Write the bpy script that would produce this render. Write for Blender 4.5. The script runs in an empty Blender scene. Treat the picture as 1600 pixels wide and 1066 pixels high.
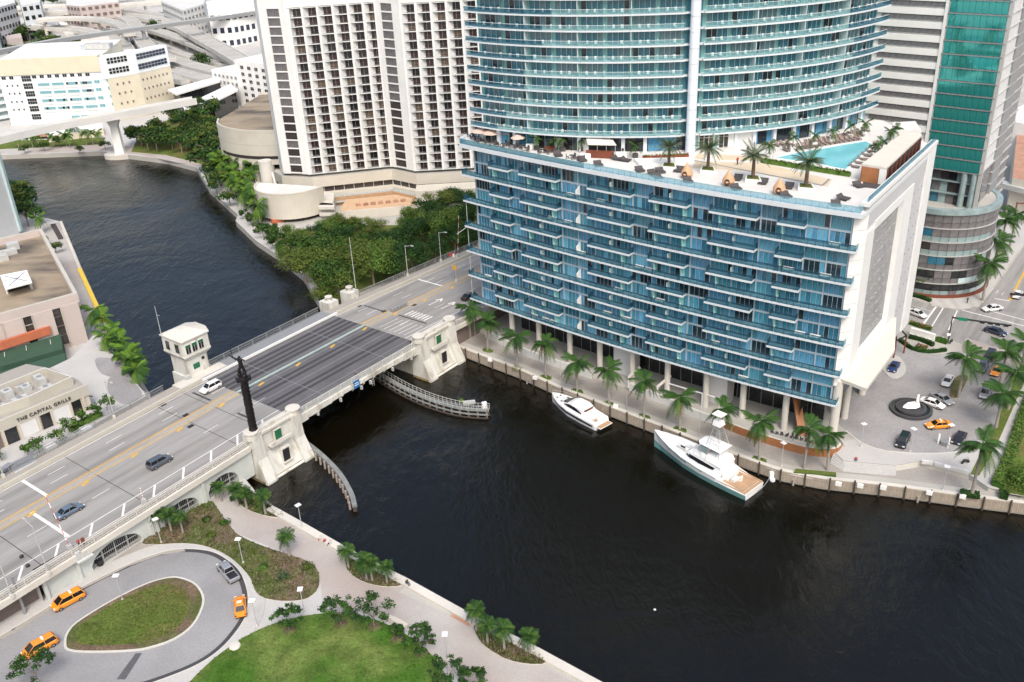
import bpy, math, random
import numpy as np
from mathutils import Vector, Matrix
random.seed(7)
R = math.radians
S = bpy.context.scene
COL = S.collection
# ------------------------------------------------------------------ camera
H = 103.5                                     # metres above the water
FPX, PITCH, ROLL = 1479.46, .469014, .0486518
_cp, _sp, _cr, _sr = math.cos(PITCH), math.sin(PITCH), math.cos(ROLL), math.sin(ROLL)
_fwd = Vector((0, _cp, -_sp)); _rt = Vector((1, 0, 0)); _dn = _fwd.cross(_rt)
_r2 = _cr*_rt + _sr*_dn; _d2 = -_sr*_rt + _cr*_dn
cd = bpy.data.cameras.new('camera'); cam = bpy.data.objects.new('camera', cd); COL.objects.link(cam)
cd.sensor_width = 36; cd.lens = 36*FPX/1600; cd.clip_start = 1; cd.clip_end = 9000
_m = Matrix.Identity(4)
for i in range(3):
    _m[i][0] = _r2[i]; _m[i][1] = -_d2[i]; _m[i][2] = -_fwd[i]
_m[2][3] = H
cam.matrix_world = _m
S.camera = cam
# ------------------------------------------------------------------ sky, sun, exposure
W = bpy.data.worlds.new('World'); S.world = W; W.use_nodes = True
nt = W.node_tree; nt.nodes.clear()
sky = nt.nodes.new('ShaderNodeTexSky'); sky.sky_type = 'NISHITA'; sky.sun_disc = False
SUN_EL, SUN_ROT = R(52), R(170)
sky.sun_elevation = SUN_EL; sky.sun_rotation = SUN_ROT
sky.air_density = 1.35; sky.dust_density = 8.0; sky.ozone_density = 2.9
bg = nt.nodes.new('ShaderNodeBackground'); bg.inputs['Strength'].default_value = .15
ow = nt.nodes.new('ShaderNodeOutputWorld')
nt.links.new(sky.outputs[0], bg.inputs[0]); nt.links.new(bg.outputs[0], ow.inputs[0])
sd = bpy.data.lights.new('sun', 'SUN'); sd.energy = .85; sd.angle = R(14); sd.color = (1, .985, .97)
sun = bpy.data.objects.new('sun', sd); COL.objects.link(sun)
# direction towards the sun: rotation measured clockwise from +Y
_sv = Vector((math.sin(SUN_ROT)*math.cos(SUN_EL), math.cos(SUN_ROT)*math.cos(SUN_EL), math.sin(SUN_EL)))
sun.rotation_euler = _sv.to_track_quat('Z', 'Y').to_euler(); sun.location = (0, 0, 400)
S.view_settings.view_transform = 'Standard'; S.view_settings.look = 'None'
S.view_settings.exposure = .5; S.view_settings.gamma = 1; S.view_settings.use_curve_mapping = False
S.render.engine = 'CYCLES'
S.cycles.max_bounces = 6; S.cycles.diffuse_bounces = 3; S.cycles.glossy_bounces = 3; S.cycles.transmission_bounces = 4
S.cycles.use_adaptive_sampling = True
try: S.cycles.use_denoising = True
except Exception: pass

# ------------------------------------------------------------------ pixel of the photograph -> place at a known height
def at(px, py, z=0.):
    d = _r2*((px-800)/FPX) + _d2*((py-533)/FPX) + _fwd
    k = (z-H)/d.z
    return Vector((d.x*k, d.y*k, z))
def ats(pts, z=0.): return [at(p[0], p[1], z) for p in pts]

# bridge frame: s along the bridge (towards the far bank), t across it (towards upstream)
OB = at(435, 641, 8.2); _ba = R(52)
UB = Vector((math.cos(_ba), math.sin(_ba), 0)); NB = Vector((-UB.y, UB.x, 0))
def zdk(s):
    if s < -3: return 8.2 - .02*(-3-s)
    if s > 38: return 8.2 - .035*(s-38)
    return 8.2
def tof(s):
    if s < -3: return -.02*(-3-s)
    if s > 38: return -.025*(s-38)
    return 0
def bw(s, t, z=0.):
    p = OB + UB*s + NB*t; return Vector((p.x, p.y, z))
def dk(s, t, dz=0.): return bw(s, t+tof(s), zdk(s)+dz)

# ------------------------------------------------------------------ materials
MATS = {}
def mat(name, col, rough=.6, var=.12, scale=.6, bump=0., bscale=None, metal=0., spec=.5, fine=0., fscale=8., stretch=None, col2=None, c2scale=.1, c2lo=.45, c2hi=.62, emit=0., coat=0., rot=None):
    m = bpy.data.materials.new(name); m.use_nodes = True; t = m.node_tree; N = t.nodes; Lk = t.links
    b = N['Principled BSDF']
    b.inputs['Roughness'].default_value = rough; b.inputs['Metallic'].default_value = metal
    b.inputs['Specular IOR Level'].default_value = spec
    if coat: b.inputs['Coat Weight'].default_value = coat
    tc = N.new('ShaderNodeTexCoord'); src = tc.outputs['Object']
    if stretch:
        mp = N.new('ShaderNodeMapping'); mp.inputs['Scale'].default_value = stretch
        if rot is not None: mp.vector_type = 'TEXTURE'; mp.inputs['Scale'].default_value = [1/v for v in stretch]; mp.inputs['Rotation'].default_value = (0, 0, rot)
        Lk.new(src, mp.inputs[0]); src = mp.outputs[0]
    n1 = N.new('ShaderNodeTexNoise'); n1.inputs['Scale'].default_value = scale; n1.inputs['Detail'].default_value = 5; n1.inputs['Roughness'].default_value = .6
    Lk.new(src, n1.inputs['Vector'])
    r1 = N.new('ShaderNodeMapRange'); r1.inputs[1].default_value = .3; r1.inputs[2].default_value = .7
    r1.inputs[3].default_value = 1-var; r1.inputs[4].default_value = 1+var
    Lk.new(n1.outputs[0], r1.inputs[0])
    fac = r1.outputs[0]
    if fine:
        n2 = N.new('ShaderNodeTexNoise'); n2.inputs['Scale'].default_value = fscale; n2.inputs['Detail'].default_value = 3
        Lk.new(src, n2.inputs['Vector'])
        r2 = N.new('ShaderNodeMapRange'); r2.inputs[1].default_value = .3; r2.inputs[2].default_value = .7
        r2.inputs[3].default_value = 1-fine; r2.inputs[4].default_value = 1+fine
        Lk.new(n2.outputs[0], r2.inputs[0])
        mm = N.new('ShaderNodeMath'); mm.operation = 'MULTIPLY'; Lk.new(fac, mm.inputs[0]); Lk.new(r2.outputs[0], mm.inputs[1]); fac = mm.outputs[0]
    base = N.new('ShaderNodeRGB'); base.outputs[0].default_value = (*col, 1); bc = base.outputs[0]
    if col2:
        n3 = N.new('ShaderNodeTexNoise'); n3.inputs['Scale'].default_value = c2scale; n3.inputs['Detail'].default_value = 6
        Lk.new(src, n3.inputs['Vector'])
        r3 = N.new('ShaderNodeMapRange'); r3.inputs[1].default_value = c2lo; r3.inputs[2].default_value = c2hi
        Lk.new(n3.outputs[0], r3.inputs[0])
        mx = N.new('ShaderNodeMix'); mx.data_type = 'RGBA'; mx.inputs[7].default_value = (*col2, 1)
        Lk.new(r3.outputs[0], mx.inputs[0]); Lk.new(bc, mx.inputs[6]); bc = mx.outputs[2]
    vm = N.new('ShaderNodeVectorMath'); vm.operation = 'SCALE'; Lk.new(bc, vm.inputs[0]); Lk.new(fac, vm.inputs['Scale'])
    Lk.new(vm.outputs[0], b.inputs['Base Color'])
    if emit:
        b.inputs['Emission Color'].default_value = (*col, 1); b.inputs['Emission Strength'].default_value = emit
    if bump:
        nb = N.new('ShaderNodeTexNoise'); nb.inputs['Scale'].default_value = bscale or scale*4; nb.inputs['Detail'].default_value = 4
        Lk.new(src, nb.inputs['Vector'])
        bp = N.new('ShaderNodeBump'); bp.inputs['Strength'].default_value = bump; bp.inputs['Distance'].default_value = .1
        Lk.new(nb.outputs[0], bp.inputs['Height']); Lk.new(bp.outputs[0], b.inputs['Normal'])
    MATS[name] = m
    return m
mat('white_paint', (.74, .75, .74), .45, .05, .3, fine=.03)
mat('white_wall', (.62, .62, .60), .6, .08, .15, fine=.04)
mat('white_bright', (.8, .8, .78), .5, .04, .2)
mat('cream', (0.47, 0.45, 0.39), .7, .06, .2, fine=.03)
mat('cream_wall', (.55, .52, .45), .75, .09, .12, fine=.05)
mat('concrete', (.40, .39, .36), .85, .12, .12, fine=.08, bump=.2)
mat('concrete_light', (.56, .54, .49), .85, .1, .15, fine=.08, bump=.15)
mat('bridge_white', (.60, .60, .56), .7, .10, .25, fine=.08, col2=(.33, .30, .235), c2scale=.45, c2lo=.50, c2hi=.72, bump=.2, stretch=(1, 1, .22))
mat('bridge_green_white', (0.52, 0.55, 0.53), .75, .10, .2, fine=.08, bump=.15)
mat('asphalt', (0.265, 0.265, 0.27), .9, .13, .06, fine=.09, fscale=3, col2=(0.21, 0.21, 0.215), c2scale=.05, c2lo=.5, c2hi=.7)
mat('road_concrete', (.285, .28, .27), .9, .10, .25, fine=.09, fscale=2.5, col2=(.185, .18, .17), c2scale=.30, c2lo=.45, c2hi=.75, bump=.1, stretch=(.10, 1.3, 1), rot=R(52))
mat('grating', (0.135, 0.13, 0.135), .6, .16, .2, fine=.15, fscale=4, metal=.25)
mat('sidewalk', (0.33, 0.31, 0.28), .9, .08, .12, fine=.08, fscale=3, col2=(0.27, 0.25, 0.23), c2scale=.12, c2lo=.5, c2hi=.7)
mat('path_pink', (0.36, 0.315, 0.29), .9, .08, .1, fine=.07, fscale=3, col2=(0.41, 0.395, 0.375), c2scale=.06, c2lo=.42, c2hi=.6)
mat('path_pale', (0.45, 0.445, 0.43), .9, .07, .12, fine=.06, fscale=3)
mat('plaza_stone', (.31, .305, .31), .85, .10, .1, fine=.10, fscale=2.5, col2=(.25, .245, .245), c2scale=.08)
mat('paver_dark', (0.05, 0.05, 0.055), .85, .15, .6, fine=.15)
mat('kerb', (.52, .51, .47), .85, .08, .4, fine=.06)
mat('mulch', (.14, .105, .07), .95, .25, .5, fine=.3, fscale=3, col2=(.085, .105, .035), c2scale=.18, c2lo=.42, c2hi=.6, bump=.6, bscale=3, spec=0.12)
mat('bed_grass', (.10, .135, .032), .95, .25, .3, fine=0.15, fscale=3, col2=(.15, .12, .055), c2scale=.12, c2lo=.5, c2hi=.7, bump=.6, bscale=4, spec=0.12)
mat('lawn', (.05, .12, .016), .95, .30, .35, fine=.2, fscale=3, col2=(.15, .19, .055), c2scale=.11, c2lo=.40, c2hi=.66, bump=.4, bscale=6, spec=0.12)
mat('city_ground', (0.46, 0.455, 0.44), .9, .15, .02, fine=.1, col2=(.12, .15, .07), c2scale=.012, c2lo=.55, c2hi=.62)
mat('yellow_line', (.62, .36, .05), .8, .12, .8)
mat('yellow_rail', (.75, .53, .06), .6, .1, .8)
mat('white_line', (.68, .68, .66), .8, .12, 1.2)
mat('green_paint', (0.33, 0.42, 0.385), .7, .15, .4)
mat('shutter_green', (.015, .13, .06), .5, .1, 1)
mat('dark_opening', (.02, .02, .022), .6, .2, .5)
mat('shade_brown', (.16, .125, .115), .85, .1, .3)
mat('bronze', (.028, .024, .026), .4, .25, .8, metal=.6)
mat('steel_grey', (.30, .31, .32), .5, .08, 1, metal=.3)
mat('lamp_grey', (.42, .43, .42), .5, .08, 1)
mat('black_metal', (.02, .02, .022), .45, .15, 1)
mat('timber', (.36, .31, .25), .85, .18, .5, fine=.2, stretch=(6, 6, 1.2))
mat('timber_dark', (.07, .055, .045), .85, .25, .8)
mat('timber_grey', (0.2, 0.215, 0.21), .8, .2, .6)
mat('pile', (.30, .26, .23), .85, .2, 1)
mat('teak', (.42, .27, .16), .6, .12, .8)
mat('copper_wood', (.36, .15, .06), .55, .15, .5, fine=.1)
mat('red_brown', (.17, .045, .022), .6, .15, .5)
mat('rattan', (.58, .33, .19), .6, .1, 2)
mat('cushion_dark', (0.065, 0.06, 0.062), .8, .15, 2)
mat('lounger_brown', (.22, .17, .15), .7, .15, 2)
mat('umbrella', (.58, .44, .37), .8, .06, 1)
mat('canvas', (0.6, 0.57, 0.5), .8, .05, .5)
mat('pool', (0.17, 0.5, 0.56), .08, .06, .15, spec=.5, bump=.08, bscale=2)
mat('deck_white', (0.62, 0.61, 0.59), .8, .06, .2, fine=.04)
mat('deck_sand', (.58, .49, .36), .85, .08, .3)
mat('terrace_floor', (.52, .36, .23), .8, .12, .5)
mat('terracotta', (0.4, 0.22, 0.15), .85, .2, .5, fine=.2)
mat('orange_roof', (.46, .14, .07), .8, .12, .5)
mat('roof_dirty', (0.3, 0.245, 0.175), .9, .2, .08, fine=.1, col2=(0.1, 0.085, 0.07), c2scale=.05, c2lo=.48, c2hi=.68, stretch=(1, 2.2, 1))
mat('pinkish_wall', (.50, .435, .41), .8, .06, .2)
mat('beige_wall', (.54, .49, .42), .8, .06, .2)
mat('tennis_green', (.03, .075, .045), .9, .12, .3)
mat('hvac', (.45, .46, .45), .6, .12, .6)
mat('glass_dark', (.018, .02, .022), .08, .3, 1.2, spec=.6)
mat('glass_grey', (0.15, 0.145, 0.15), .12, .3, .8, spec=.6)
mat('glass_brown', (.05, .042, .042), .12, .35, 1.5, spec=.5)
mat('window_maroon', (.075, .045, .045), .25, .45, 1.2, spec=.5)
mat('window_tan', (.19, .14, .105), .4, .3, 1.2)
mat('window_black', (.022, .02, .024), .15, .4, 1.2, spec=.5)
# tinted panes with drawn curtains at different depths behind the glass
mat('pane_blue', (0.075, 0.25, 0.4), .07, .22, .9, spec=.6, stretch=(1, 1, .15), fine=.18, fscale=6)
mat('pane_teal', (0.055, 0.235, 0.32), .07, .22, .9, spec=.6, stretch=(1, 1, .15), fine=.18, fscale=6)
mat('pane_deep', (0.03, 0.14, 0.215), .07, .25, .9, spec=.6, stretch=(1, 1, .15), fine=.15, fscale=6)
mat('pane_dark', (0.014, 0.03, 0.042), .06, .35, 1.1, spec=.6)
mat('pane_sky', (0.12, 0.36, 0.52), .07, .2, .9, spec=.6, stretch=(1, 1, .15), fine=.12, fscale=6)
mat('pane_green', (.06, .40, .365), .04, .2, .12, spec=.8, metal=.5, col2=(.03, .29, .275), c2scale=.16)
mat('pane_grey', (.11, .10, .105), .1, .15, .5, spec=.6)
mat('pane_pale', (0.25, 0.33, 0.335), .1, .2, .5)
mat('tower_pane', (0.045, 0.165, 0.22), .07, .3, .8, spec=.6, stretch=(1, 1, .15), fine=.2, fscale=6)
mat('tower_pane_grey', (0.12, 0.21, 0.24), .07, .3, .8, spec=.6, stretch=(1, 1, .15), fine=.15, fscale=6)
mat('tower_pane_dark', (.02, .03, .04), .06, .3, 1, spec=.6)
mat('fin_teal', (0.24, 0.5, 0.49), .3, .06, 1)
mat('fin_pale', (0.5, 0.64, 0.65), .35, .06, 1)
mat('rail_navy', (0.03, 0.11, 0.17), .12, .15, .8, spec=.6)
mat('rail_top', (.018, .05, .085), .3, .1, .8)
mat('tide_stain', (.30, .23, .11), .8, .3, .8, fine=.2, col2=(.12, .10, .06), c2scale=.5)
mat('rail_pale', (.28, .45, .48), .15, .12, .8, spec=.5)
mat('rail_cyan', (0.3, 0.5, 0.58), .12, .1, .8, spec=.5)
mat('slab_white', (.62, .67, .70), .5, .05, .4)
mat('mullion', (.36, .45, .52), .4, .06, 1)
mat('column_blue_white', (.66, .72, .78), .35, .04, .4)
mat('panel_grey', (0.64, 0.645, 0.65), .6, .05, .3)
mat('panel_grey2', (0.5, 0.51, 0.525), .6, .05, .3)
mat('hospital_yellow', (0.64, 0.59, 0.46), .7, .06, .2)
mat('hospital_white', (.74, .78, .80), .6, .05, .2)
mat('window_cyan', (.16, .37, .42), .2, .25, .5)
mat('haze_building', (.55, .56, .57), .8, .08, .2)
mat('orange_car', (.78, .27, .015), .25, .04, 1, coat=.6)
mat('white_car', (.72, .72, .72), .25, .04, 1, coat=.6)
mat('silver_car', (.36, .37, .39), .3, .06, 1, metal=.4, coat=.5)
mat('grey_car', (.10, .12, .15), .28, .08, 1, metal=.3, coat=.6)
mat('blue_grey_car', (.15, .20, .27), .28, .08, 1, metal=.3, coat=.6)
mat('black_car', (.012, .012, .014), .2, .2, 1, coat=.8)
mat('navy_car', (.02, .03, .06), .22, .1, 1, coat=.7)
mat('blue_car', (.025, .05, .15), .22, .1, 1, coat=.7)
mat('red_car', (.35, .03, .03), .25, .1, 1, coat=.6)
mat('car_glass', (.012, .014, .017), .05, .3, 1, spec=.6)
mat('tyre', (.015, .015, .015), .8, .2, 2)
mat('rim', (.35, .35, .36), .35, .1, 2, metal=.6)
mat('headlight', (.75, .75, .72), .15, .05, 2)
mat('taillight', (.30, .01, .01), .25, .1, 2)
mat('gelcoat', (.80, .81, .81), .2, .03, .5, coat=.4)
mat('gelcoat_shade', (.62, .66, .68), .3, .05, .5)
mat('hull_teal', (0.19, 0.4, 0.385), .2, .05, .4, coat=.5)
mat('hull_navy', (.01, .015, .03), .15, .1, .5, coat=.5)
mat('bark', (.24, .20, .165), .9, .2, 2, fine=.15, spec=0.12)
mat('palm_trunk', (.30, .275, .245), .85, .15, 1.5, fine=.15, spec=0.12)
mat('date_trunk', (.12, .075, .05), .95, .25, 3, bump=.5)
mat('crownshaft', (.13, .20, .06), .6, .15, 1, spec=0.12)
mat('frond_green', (0.036, 0.085, 0.018), .55, .3, .9, spec=0.12)
mat('frond_dark', (0.022, 0.058, 0.016), .55, .3, .9, spec=0.12)
mat('frond_light', (0.07, 0.13, 0.025), .55, .3, .9, spec=0.12)
mat('frond_dead', (.20, .13, .055), .8, .2, 1, spec=.1)
mat('frond_grey', (.085, .11, .065), .6, .25, .9, spec=0.12)
mat('leaf_green', (0.038, 0.09, 0.016), .6, .35, .5, spec=0.12)
mat('leaf_dark', (0.02, 0.052, 0.014), .6, .35, .5, spec=0.12)
mat('leaf_olive', (0.085, 0.115, 0.022), .6, .35, .5, spec=0.12)
mat('leaf_bright', (.10, .18, .035), .6, .3, .5, spec=0.12)
mat('leaf_lime', (.09, .17, .02), .6, .3, .5, spec=0.12)
mat('leaf_grey', (.07, .115, .06), .6, .3, .5, spec=0.12)
mat('flower_red', (.35, .09, .05), .7, .3, 2)
mat('skin', (.42, .25, .17), .6, .1, 2)
mat('cloth_white', (.65, .64, .62), .8, .05, 2)
mat('cloth_red', (.42, .06, .05), .8, .05, 2)
mat('cloth_dark', (.04, .04, .05), .8, .05, 2)
mat('cloth_blue', (.05, .09, .20), .8, .05, 2)
mat('hair', (.03, .02, .015), .7, .1, 2)
mat('sign_green', (.01, .20, .10), .5, .05, 1)
mat('sign_blue', (.02, .16, .42), .5, .05, 1)
mat('sign_white', (.75, .75, .75), .5, .03, 1)
mat('letter_dark', (.05, .045, .045), .5, .05, 1)
mat('red_white', (.45, .07, .06), .6, .1, 1)
mat('glass_roof', (.30, .34, .35), .15, .12, .6)

def water_mat():
    m = bpy.data.materials.new('river_water'); m.use_nodes = True; t = m.node_tree; N = t.nodes; Lk = t.links
    b = N['Principled BSDF']; b.inputs['Base Color'].default_value = (.0040, .0032, .0014, 1)
    b.inputs['IOR'].default_value = 1.45
    tc = N.new('ShaderNodeTexCoord')
    def noise(scale, det, st=(1, 1, 1), rot=0.):
        mp = N.new('ShaderNodeMapping'); mp.inputs['Scale'].default_value = st; mp.inputs['Rotation'].default_value = (0, 0, rot)
        Lk.new(tc.outputs['Object'], mp.inputs[0])
        n = N.new('ShaderNodeTexNoise'); n.inputs['Scale'].default_value = scale; n.inputs['Detail'].default_value = det; n.inputs['Roughness'].default_value = .6
        n.inputs['Distortion'].default_value = .6
        Lk.new(mp.outputs[0], n.inputs['Vector']); return n.outputs[0]
    big = noise(.022, 4)                                     # wind patches
    r = N.new('ShaderNodeMapRange'); r.inputs[1].default_value = .35; r.inputs[2].default_value = .65; r.inputs[3].default_value = .25; r.inputs[4].default_value = 1.
    Lk.new(big, r.inputs[0])
    w1 = noise(.55, 5, (1, .45, 1), .5); w2 = noise(2.2, 4, (1, .6, 1), .3); w3 = noise(.12, 3, (1, .5, 1), -.4)
    a = N.new('ShaderNodeMath'); a.operation = 'MULTIPLY_ADD'; a.inputs[1].default_value = .22; Lk.new(w2, a.inputs[0]); Lk.new(w1, a.inputs[2])
    a2 = N.new('ShaderNodeMath'); a2.operation = 'MULTIPLY_ADD'; a2.inputs[1].default_value = 1.0; Lk.new(w3, a2.inputs[0]); Lk.new(a.outputs[0], a2.inputs[2])
    ms = N.new('ShaderNodeMath'); ms.operation = 'MULTIPLY'; Lk.new(a2.outputs[0], ms.inputs[0]); Lk.new(r.outputs[0], ms.inputs[1])
    bp = N.new('ShaderNodeBump'); bp.inputs['Strength'].default_value = 1; bp.inputs['Distance'].default_value = .32
    Lk.new(ms.outputs[0], bp.inputs['Height']); Lk.new(bp.outputs[0], b.inputs['Normal'])
    r2 = N.new('ShaderNodeMapRange'); r2.inputs[1].default_value = .35; r2.inputs[2].default_value = .7; r2.inputs[3].default_value = .08; r2.inputs[4].default_value = .2
    Lk.new(big, r2.inputs[0]); Lk.new(r2.outputs[0], b.inputs['Roughness'])
    MATS['river_water'] = m
water_mat()
def tinted(name, tint, solid, clear):
    """thin tinted glass: part see-through, part glossy tinted surface"""
    m = MATS[name]; t = m.node_tree; b = t.nodes['Principled BSDF']; o = t.nodes['Material Output']
    tr = t.nodes.new('ShaderNodeBsdfTransparent'); tr.inputs[0].default_value = (*tint, 1)
    mx = t.nodes.new('ShaderNodeMixShader'); mx.inputs[0].default_value = clear
    t.links.new(b.outputs[0], mx.inputs[1]); t.links.new(tr.outputs[0], mx.inputs[2]); t.links.new(mx.outputs[0], o.inputs[0])
tinted('rail_navy', (.66, .84, .88), 0, .62); tinted('rail_pale', (.82, .95, .95), 0, .72); tinted('rail_cyan', (.82, .94, .98), 0, .6)

# ------------------------------------------------------------------ mesh builder
class MB:
    def __init__(s): s.v = []; s.f = []; s.mi = []; s.mn = []
    def slot(s, m):
        if m not in s.mn: s.mn.append(m)
        return s.mn.index(m)
    def add(s, vs, fs, m):
        o = len(s.v); k = s.slot(m)
        s.v += [tuple(p) for p in vs]
        for f in fs: s.f.append([i+o for i in f]); s.mi.append(k)
        return s
    def quad(s, a, b, c, d, m): return s.add([a, b, c, d], [(0, 1, 2, 3)], m)
    def tri(s, a, b, c, m): return s.add([a, b, c], [(0, 1, 2)], m)
    def box(s, c, sz, m, rz=0., tilt=0.):
        hx, hy, hz = sz[0]/2, sz[1]/2, sz[2]/2; cs, sn = math.cos(rz), math.sin(rz); vs = []
        for z in (-hz, hz):
            for x, y in ((-hx, -hy), (hx, -hy), (hx, hy), (-hx, hy)):
                X, Z = x, z
                if tilt: X, Z = x*math.cos(tilt)+z*math.sin(tilt), -x*math.sin(tilt)+z*math.cos(tilt)
                vs.append((c[0]+X*cs-y*sn, c[1]+X*sn+y*cs, c[2]+Z))
        return s.add(vs, [(3, 2, 1, 0), (4, 5, 6, 7), (0, 1, 5, 4), (1, 2, 6, 5), (2, 3, 7, 6), (3, 0, 4, 7)], m)
    def beam(s, a, b, w, h, m):
        """box along a->b (3d), width w horizontally, height h, centred"""
        a = Vector(a); b = Vector(b); d = (b-a).normalized()
        n = Vector((-d.y, d.x, 0)); n = n.normalized() if n.length > 1e-6 else Vector((1, 0, 0)); u = d.cross(n)*-1
        if u.length < 1e-6: u = Vector((0, 0, 1))
        n = n*(w/2); u = u.normalized()*(h/2); vs = []
        for p in (a, b): vs += [p-n-u, p+n-u, p+n+u, p-n+u]
        return s.add(vs, [(0, 1, 2, 3), (7, 6, 5, 4), (0, 4, 5, 1), (1, 5, 6, 2), (2, 6, 7, 3), (3, 7, 4, 0)], m)
    def prism(s, poly, z0, z1, m, mtop=None, bottom=False):
        n = len(poly); P = [(p[0], p[1]) for p in poly]
        ar = sum(P[i][0]*P[(i+1) % n][1]-P[(i+1) % n][0]*P[i][1] for i in range(n))
        if ar < 0: P = P[::-1]
        lo = [(x, y, z0) for x, y in P]; hi = [(x, y, z1) for x, y in P]
        s.add(lo+hi, [(i, (i+1) % n, n+(i+1) % n, n+i) for i in range(n)], m)
        s.add(hi, [tuple(range(n))], mtop or m)
        if bottom: s.add(lo, [tuple(range(n))[::-1]], m)
        return s
    def ribbon(s, pa, pb, z0, z1, m, closed=False, mtop=None):
        """solid between two parallel xy paths"""
        n = len(pa); vs = []
        for i in range(n):
            for p, z in ((pa[i], z0), (pb[i], z0), (pb[i], z1), (pa[i], z1)): vs.append((p[0], p[1], z if not hasattr(z, '__len__') else z[i]))
        side = []; top = []
        for i in range(n if closed else n-1):
            a = 4*i; b = 4*((i+1) % n)
            side += [(a, b, b+1, a+1), (a+1, b+1, b+2, a+2), (a+3, b+3, b, a)]; top.append((a+2, b+2, b+3, a+3))
        if not closed: side += [(0, 1, 2, 3), (4*n-1, 4*n-2, 4*n-3, 4*n-4)]
        s.add(vs, side, m); s.add(vs, top, mtop or m); return s
    def sheet(s, pa, pb, m):
        """strip of quads between two 3d paths"""
        n = len(pa); return s.add(list(pa)+list(pb), [(i, i+1, n+i+1, n+i) for i in range(n-1)], m)
    def tube(s, a, b, r0, r1, m, n=8, caps=True):
        a = Vector(a); b = Vector(b); d = (b-a).normalized()
        x = Vector((1, 0, 0)) if abs(d.x) < .9 else Vector((0, 1, 0))
        u = d.cross(x).normalized(); w = d.cross(u); vs = []
        for p, r in ((a, r0), (b, r1)):
            for i in range(n):
                t = 2*math.pi*i/n; vs.append(p+u*(r*math.cos(t))+w*(r*math.sin(t)))
        s.add(vs, [(i, (i+1) % n, n+(i+1) % n, n+i) for i in range(n)], m)
        if caps: s.add(vs, [tuple(range(n))[::-1], tuple(range(n, 2*n))], m)
        return s
    def lathe(s, prof, c, m, n=16, sx=1., sy=1.):
        vs = []; k = len(prof)
        for r, z in prof:
            for i in range(n):
                t = 2*math.pi*i/n; vs.append((c[0]+sx*r*math.cos(t), c[1]+sy*r*math.sin(t), c[2]+z))
        fs = [(j*n+i, j*n+(i+1) % n, (j+1)*n+(i+1) % n, (j+1)*n+i) for j in range(k-1) for i in range(n)]
        fs += [tuple(range(n))[::-1], tuple(range((k-1)*n, k*n))]
        return s.add(vs, fs, m)
    def loft(s, rings, m, cap=True, closed=True):
        n = len(rings[0]); vs = [p for r in rings for p in r]; fs = []
        for j in range(len(rings)-1):
            for i in range(n if closed else n-1):
                fs.append((j*n+i, j*n+(i+1) % n, (j+1)*n+(i+1) % n, (j+1)*n+i))
        if cap: fs += [tuple(range(n))[::-1], tuple(range((len(rings)-1)*n, len(rings)*n))]
        return s.add(vs, fs, m)
    def mesh(s, name, off=(0, 0, 0), smooth=False):
        me = bpy.data.meshes.new(name)
        me.from_pydata([(x-off[0], y-off[1], z-off[2]) for x, y, z in s.v], [], s.f)
        for m in s.mn: me.materials.append(MATS[m])
        me.polygons.foreach_set('material_index', s.mi)
        if smooth: me.polygons.foreach_set('use_smooth', [True]*len(s.f))
        me.update(); return me

ORG = {}                                       # world place of every object that parents others
def _link(o, parent):
    COL.objects.link(o)
    if parent is not None: o.parent = parent
    return o
def props(o, label=None, cat=None, group=None, kind=None):
    if label: o['label'] = label
    if cat: o['category'] = cat
    if group: o['group'] = group
    if kind: o['kind'] = kind
    return o
def thing(name, label, cat, loc, rz=0., group=None):
    o = bpy.data.objects.new(name, None); o.empty_display_size = .2
    o.location = loc; o.rotation_euler = (0, 0, rz); ORG[o] = Vector(loc)
    return props(_link(o, None), label, cat, group)
def part(name, mb, parent, label=None, kind=None, smooth=False, local=False):
    """mesh child; mb is in world coordinates unless local"""
    off = (0, 0, 0) if local else ORG[parent]
    o = bpy.data.objects.new(name, mb.mesh(name, off, smooth))
    ORG[o] = Vector(off) if not local else Vector((0, 0, 0))
    return props(_link(o, parent), label, None, None, kind)
def single(name, mb, label, cat, loc=None, group=None, smooth=False):
    off = loc if loc is not None else (0, 0, 0)              # with a place given, mb is in the thing's own frame
    o = bpy.data.objects.new(name, mb.mesh(name, (0, 0, 0), smooth)); o.location = off; ORG[o] = Vector(off)
    return props(_link(o, None), label, cat, group)
def struct(name, mb, kind='structure', smooth=False):
    o = bpy.data.objects.new(name, mb.mesh(name, (0, 0, 0), smooth)); ORG[o] = Vector((0, 0, 0))
    return props(_link(o, None), None, None, None, kind)
def inst(name, me, parent, loc, rz=0., scale=None, rot=None, label=None):
    """piece that shares mesh data, loc in the parent's frame"""
    o = bpy.data.objects.new(name, me); _link(o, parent); o.location = loc
    o.rotation_euler = rot if rot else (0, 0, rz)
    if scale is not None: o.scale = scale if hasattr(scale, '__len__') else (scale,)*3
    if label: o['label'] = label
    return o
KIDS = {}
def kids(o):
    return o.children
def copy_thing(root, loc, rz=0., label=None, group=None, scale=None, remat=None):
    def dup(o, par):
        c = o.copy(); COL.objects.link(c)
        if par is not None: c.parent = par; c.matrix_parent_inverse = o.matrix_parent_inverse
        for ch in list(o.children): dup(ch, c)
        return c
    r = dup(root, None); r.location = loc; r.rotation_euler = (0, 0, rz); ORG[r] = Vector(loc)
    if label: r['label'] = label
    if group: r['group'] = group
    if scale is not None: r.scale = scale if hasattr(scale, '__len__') else (scale,)*3
    return r
def lerp(a, b, t): return Vector(a)*(1-t)+Vector(b)*t
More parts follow.
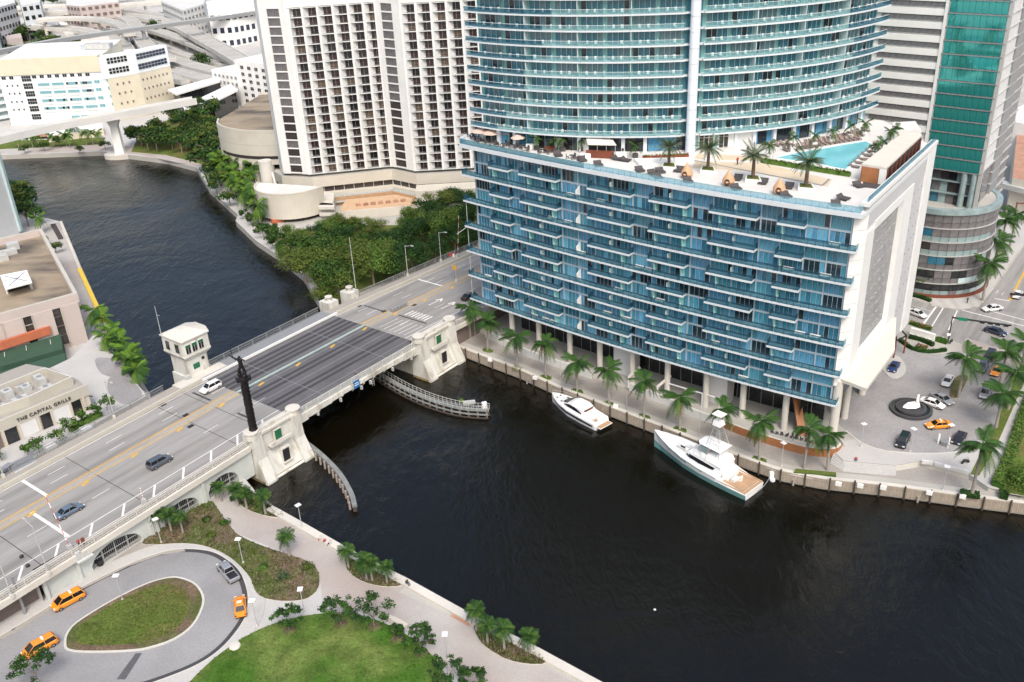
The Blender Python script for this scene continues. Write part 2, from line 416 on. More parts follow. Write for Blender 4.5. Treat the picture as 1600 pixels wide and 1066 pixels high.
def smooth_loop(pts, k=4, closed=True):
    out = []; n = len(pts)
    rng = range(n) if closed else range(n-1)
    for i in rng:
        p0, p1, p2, p3 = [Vector(pts[(i+j) % n] if closed else pts[min(max(i+j, 0), n-1)]) for j in (-1, 0, 1, 2)]
        for q in range(k):
            t = q/k
            out.append(.5*((2*p1)+(p2-p0)*t+(2*p0-5*p1+4*p2-p3)*t*t+(-p0+3*p1-3*p2+p3)*t**3))
    if not closed: out.append(Vector(pts[-1]))
    return out
def offset_path(pts, d, closed=False):
    """offset an xy path to its left by d"""
    n = len(pts); out = []
    for i in range(n):
        a = pts[(i-1) % n] if closed or i > 0 else pts[i]; b = pts[(i+1) % n] if closed or i < n-1 else pts[i]
        t = Vector((b[0]-a[0], b[1]-a[1], 0)); t = t.normalized() if t.length > 1e-9 else Vector((1, 0, 0))
        out.append(Vector((pts[i][0]-t.y*d, pts[i][1]+t.x*d, pts[i][2] if len(pts[i]) > 2 else 0)))
    return out
def inside(p, poly):
    c = False; n = len(poly); j = n-1
    for i in range(n):
        if (poly[i][1] > p[1]) != (poly[j][1] > p[1]) and p[0] < (poly[j][0]-poly[i][0])*(p[1]-poly[i][1])/(poly[j][1]-poly[i][1])+poly[i][0]: c = not c
        j = i
    return c
def ordn(k):
    o = 'first second third fourth fifth sixth seventh eighth ninth tenth eleventh twelfth thirteenth fourteenth fifteenth sixteenth seventeenth eighteenth nineteenth'.split()
    t = {2: 'twent', 3: 'thirt', 4: 'fort', 5: 'fift'}; n = k+1
    return o[n-1] if n < 20 else t[n//10]+'ieth' if n % 10 == 0 else t[n//10]+'y-'+o[n % 10-1]
# ================================================================== the setting: river, banks, roads, park
mb = MB(); mb.quad((-1500, -400, 0), (900, -400, 0), (900, 1200, 0), (-1500, 1200, 0), 'river_water'); struct('river_water', mb)
QUAY = ats([(709, 539.5), (760, 559), (813, 579), (868, 604), (957, 638), (1028, 665), (1094, 691), (1178.6, 722), (1223, 737), (1287, 749), (1387, 759.5), (1494, 774), (1600, 787.5)], 2.2)
QUAY.append(QUAY[-1]+(QUAY[-1]-QUAY[-2])*6)
HBANK = ats([(499, 475), (474, 431), (438, 401), (400, 376), (368, 345), (372, 336), (327, 295)], 1.9)
FBANK = ats([(307, 263), (262, 251), (215, 245), (157, 238), (80, 241), (0, 244)], 1.5)
mb = MB()
pts = QUAY+[Vector((500, 90, 0)), Vector((3000, 900, 0)), Vector((3000, 4000, 0)), Vector((-3500, 4000, 0)), Vector((-3500, 430, 0)), Vector((-420, 405, 0))]+FBANK[::-1]+HBANK[::-1]
mb.prism(pts, -3, 1.9, 'concrete', 'city_ground'); struct('ground', mb)
mb = MB(); mb.prism(ats([(425, 374), (470, 360), (540, 352), (660, 352), (740, 336), (742, 392), (640, 428), (540, 466), (508, 464), (480, 425), (450, 395)], 3.0), 2.9, 3.03, 'kerb', 'bed_grass'); struct('verge', mb)
q = ats([(307, 260), (215, 241), (157, 235), (80, 238), (0, 241), (-60, 243)], 2.0); mb = MB(); mb.ribbon(offset_path(q, -9), q, 1.85, 2.0, 'path_pink'); struct('path', mb)
mb = MB(); mb.prism(ats([(-60, 236), (60, 231), (160, 226), (165, 215), (60, 219), (-60, 224)], 2.0), 1.9, 2.06, 'kerb', 'bed_grass'); struct('verge', mb)
mb = MB(); mb.prism(ats([(205, 238), (260, 243), (305, 254), (330, 262), (340, 230), (330, 195), (270, 185), (220, 205)], 2.0), 1.9, 2.08, 'kerb', 'bed_grass'); struct('verge', mb)
SEA = [at(425, 791, 2.3), at(472, 817, 2.3), at(530, 850, 2.3), at(560, 867, 2.3), at(636, 905, 2.3), at(744, 965, 2.3), at(840, 1013, 2.3), at(932, 1063, 2.3)]
SEA.append(SEA[-1]+(SEA[-1]-SEA[-3])*3)
WB = ats([(234, 615), (200, 560), (165, 502), (126, 416), (97, 347), (58, 337), (40, 300), (0, 277)], 2)
mb = MB()
pts = SEA[::-1]+[at(405, 775, 2), bw(-11, 4), bw(-11, 28)]+WB+[Vector((-400, 372, 0)), Vector((-3500, 300, 0)), Vector((-3500, -800, 0)), Vector((300, -800, 0))]
mb.prism(pts, -3, 2.0, 'concrete', 'path_pale'); struct('ground', mb)
# raised city block on the far bank
EDGE = ats([(735, 508), (760, 520), (826, 551), (881, 570), (931, 587), (976, 600), (1100, 650), (1127, 657), (1215, 688), (1303, 706), (1318, 720), (1400, 727), (1440, 720), (1515, 741), (1545, 761), (1600, 769)], 3.0)
EDGE.append(EDGE[-1]+(EDGE[-1]-EDGE[-2])*8)
HB2 = ats([(508, 460), (478, 418), (446, 391), (412, 366), (382, 338), (384, 328), (340, 290), (345, 255)], 2.4)
mb = MB(); mb.prism(EDGE+[Vector((480, 140, 0)), Vector((480, 520, 0)), Vector((-60, 520, 0))]+HB2[::-1], 1.0, 2.98, 'concrete_light', 'concrete'); struct('ground', mb)
# promenade along the quay
mb = MB(); inner = ats([(735, 512), (760, 524), (826, 556), (881, 575), (931, 592), (976, 605), (1100, 655), (1127, 662), (1215, 694), (1303, 713), (1318, 728), (1400, 736), (1440, 729), (1515, 750), (1545, 772), (1600, 778)], 2.2)
poly = QUAY[:-1]+inner[::-1]
mb.prism(poly, 1.7, 2.2, 'concrete', 'sidewalk'); struct('promenade', mb)
# kerb band along the planted edge of the promenade (one grey stripe between trees and walk)
qp = smooth_loop(QUAY[:-1], 3, False)
mb = MB(); mb.ribbon(offset_path(qp, 1.0), offset_path(qp, 2.6), 2.18, 2.215, 'concrete'); struct('pavement', mb)
mb = MB(); mb.ribbon(offset_path(qp, -.12), offset_path(qp, .75), 1.95, 2.42, 'concrete_light'); struct('kerb', mb)
# steps from the plaza down to the promenade
mb = MB()
sa, sb = ats([(1303, 706), (1320, 718), (1360, 723), (1400, 726)], 3.0), ats([(1296, 724), (1318, 737), (1360, 741), (1400, 744)], 2.2)
for k in range(6):
    a = [lerp(p, q, k/6) for p, q in zip(sa, sb)]; b = [lerp(p, q, (k+1)/6) for p, q in zip(sa, sb)]
    mb.ribbon(a, b, 1.9, 2.9-.115*k, 'path_pale')
struct('steps', mb)
# streets behind the hotel
mb = MB()
mb.prism(ats([(1360, 448), (1425, 467), (1470, 481), (1500, 485), (1530, 480), (1548, 458), (1580, 415), (1600, 385), (1700, 235), (1900, 300), (1900, 640), (1700, 612), (1600, 585), (1560, 565), (1520, 545), (1470, 524), (1420, 507), (1350, 478)], 3.0), 2.9, 3.03, 'road_concrete'); struct('road', mb)
mb = MB()
mb.prism(ats([(1494, 548), (1550, 562), (1640, 588), (1655, 570), (1570, 548), (1510, 528)], 3.0), 2.95, 3.045, 'path_pink'); struct('pavement', mb)
mb = MB()
def stripe(mb, a, b, w, z, m):
    a = Vector((a[0], a[1], 0)); b = Vector((b[0], b[1], 0)); d = (b-a).normalized(); n = Vector((-d.y, d.x, 0))*(w/2)
    mb.quad((a-n).to_tuple()[:2]+(z,), (b-n).to_tuple()[:2]+(z,), (b+n).to_tuple()[:2]+(z,), (a+n).to_tuple()[:2]+(z,), m)
for a, b, w in [((1442, 508), (1463, 479), .45), ((1455, 512), (1474, 481), .3), ((1482, 516), (1496, 485), .3), ((1503, 485), (1640, 520), .35), ((1550, 487), (1640, 511), .3), ((1554, 467), (1577, 470.6), .4), ((1425, 478), (1455, 487), .15)]:
    stripe(mb, at(*a, 3), at(*b, 3), w, 3.06, 'white_line')
stripe(mb, at(1577, 470, 3), at(1640, 350, 3), .5, 3.06, 'yellow_line')
for k in range(5): stripe(mb, at(1590-9*k, 483-3.2*k+14*0, 3)+Vector((k*.0, 8, 0)), at(1594-9*k, 478-3.2*k, 3)+Vector((0, 8, 0)), .15, 3.06, 'white_line')
struct('road_marking', mb)
mb = MB(); mb.prism(ats([(1400, 455), (1425, 466), (1470, 480), (1500, 484), (1530, 478), (1545, 460), (1575, 415), (1600, 380), (1640, 320), (1560, 330), (1500, 400), (1420, 440)], 3.0), 2.9, 3.12, 'concrete', 'path_pale'); struct('pavement', mb)
mb = MB()
for a, b in [((1460, 479), (1447, 458)), ((1480, 482), (1462, 458)), ((1500, 484), (1480, 459)), ((1522, 480), (1500, 455)), ((1534, 474), (1516, 446))]: stripe(mb, at(*a, 3.12), at(*b, 3.12), 1.2, 3.14, 'concrete')
struct('pavement', mb)
# arrival plaza
PLAZA = smooth_loop(ats([(1290, 615), (1300, 650), (1322, 672), (1348, 692), (1385, 704), (1440, 708), (1489, 706), (1530, 696), (1556, 668), (1572, 632), (1588, 600), (1590, 582), (1550, 563), (1500, 549), (1470, 554), (1432, 549), (1400, 532), (1380, 480), (1330, 520)], 3.0), 3)
mb = MB(); mb.prism(PLAZA, 2.9, 3.03, 'plaza_stone'); struct('pavement', mb)
mb = MB()
fl = smooth_loop(ats([(1322, 672), (1348, 692), (1385, 704), (1440, 708), (1489, 706), (1530, 696)], 3.0), 3, False)
mb.ribbon(fl, offset_path(fl, -.35), 2.95, 3.06, 'kerb')
struct('kerb', mb)
mb = MB(); mb.prism(ats([(1303, 706), (1318, 690), (1335, 686), (1348, 694), (1385, 706), (1440, 710), (1489, 708), (1533, 697), (1540, 715), (1515, 741), (1440, 720), (1400, 727), (1318, 720)], 3.0), 2.9, 3.02, 'path_pale'); struct('pavement', mb)
# walk, verges and hedge bed along the east edge
mb = MB(); mb.prism(ats([(1515, 742), (1532, 720), (1556, 668), (1585, 600), (1600, 575), (1640, 590), (1620, 625), (1590, 690), (1560, 765), (1545, 762)], 3.0), 2.92, 3.05, 'kerb', 'path_pale'); struct('path', mb)
mb = MB(); mb.prism(ats([(1516, 742), (1530, 744), (1560, 690), (1582, 640), (1605, 585), (1596, 580), (1572, 625), (1552, 672), (1534, 705)], 3.05), 2.95, 3.12, 'kerb', 'bed_grass'); struct('verge', mb)
mb = MB(); mb.prism(ats([(1600, 640), (1572, 740), (1560, 768), (1600, 775), (1700, 780), (1700, 640)], 3.0), 2.9, 3.04, 'kerb', 'bed_grass'); struct('lawn', mb)
mb = MB(); stripe(mb, at(1601, 650, 3.1), at(1568, 735, 3.1), 1.1, 3.16, 'white_wall'); struct('path', mb)

# ---------------------------------------------------------------- park on the near bank (level 2.0)
PZ = 2.0
mb = MB()
mb.ribbon(offset_path(SEA, .12), offset_path(SEA, -1.35), 1.2, 2.42, 'cream_wall', mtop='concrete_light'); struct('seawall', mb)
mb = MB()
wk = ats([(327, 784), (350, 760), (412, 775), (432, 796), (530, 852), (636, 908), (744, 968), (840, 1016), (950, 1075), (900, 1130), (760, 1100), (690, 1040), (640, 990), (592, 965), (545, 952), (505, 950), (500, 905), (494, 886), (440, 862), (372, 834), (340, 795)], PZ)
mb.prism(wk, 1.9, 2.02, 'path_pink'); struct('path', mb)
# loop drive
ROAD = ats([(-140, 1075), (20, 990), (126.7, 925), (199, 888)], PZ)
rd_out = ats([(-160, 1085), (-60, 1035), (20, 989), (127, 924), (199, 888), (253, 868), (290, 863), (326, 867), (350, 880), (368, 898), (378, 924), (379, 948), (373, 970), (345, 1006), (308, 1033), (253, 1056), (200, 1072), (100, 1095), (-100, 1140)], PZ)
rd_out = smooth_loop(rd_out, 4, False)
mb = MB(); mb.prism(rd_out, 1.9, 2.04, 'asphalt'); struct('road', mb)
mb = MB(); mb.ribbon(rd_out, offset_path(rd_out, .75), 1.95, 2.055, 'paver_dark'); struct('kerb', mb)
mb = MB(); mb.ribbon(offset_path(rd_out, .75), offset_path(rd_out, .95), 1.95, 2.14, 'kerb'); struct('kerb', mb)
ISL = smooth_loop(ats([(100, 1006), (104, 990), (118, 974), (150, 953), (185, 933), (232, 911), (268, 902), (290, 905), (308, 914), (319, 931), (318, 950), (303, 978), (274, 1000), (235, 1014), (203, 1019), (145, 1021), (106, 1018)], PZ), 3)
mb = MB(); mb.prism(ISL, 1.95, 2.17, 'kerb'); struct('kerb', mb)
isl2 = offset_path(ISL, -.38 if sum(ISL[i].x*ISL[(i+1) % len(ISL)].y-ISL[(i+1) % len(ISL)].x*ISL[i].y for i in range(len(ISL))) < 0 else .38, True)
mb = MB(); mb.prism(isl2, 2.0, 2.22, 'mulch', 'mulch'); struct('verge', mb)
c_ = sum(isl2, Vector((0, 0, 0)))/len(isl2); c_ = c_+Vector((-1.4, -.4, 0))
ISLG = [lerp(c_, p, .84) for p in isl2]
mb = MB(); mb.prism(ISLG, 2.1, 2.245, 'bed_grass'); struct('grass', mb, 'stuff')
# oil marks and repair joints across the drive
mb = MB()
mb.prism(ats([(212, 1021), (222, 1021), (196, 1062), (182, 1062)], PZ), 2.0, 2.048, 'grating'); struct('road_patch', mb)
# outer sidewalk of the drive
sw = rd_out[2:-6]
mb = MB(); mb.ribbon(offset_path(sw, .95), offset_path(sw, 3.4), 1.95, 2.10, 'path_pale'); struct('sidewalk', mb)
mb = MB(); mb.prism(ats([(20, 986), (72, 940), (127, 906), (160, 888), (218, 848), (240, 852), (282, 851), (290, 862), (253, 867), (199, 886), (127, 922), (22, 990), (-20, 1010), (-30, 975)], PZ), 1.9, 2.09, 'sidewalk'); struct('sidewalk', mb)
# planted beds
BED_A = smooth_loop(ats([(224, 846), (239, 852), (282, 850), (315, 853), (348, 865), (373, 883), (391, 904), (398, 922), (408, 933), (430, 939), (458, 940), (482, 935), (497, 920), (499, 902), (493, 887), (476, 876), (440, 864), (400, 850), (372, 836), (356, 818), (340, 796), (326, 784), (275, 812)], PZ), 3)
BED_B = smooth_loop(ats([(358, 762), (368, 782), (382, 794), (402, 803), (428, 809), (446, 808), (430, 796), (410, 783), (386, 764)], PZ), 3)
BED_C = smooth_loop(ats([(541, 862), (540, 880), (547, 896), (566, 909), (596, 917), (628, 915), (610, 898), (580, 882), (558, 868)], PZ), 3)
BED_D = smooth_loop(ats([(742, 975), (744, 992), (760, 1012), (790, 1030), (822, 1038), (852, 1036), (822, 1013), (790, 999), (764, 984)], PZ), 3)
for b in (BED_A, BED_B, BED_C, BED_D):
    mb = MB(); mb.prism(b, 1.95, 2.16, 'kerb', 'mulch'); struct('planting_bed', mb)
LAWN = smooth_loop(ats([(280, 1092), (320, 1043), (360, 1011), (400, 987), (448, 969), (500, 960), (544, 959), (592, 971), (640, 996), (668, 1018), (690, 1045), (702, 1085), (690, 1140), (480, 1200), (300, 1140)], PZ), 3)
mb = MB(); mb.prism(LAWN, 1.95, 2.14, 'kerb', 'lawn'); struct('lawn', mb)
# benches of pale stone and gutter strips by the lawn
mb = MB()
for a, b in [((590, 962), (640, 984)), ((640, 984), (690, 1042))]:
    pass
mb.ribbon(ats([(604, 962), (620, 968), (638, 978)], PZ), ats([(600, 967), (616, 974), (633, 984)], PZ), 2.0, 2.45, 'cream_wall'); struct('kerb', mb)
mb = MB(); stripe(mb, at(628, 922, PZ), at(706, 958, PZ), 1.4, 2.05, 'concrete'); stripe(mb, at(708, 959, PZ), at(736, 975, PZ), 1.3, 2.052, 'terracotta'); stripe(mb, at(470, 824, PZ), at(540, 868, PZ), 1.0, 2.05, 'concrete'); stripe(mb, at(858, 1042, PZ), at(900, 1062, PZ), 1.2, 2.05, 'concrete'); struct('pavement', mb)
# ================================================================== the drawbridge
BR = thing('drawbridge', 'grey double leaf drawbridge with white stone piers crossing the dark river', 'bridge', bw(18, 9, 0))
def path(t, dz, s0, s1, step=4.):
    n = max(1, int(abs(s1-s0)/step)); return [dk(s0+(s1-s0)*i/n, t, dz) for i in range(n+1)]
def slabst(mb, t0, t1, s0, s1, dz0, dz1, m, mtop=None, step=4.):
    a0, a1 = path(t0, dz0, s0, s1, step), path(t1, dz0, s0, s1, step); b0, b1 = path(t0, dz1, s0, s1, step), path(t1, dz1, s0, s1, step)
    mb.sheet(b0, b1, mtop or m); mb.sheet(a0, b0, m); mb.sheet(b1, a1, m); mb.sheet(a1, a0, m)
    mb.quad(a0[0], a1[0], b1[0], b0[0], m); mb.quad(a0[-1], b0[-1], b1[-1], a1[-1], m)
S0, S1, SE = -125, 150, 37.2
mb = MB(); slabst(mb, -3.2, 23, S0, 0, -.9, 0, 'bridge_white', 'road_concrete'); part('roadway', mb, BR)
mb = MB(); slabst(mb, -3.2, 23, SE, S1, -.9, 0, 'bridge_white', 'road_concrete'); part('roadway', mb, BR)
mb = MB(); slabst(mb, -3.2, 23, .06, 18.55, -.5, -.02, 'steel_grey', 'grating'); part('bascule_leaf', mb, BR)
mb = MB(); slabst(mb, -3.2, 23, 18.65, SE-.06, -.5, -.02, 'steel_grey', 'grating'); part('bascule_leaf', mb, BR)
for a, b in ((S0, 0), (SE, S1)):
    mb = MB(); slabst(mb, -5.2, -3.2, a, b, -.9, .18, 'bridge_white', 'sidewalk'); part('footway', mb, BR)
    mb = MB(); slabst(mb, 23, 26.6, a, b, -.9, .18, 'bridge_white', 'sidewalk'); part('footway', mb, BR)
mb = MB(); slabst(mb, -4.9, -3.2, 0, SE, -.4, .16, 'bridge_white', 'steel_grey'); part('footway', mb, BR)
mb = MB(); slabst(mb, 23, 27.2, 0, SE, -.4, .16, 'bridge_white', 'steel_grey'); part('footway', mb, BR)
# kerb walls between road and far footway
for a, b in ((S0, -1), (SE+1, S1)):
    mb = MB(); slabst(mb, 22.9, 23.35, a, b, 0, .75, 'cream', 'cream'); part('barrier', mb, BR)
mb = MB(); slabst(mb, 22.95, 23.3, -1, SE+1, 0, .5, 'white_paint'); part('barrier', mb, BR)
# median
for a, b in ((S0, 0), (SE, 46), (52, S1)):
    mb = MB(); slabst(mb, 12.5, 13.5, a, b, 0, .2, 'cream', 'sidewalk'); part('median', mb, BR)
mb = MB(); slabst(mb, 12.6, 13.2, .1, SE-.1, -.02, .14, 'green_paint'); part('median', mb, BR)
# the crash cushion at the nose of the median
mb = MB()
for k in range(5): mb.box(dk(46.6+k*1.05, 13, .5), (.9, .9, .8), 'steel_grey', _ba)
part('crash_cushion', mb, BR)
# paint
mb = MB()
def pstripe(mb, s0, t0, s1, t1, w, m, dz=.012):
    a = dk(s0, t0, dz); b = dk(s1, t1, dz); d = b-a; n = Vector((-d.y, d.x, 0)).normalized()*(w/2); mb.quad(a-n, b-n, b+n, a+n, m)
def longline(t, s0, s1, w, m, dz=.012):
    s = s0
    while s < s1-.01:
        e = min(s+5, s1); pstripe(mb, s, t, e, t, w, m, dz); s = e
for a, b in ((S0, 0), (SE, S1)):
    longline(0, a, b, .18, 'white_line'); longline(-2.9, a, b, .16, 'white_line'); longline(22.5, a, b, .16, 'white_line')
    longline(12.1, a, b, .2, 'yellow_line'); longline(13.95, a, b, .2, 'yellow_line'); longline(14.25, a, b, .1, 'yellow_line')
for s in range(-124, -2, 12):
    for t in (6.2, 17., 19.9): pstripe(mb, s+(t*.4 % 3), t, s+3.4+(t*.4 % 3), t, .14, 'white_line')
for s in range(42, 140, 12):
    for t in (6.2, 17., 19.9): pstripe(mb, s, t, s+3.4, t, .14, 'white_line')
for k in range(20): pstripe(mb, -4.2-6.2*k, -.1, -6.4-6.2*k, -2.8, .38, 'white_line')
pstripe(mb, -41.5, 14.3, -41.5, 22.4, .6, 'white_line'); pstripe(mb, -45.6, .2, -45.6, 11.9, .6, 'white_line'); pstripe(mb, 66, 14.2, 66, 22.6, .5, 'white_line'); pstripe(mb, 96, .2, 96, 12, .5, 'white_line')
for k in range(6): pstripe(mb, 38.2, 1.3+1.55*k, 44.4, 1.3+1.55*k, .16, 'white_line')
for k in range(7): pstripe(mb, 46.9+.25*(k%2), 3.2+1.0*k, 49.9, 3.2+1.0*k, .42, 'white_line')
for k in range(3):
    pstripe(mb, 55.5+k*.0, 4.5+3.2*k*0, 58.6, 4.5, .25, 'white_line')
for t0 in (4.6, 8.6):                                          # lane arrows
    pstripe(mb, 54.5, t0, 58, t0, .28, 'white_line'); pstripe(mb, 57.9, t0-.7, 59.6, t0, .5, 'white_line'); pstripe(mb, 57.9, t0+.7, 59.6, t0, .5, 'white_line')
for k in range(26):
    s = -118+k*10.2
    pstripe(mb, s, 11.2, s+1.6, 11.6, .55, 'yellow_line', .02)
part('lane_marking', mb, BR, kind='stuff')
# tyre polish and seams on the leaves
mb = MB()
for t in (1.7, 3.4, 7.9, 9.6, 15.4, 17.0, 18.8, 20.6): longline(t, .1, SE-.1, .9, 'paver_dark', -.012)
for t in (-1.2, 5.6, 11.6, 14.2, 21.8): longline(t, .1, SE-.1, .16, 'steel_grey', -.010)
for s in (9.3, 27.9): pstripe(mb, s, -3, s, 22.8, .12, 'steel_grey', -.008)
part('wheel_track', mb, BR, kind='stuff')
mb = MB()
for s in (-6.2, -12.5, -33, -52, -70): pstripe(mb, s, -3.1, s, 22.8, .14, 'paver_dark', .006)
for s, t0, t1 in ((-5.2, .8, 6.2), (-5.0, 15, 21), (46.0, 1.5, 10.5), (45.6, 14.6, 21.5)): pstripe(mb, s, t0, s, t1, .5, 'paver_dark', .008)
for s, t in ((-12, 14.8), (-14, 10.5), (-12, 22.3), (45, 14.9), (52, 11.6), (44, 22.2)): pstripe(mb, s, t, s+1.3, t, 1.0, 'dark_opening', .009)
part('joint', mb, BR, kind='stuff')
# railings: each a post-and-rail panel, shared mesh
def rail_panel(L, h, m, bars, style='grid'):
    b = MB()
    b.box((0, 0, h/2), (.16, .16, h), m); b.box((L/2, 0, h-.05), (L, .14, .12), m); b.box((L/2, 0, .22), (L, .08, .08), m)
    if style == 'grid': b.box((L/2, 0, h*.58), (L, .05, .06), m)
    for k in range(1, bars+1): b.box((L*k/(bars+1), 0, h*.55), (.05, .05, h*.8), m)
    return b.mesh('railing_panel')
def rail_run(name, me, t, s0, s1, L, dz, parent, skip=()):
    n = int(round((s1-s0)/L))
    for i in range(n):
        a, b = dk(s0+i*L, t, dz), dk(s0+(i+1)*L, t, dz); d = b-a
        o = inst(name, me, parent, a-ORG[parent], 0, None, (0, -math.atan2(d.z, math.hypot(d.x, d.y)), math.atan2(d.y, d.x)))
rp_white = rail_panel(3.1, 1.25, 'bridge_white', 11); rp_stone = rail_panel(4.0, 1.1, 'concrete_light', 7); rp_grey = rail_panel(4.0, 1.5, 'steel_grey', 13)
rail_run('railing_panel', rp_white, -4.85, 0, SE, 3.1, .1, BR)
rail_run('railing_panel', rp_stone, -5.05, -64, -12, 4., .15, BR); rail_run('railing_panel', rp_stone, -5.05, 49, 93, 4., .15, BR)
rail_run('railing_panel', rp_stone, -5.05, -108, -64, 4., .15, BR)
rail_run('railing_panel', rp_grey, 26.5, -104, -8, 4., .15, BR); rail_run('railing_panel', rp_grey, 27.1, 4, 36, 4., .15, BR); rail_run('railing_panel', rp_grey, 26.5, 49, 129, 4., .15, BR)
# main girder under the near edge and its brackets
def girder(t0, t1, zl):
    b = MB(); n = 12
    for i in range(n):
        s0, s1 = SE*i/n+.04, SE*(i+1)/n-.04; f = abs((i+.5)/n-.5)*2
        d = 1.0+zl*f*f; a = bw(s0, t0, 8.2-d); c = bw(s1, t0, 8.2-d)
        for tt in (t0, t1):
            pass
        P = [bw(s0, t0), bw(s1, t0), bw(s1, t1), bw(s0, t1)]; b.prism(P, 8.2-d, 8.05, 'bridge_white', bottom=True)
    return b
part('girder', girder(-5.15, -4.7, 1.1), BR); part('girder', girder(26.9, 27.3, 1.1), BR); part('girder', girder(4, 4.6, 2.2), BR); part('girder', girder(17.5, 18.1, 2.2), BR)
mb = MB()
for i in range(13):
    s = SE*i/12; mb.box(bw(s, -5.25, 7.55), (.2, .22, 1.1), 'bridge_white', _ba); mb.box(bw(s, 11, 6.9), (.3, 32, .6), 'steel_grey', _ba)
part('floor_beam', mb, BR)
mb = MB()
for s in (5.2, 11.5, 17.5, 20.2, 27, 33): mb.box(bw(s, -5.5, 6.6), (.35, .5, .8), 'lamp_grey', _ba)
part('navigation_light', mb, BR)
mb = MB(); mb.box(bw(16.4, -5.36, 7.9), (1.7, .1, 1.7), 'sign_blue', _ba); part('sign', mb, BR, 'small blue square sign'); 
mb = MB(); mb.box(bw(16.4, -5.42, 7.75), (1.2, .02, .22), 'sign_white', _ba); mb.box(bw(16.4, -5.42, 8.2), (1.0, .02, .2), 'sign_white', _ba); part('sign_print', mb, BR)
mb = MB()
for k in range(6): mb.beam(bw(20.7, -5.5, 8.6-k*.55), bw(21.2, -5.5, 8.6-k*.55), .06, .06, 'lamp_grey')
for s in (20.7, 21.2): mb.beam(bw(s, -5.5, 8.8), bw(s, -5.5, 5.4), .06, .06, 'lamp_grey')
part('ladder', mb, BR)

def pier(sa, sb, flip, lab):
    m = 'bridge_white'
    b = MB(); b.prism([bw(sa+.6, -5.3), bw(sb-.6, -5.3), bw(sb-.6, 27), bw(sa+.6, 27)], -2, 7.3, m); part('pier_wall', b, BR)
    b = MB()                                                    # outer block with flared foot
    prof = [(-2, 2.7, .15), (.2, 2.7, .15), (.5, 2.2, .1), (4.6, .45, .05), (5.0, .30, .05), (9.55, .15, .0)]
    def ring(z, e, w): return [bw(sa-w, -5.4-e, z), bw(sb+w, -5.4-e, z), bw(sb+w, -3.1, z), bw(sa-w, -3.1, z)]
    for i in range(len(prof)-1): b.loft([ring(*prof[i]), ring(*prof[i+1])], m, cap=False)
    b.add(ring(*prof[-1]), [(0, 1, 2, 3)], 'concrete_light')
    part('pier_block', b, BR)
    b = MB(); b.loft([ring(-.5, 2.76, .2), ring(.55, 2.3, .16)], 'tide_stain', cap=False); part('tide_band', b, BR)
    for s in (sa+1.1, sb-1.1):                                  # corner buttresses
        b = MB(); b.loft([[bw(s-1.2, -8.6, -2), bw(s+1.2, -8.6, -2), bw(s+1.2, -5.2, -2), bw(s-1.2, -5.2, -2)], [bw(s-1.2, -8.5, .4), bw(s+1.2, -8.5, .4), bw(s+1.2, -5.2, .4), bw(s-1.2, -5.2, .4)],
                [bw(s-1.15, -6.5, 4.7), bw(s+1.15, -6.5, 4.7), bw(s+1.15, -5, 4.7), bw(s-1.15, -5, 4.7)], [bw(s-1.05, -6.2, 9.6), bw(s+1.05, -6.2, 9.6), bw(s+1.05, -5, 9.6), bw(s-1.05, -5, 9.6)]], m); part('buttress', b, BR)
    b = MB(); b.ribbon([bw(sa-.3, -6.0), bw(sb+.3, -6.0)], [bw(sa-.3, -5.5), bw(sb+.3, -5.5)], 9.3, 9.75, 'concrete_light'); b.ribbon([bw(sa, -5.65), bw(sb, -5.65)], [bw(sa, -5.3), bw(sb, -5.3)], 9.55, 10.5, m); part('parapet', b, BR)
    for k in (.06, .94):
        s = sa+(sb-sa)*k
        if flip and k < .5: continue
        b = MB(); b.lathe([(1.25, -.6), (1.25, .6), (1.45, .75), (1.45, 1.0), (1.05, 1.05), (1.05, .98), (.2, .95)], bw(s, -5.1, 9.7), 'concrete_light', 14); part('turret_cap', b, BR)
    sm = (sa+sb)/2
    b = MB(); b.box(bw(sm, -6.15, 7.75), (1.5, .25, 1.9), 'shutter_green', _ba); b.box(bw(sm, -6.05, 7.75), (1.9, .3, 2.3), 'concrete_light', _ba); part('shutter', b, BR, 'green shutter')
    b = MB(); b.box(bw(sm, -6.55, 6.35), (5.2, 1.1, .35), 'concrete_light', _ba); b.box(bw(sm, -7.0, 6.75), (5.0, .15, .55), 'bridge_white', _ba); part('balcony', b, BR)
    b = MB(); b.box(bw(sm+.4, -6.6, 3.2), (1.5, 1.2, 2.6), 'dark_opening', _ba); b.box(bw(sm+.4, -6.45, 3.2), (2.0, 1.2, 3.1), 'bridge_white', _ba); b.box(bw(sm+.4, -7.3, 1.75), (2.2, .5, .25), 'concrete_light', _ba); part('doorway', b, BR, 'dark doorway')
pier(-11.3, .3, False, 'near'); pier(35.6, 47.6, False, 'far')
# far-side pier blocks with stone urn stands
for s in (-10, 1, 40.6, 47.6):
    if s in (-10,): continue
    b = MB(); b.prism([bw(s-1.6, 26.6), bw(s+1.6, 26.6), bw(s+1.6, 30), bw(s-1.6, 30)], -2, 9.6, 'bridge_white'); part('pier_block', b, BR)
    b = MB(); b.lathe([(.5, 0), (.55, .6), (.9, .9), (.95, 1.1), (.4, 1.15)], bw(s, 28.2, 9.6), 'concrete_light', 12); part('turret_cap', b, BR)
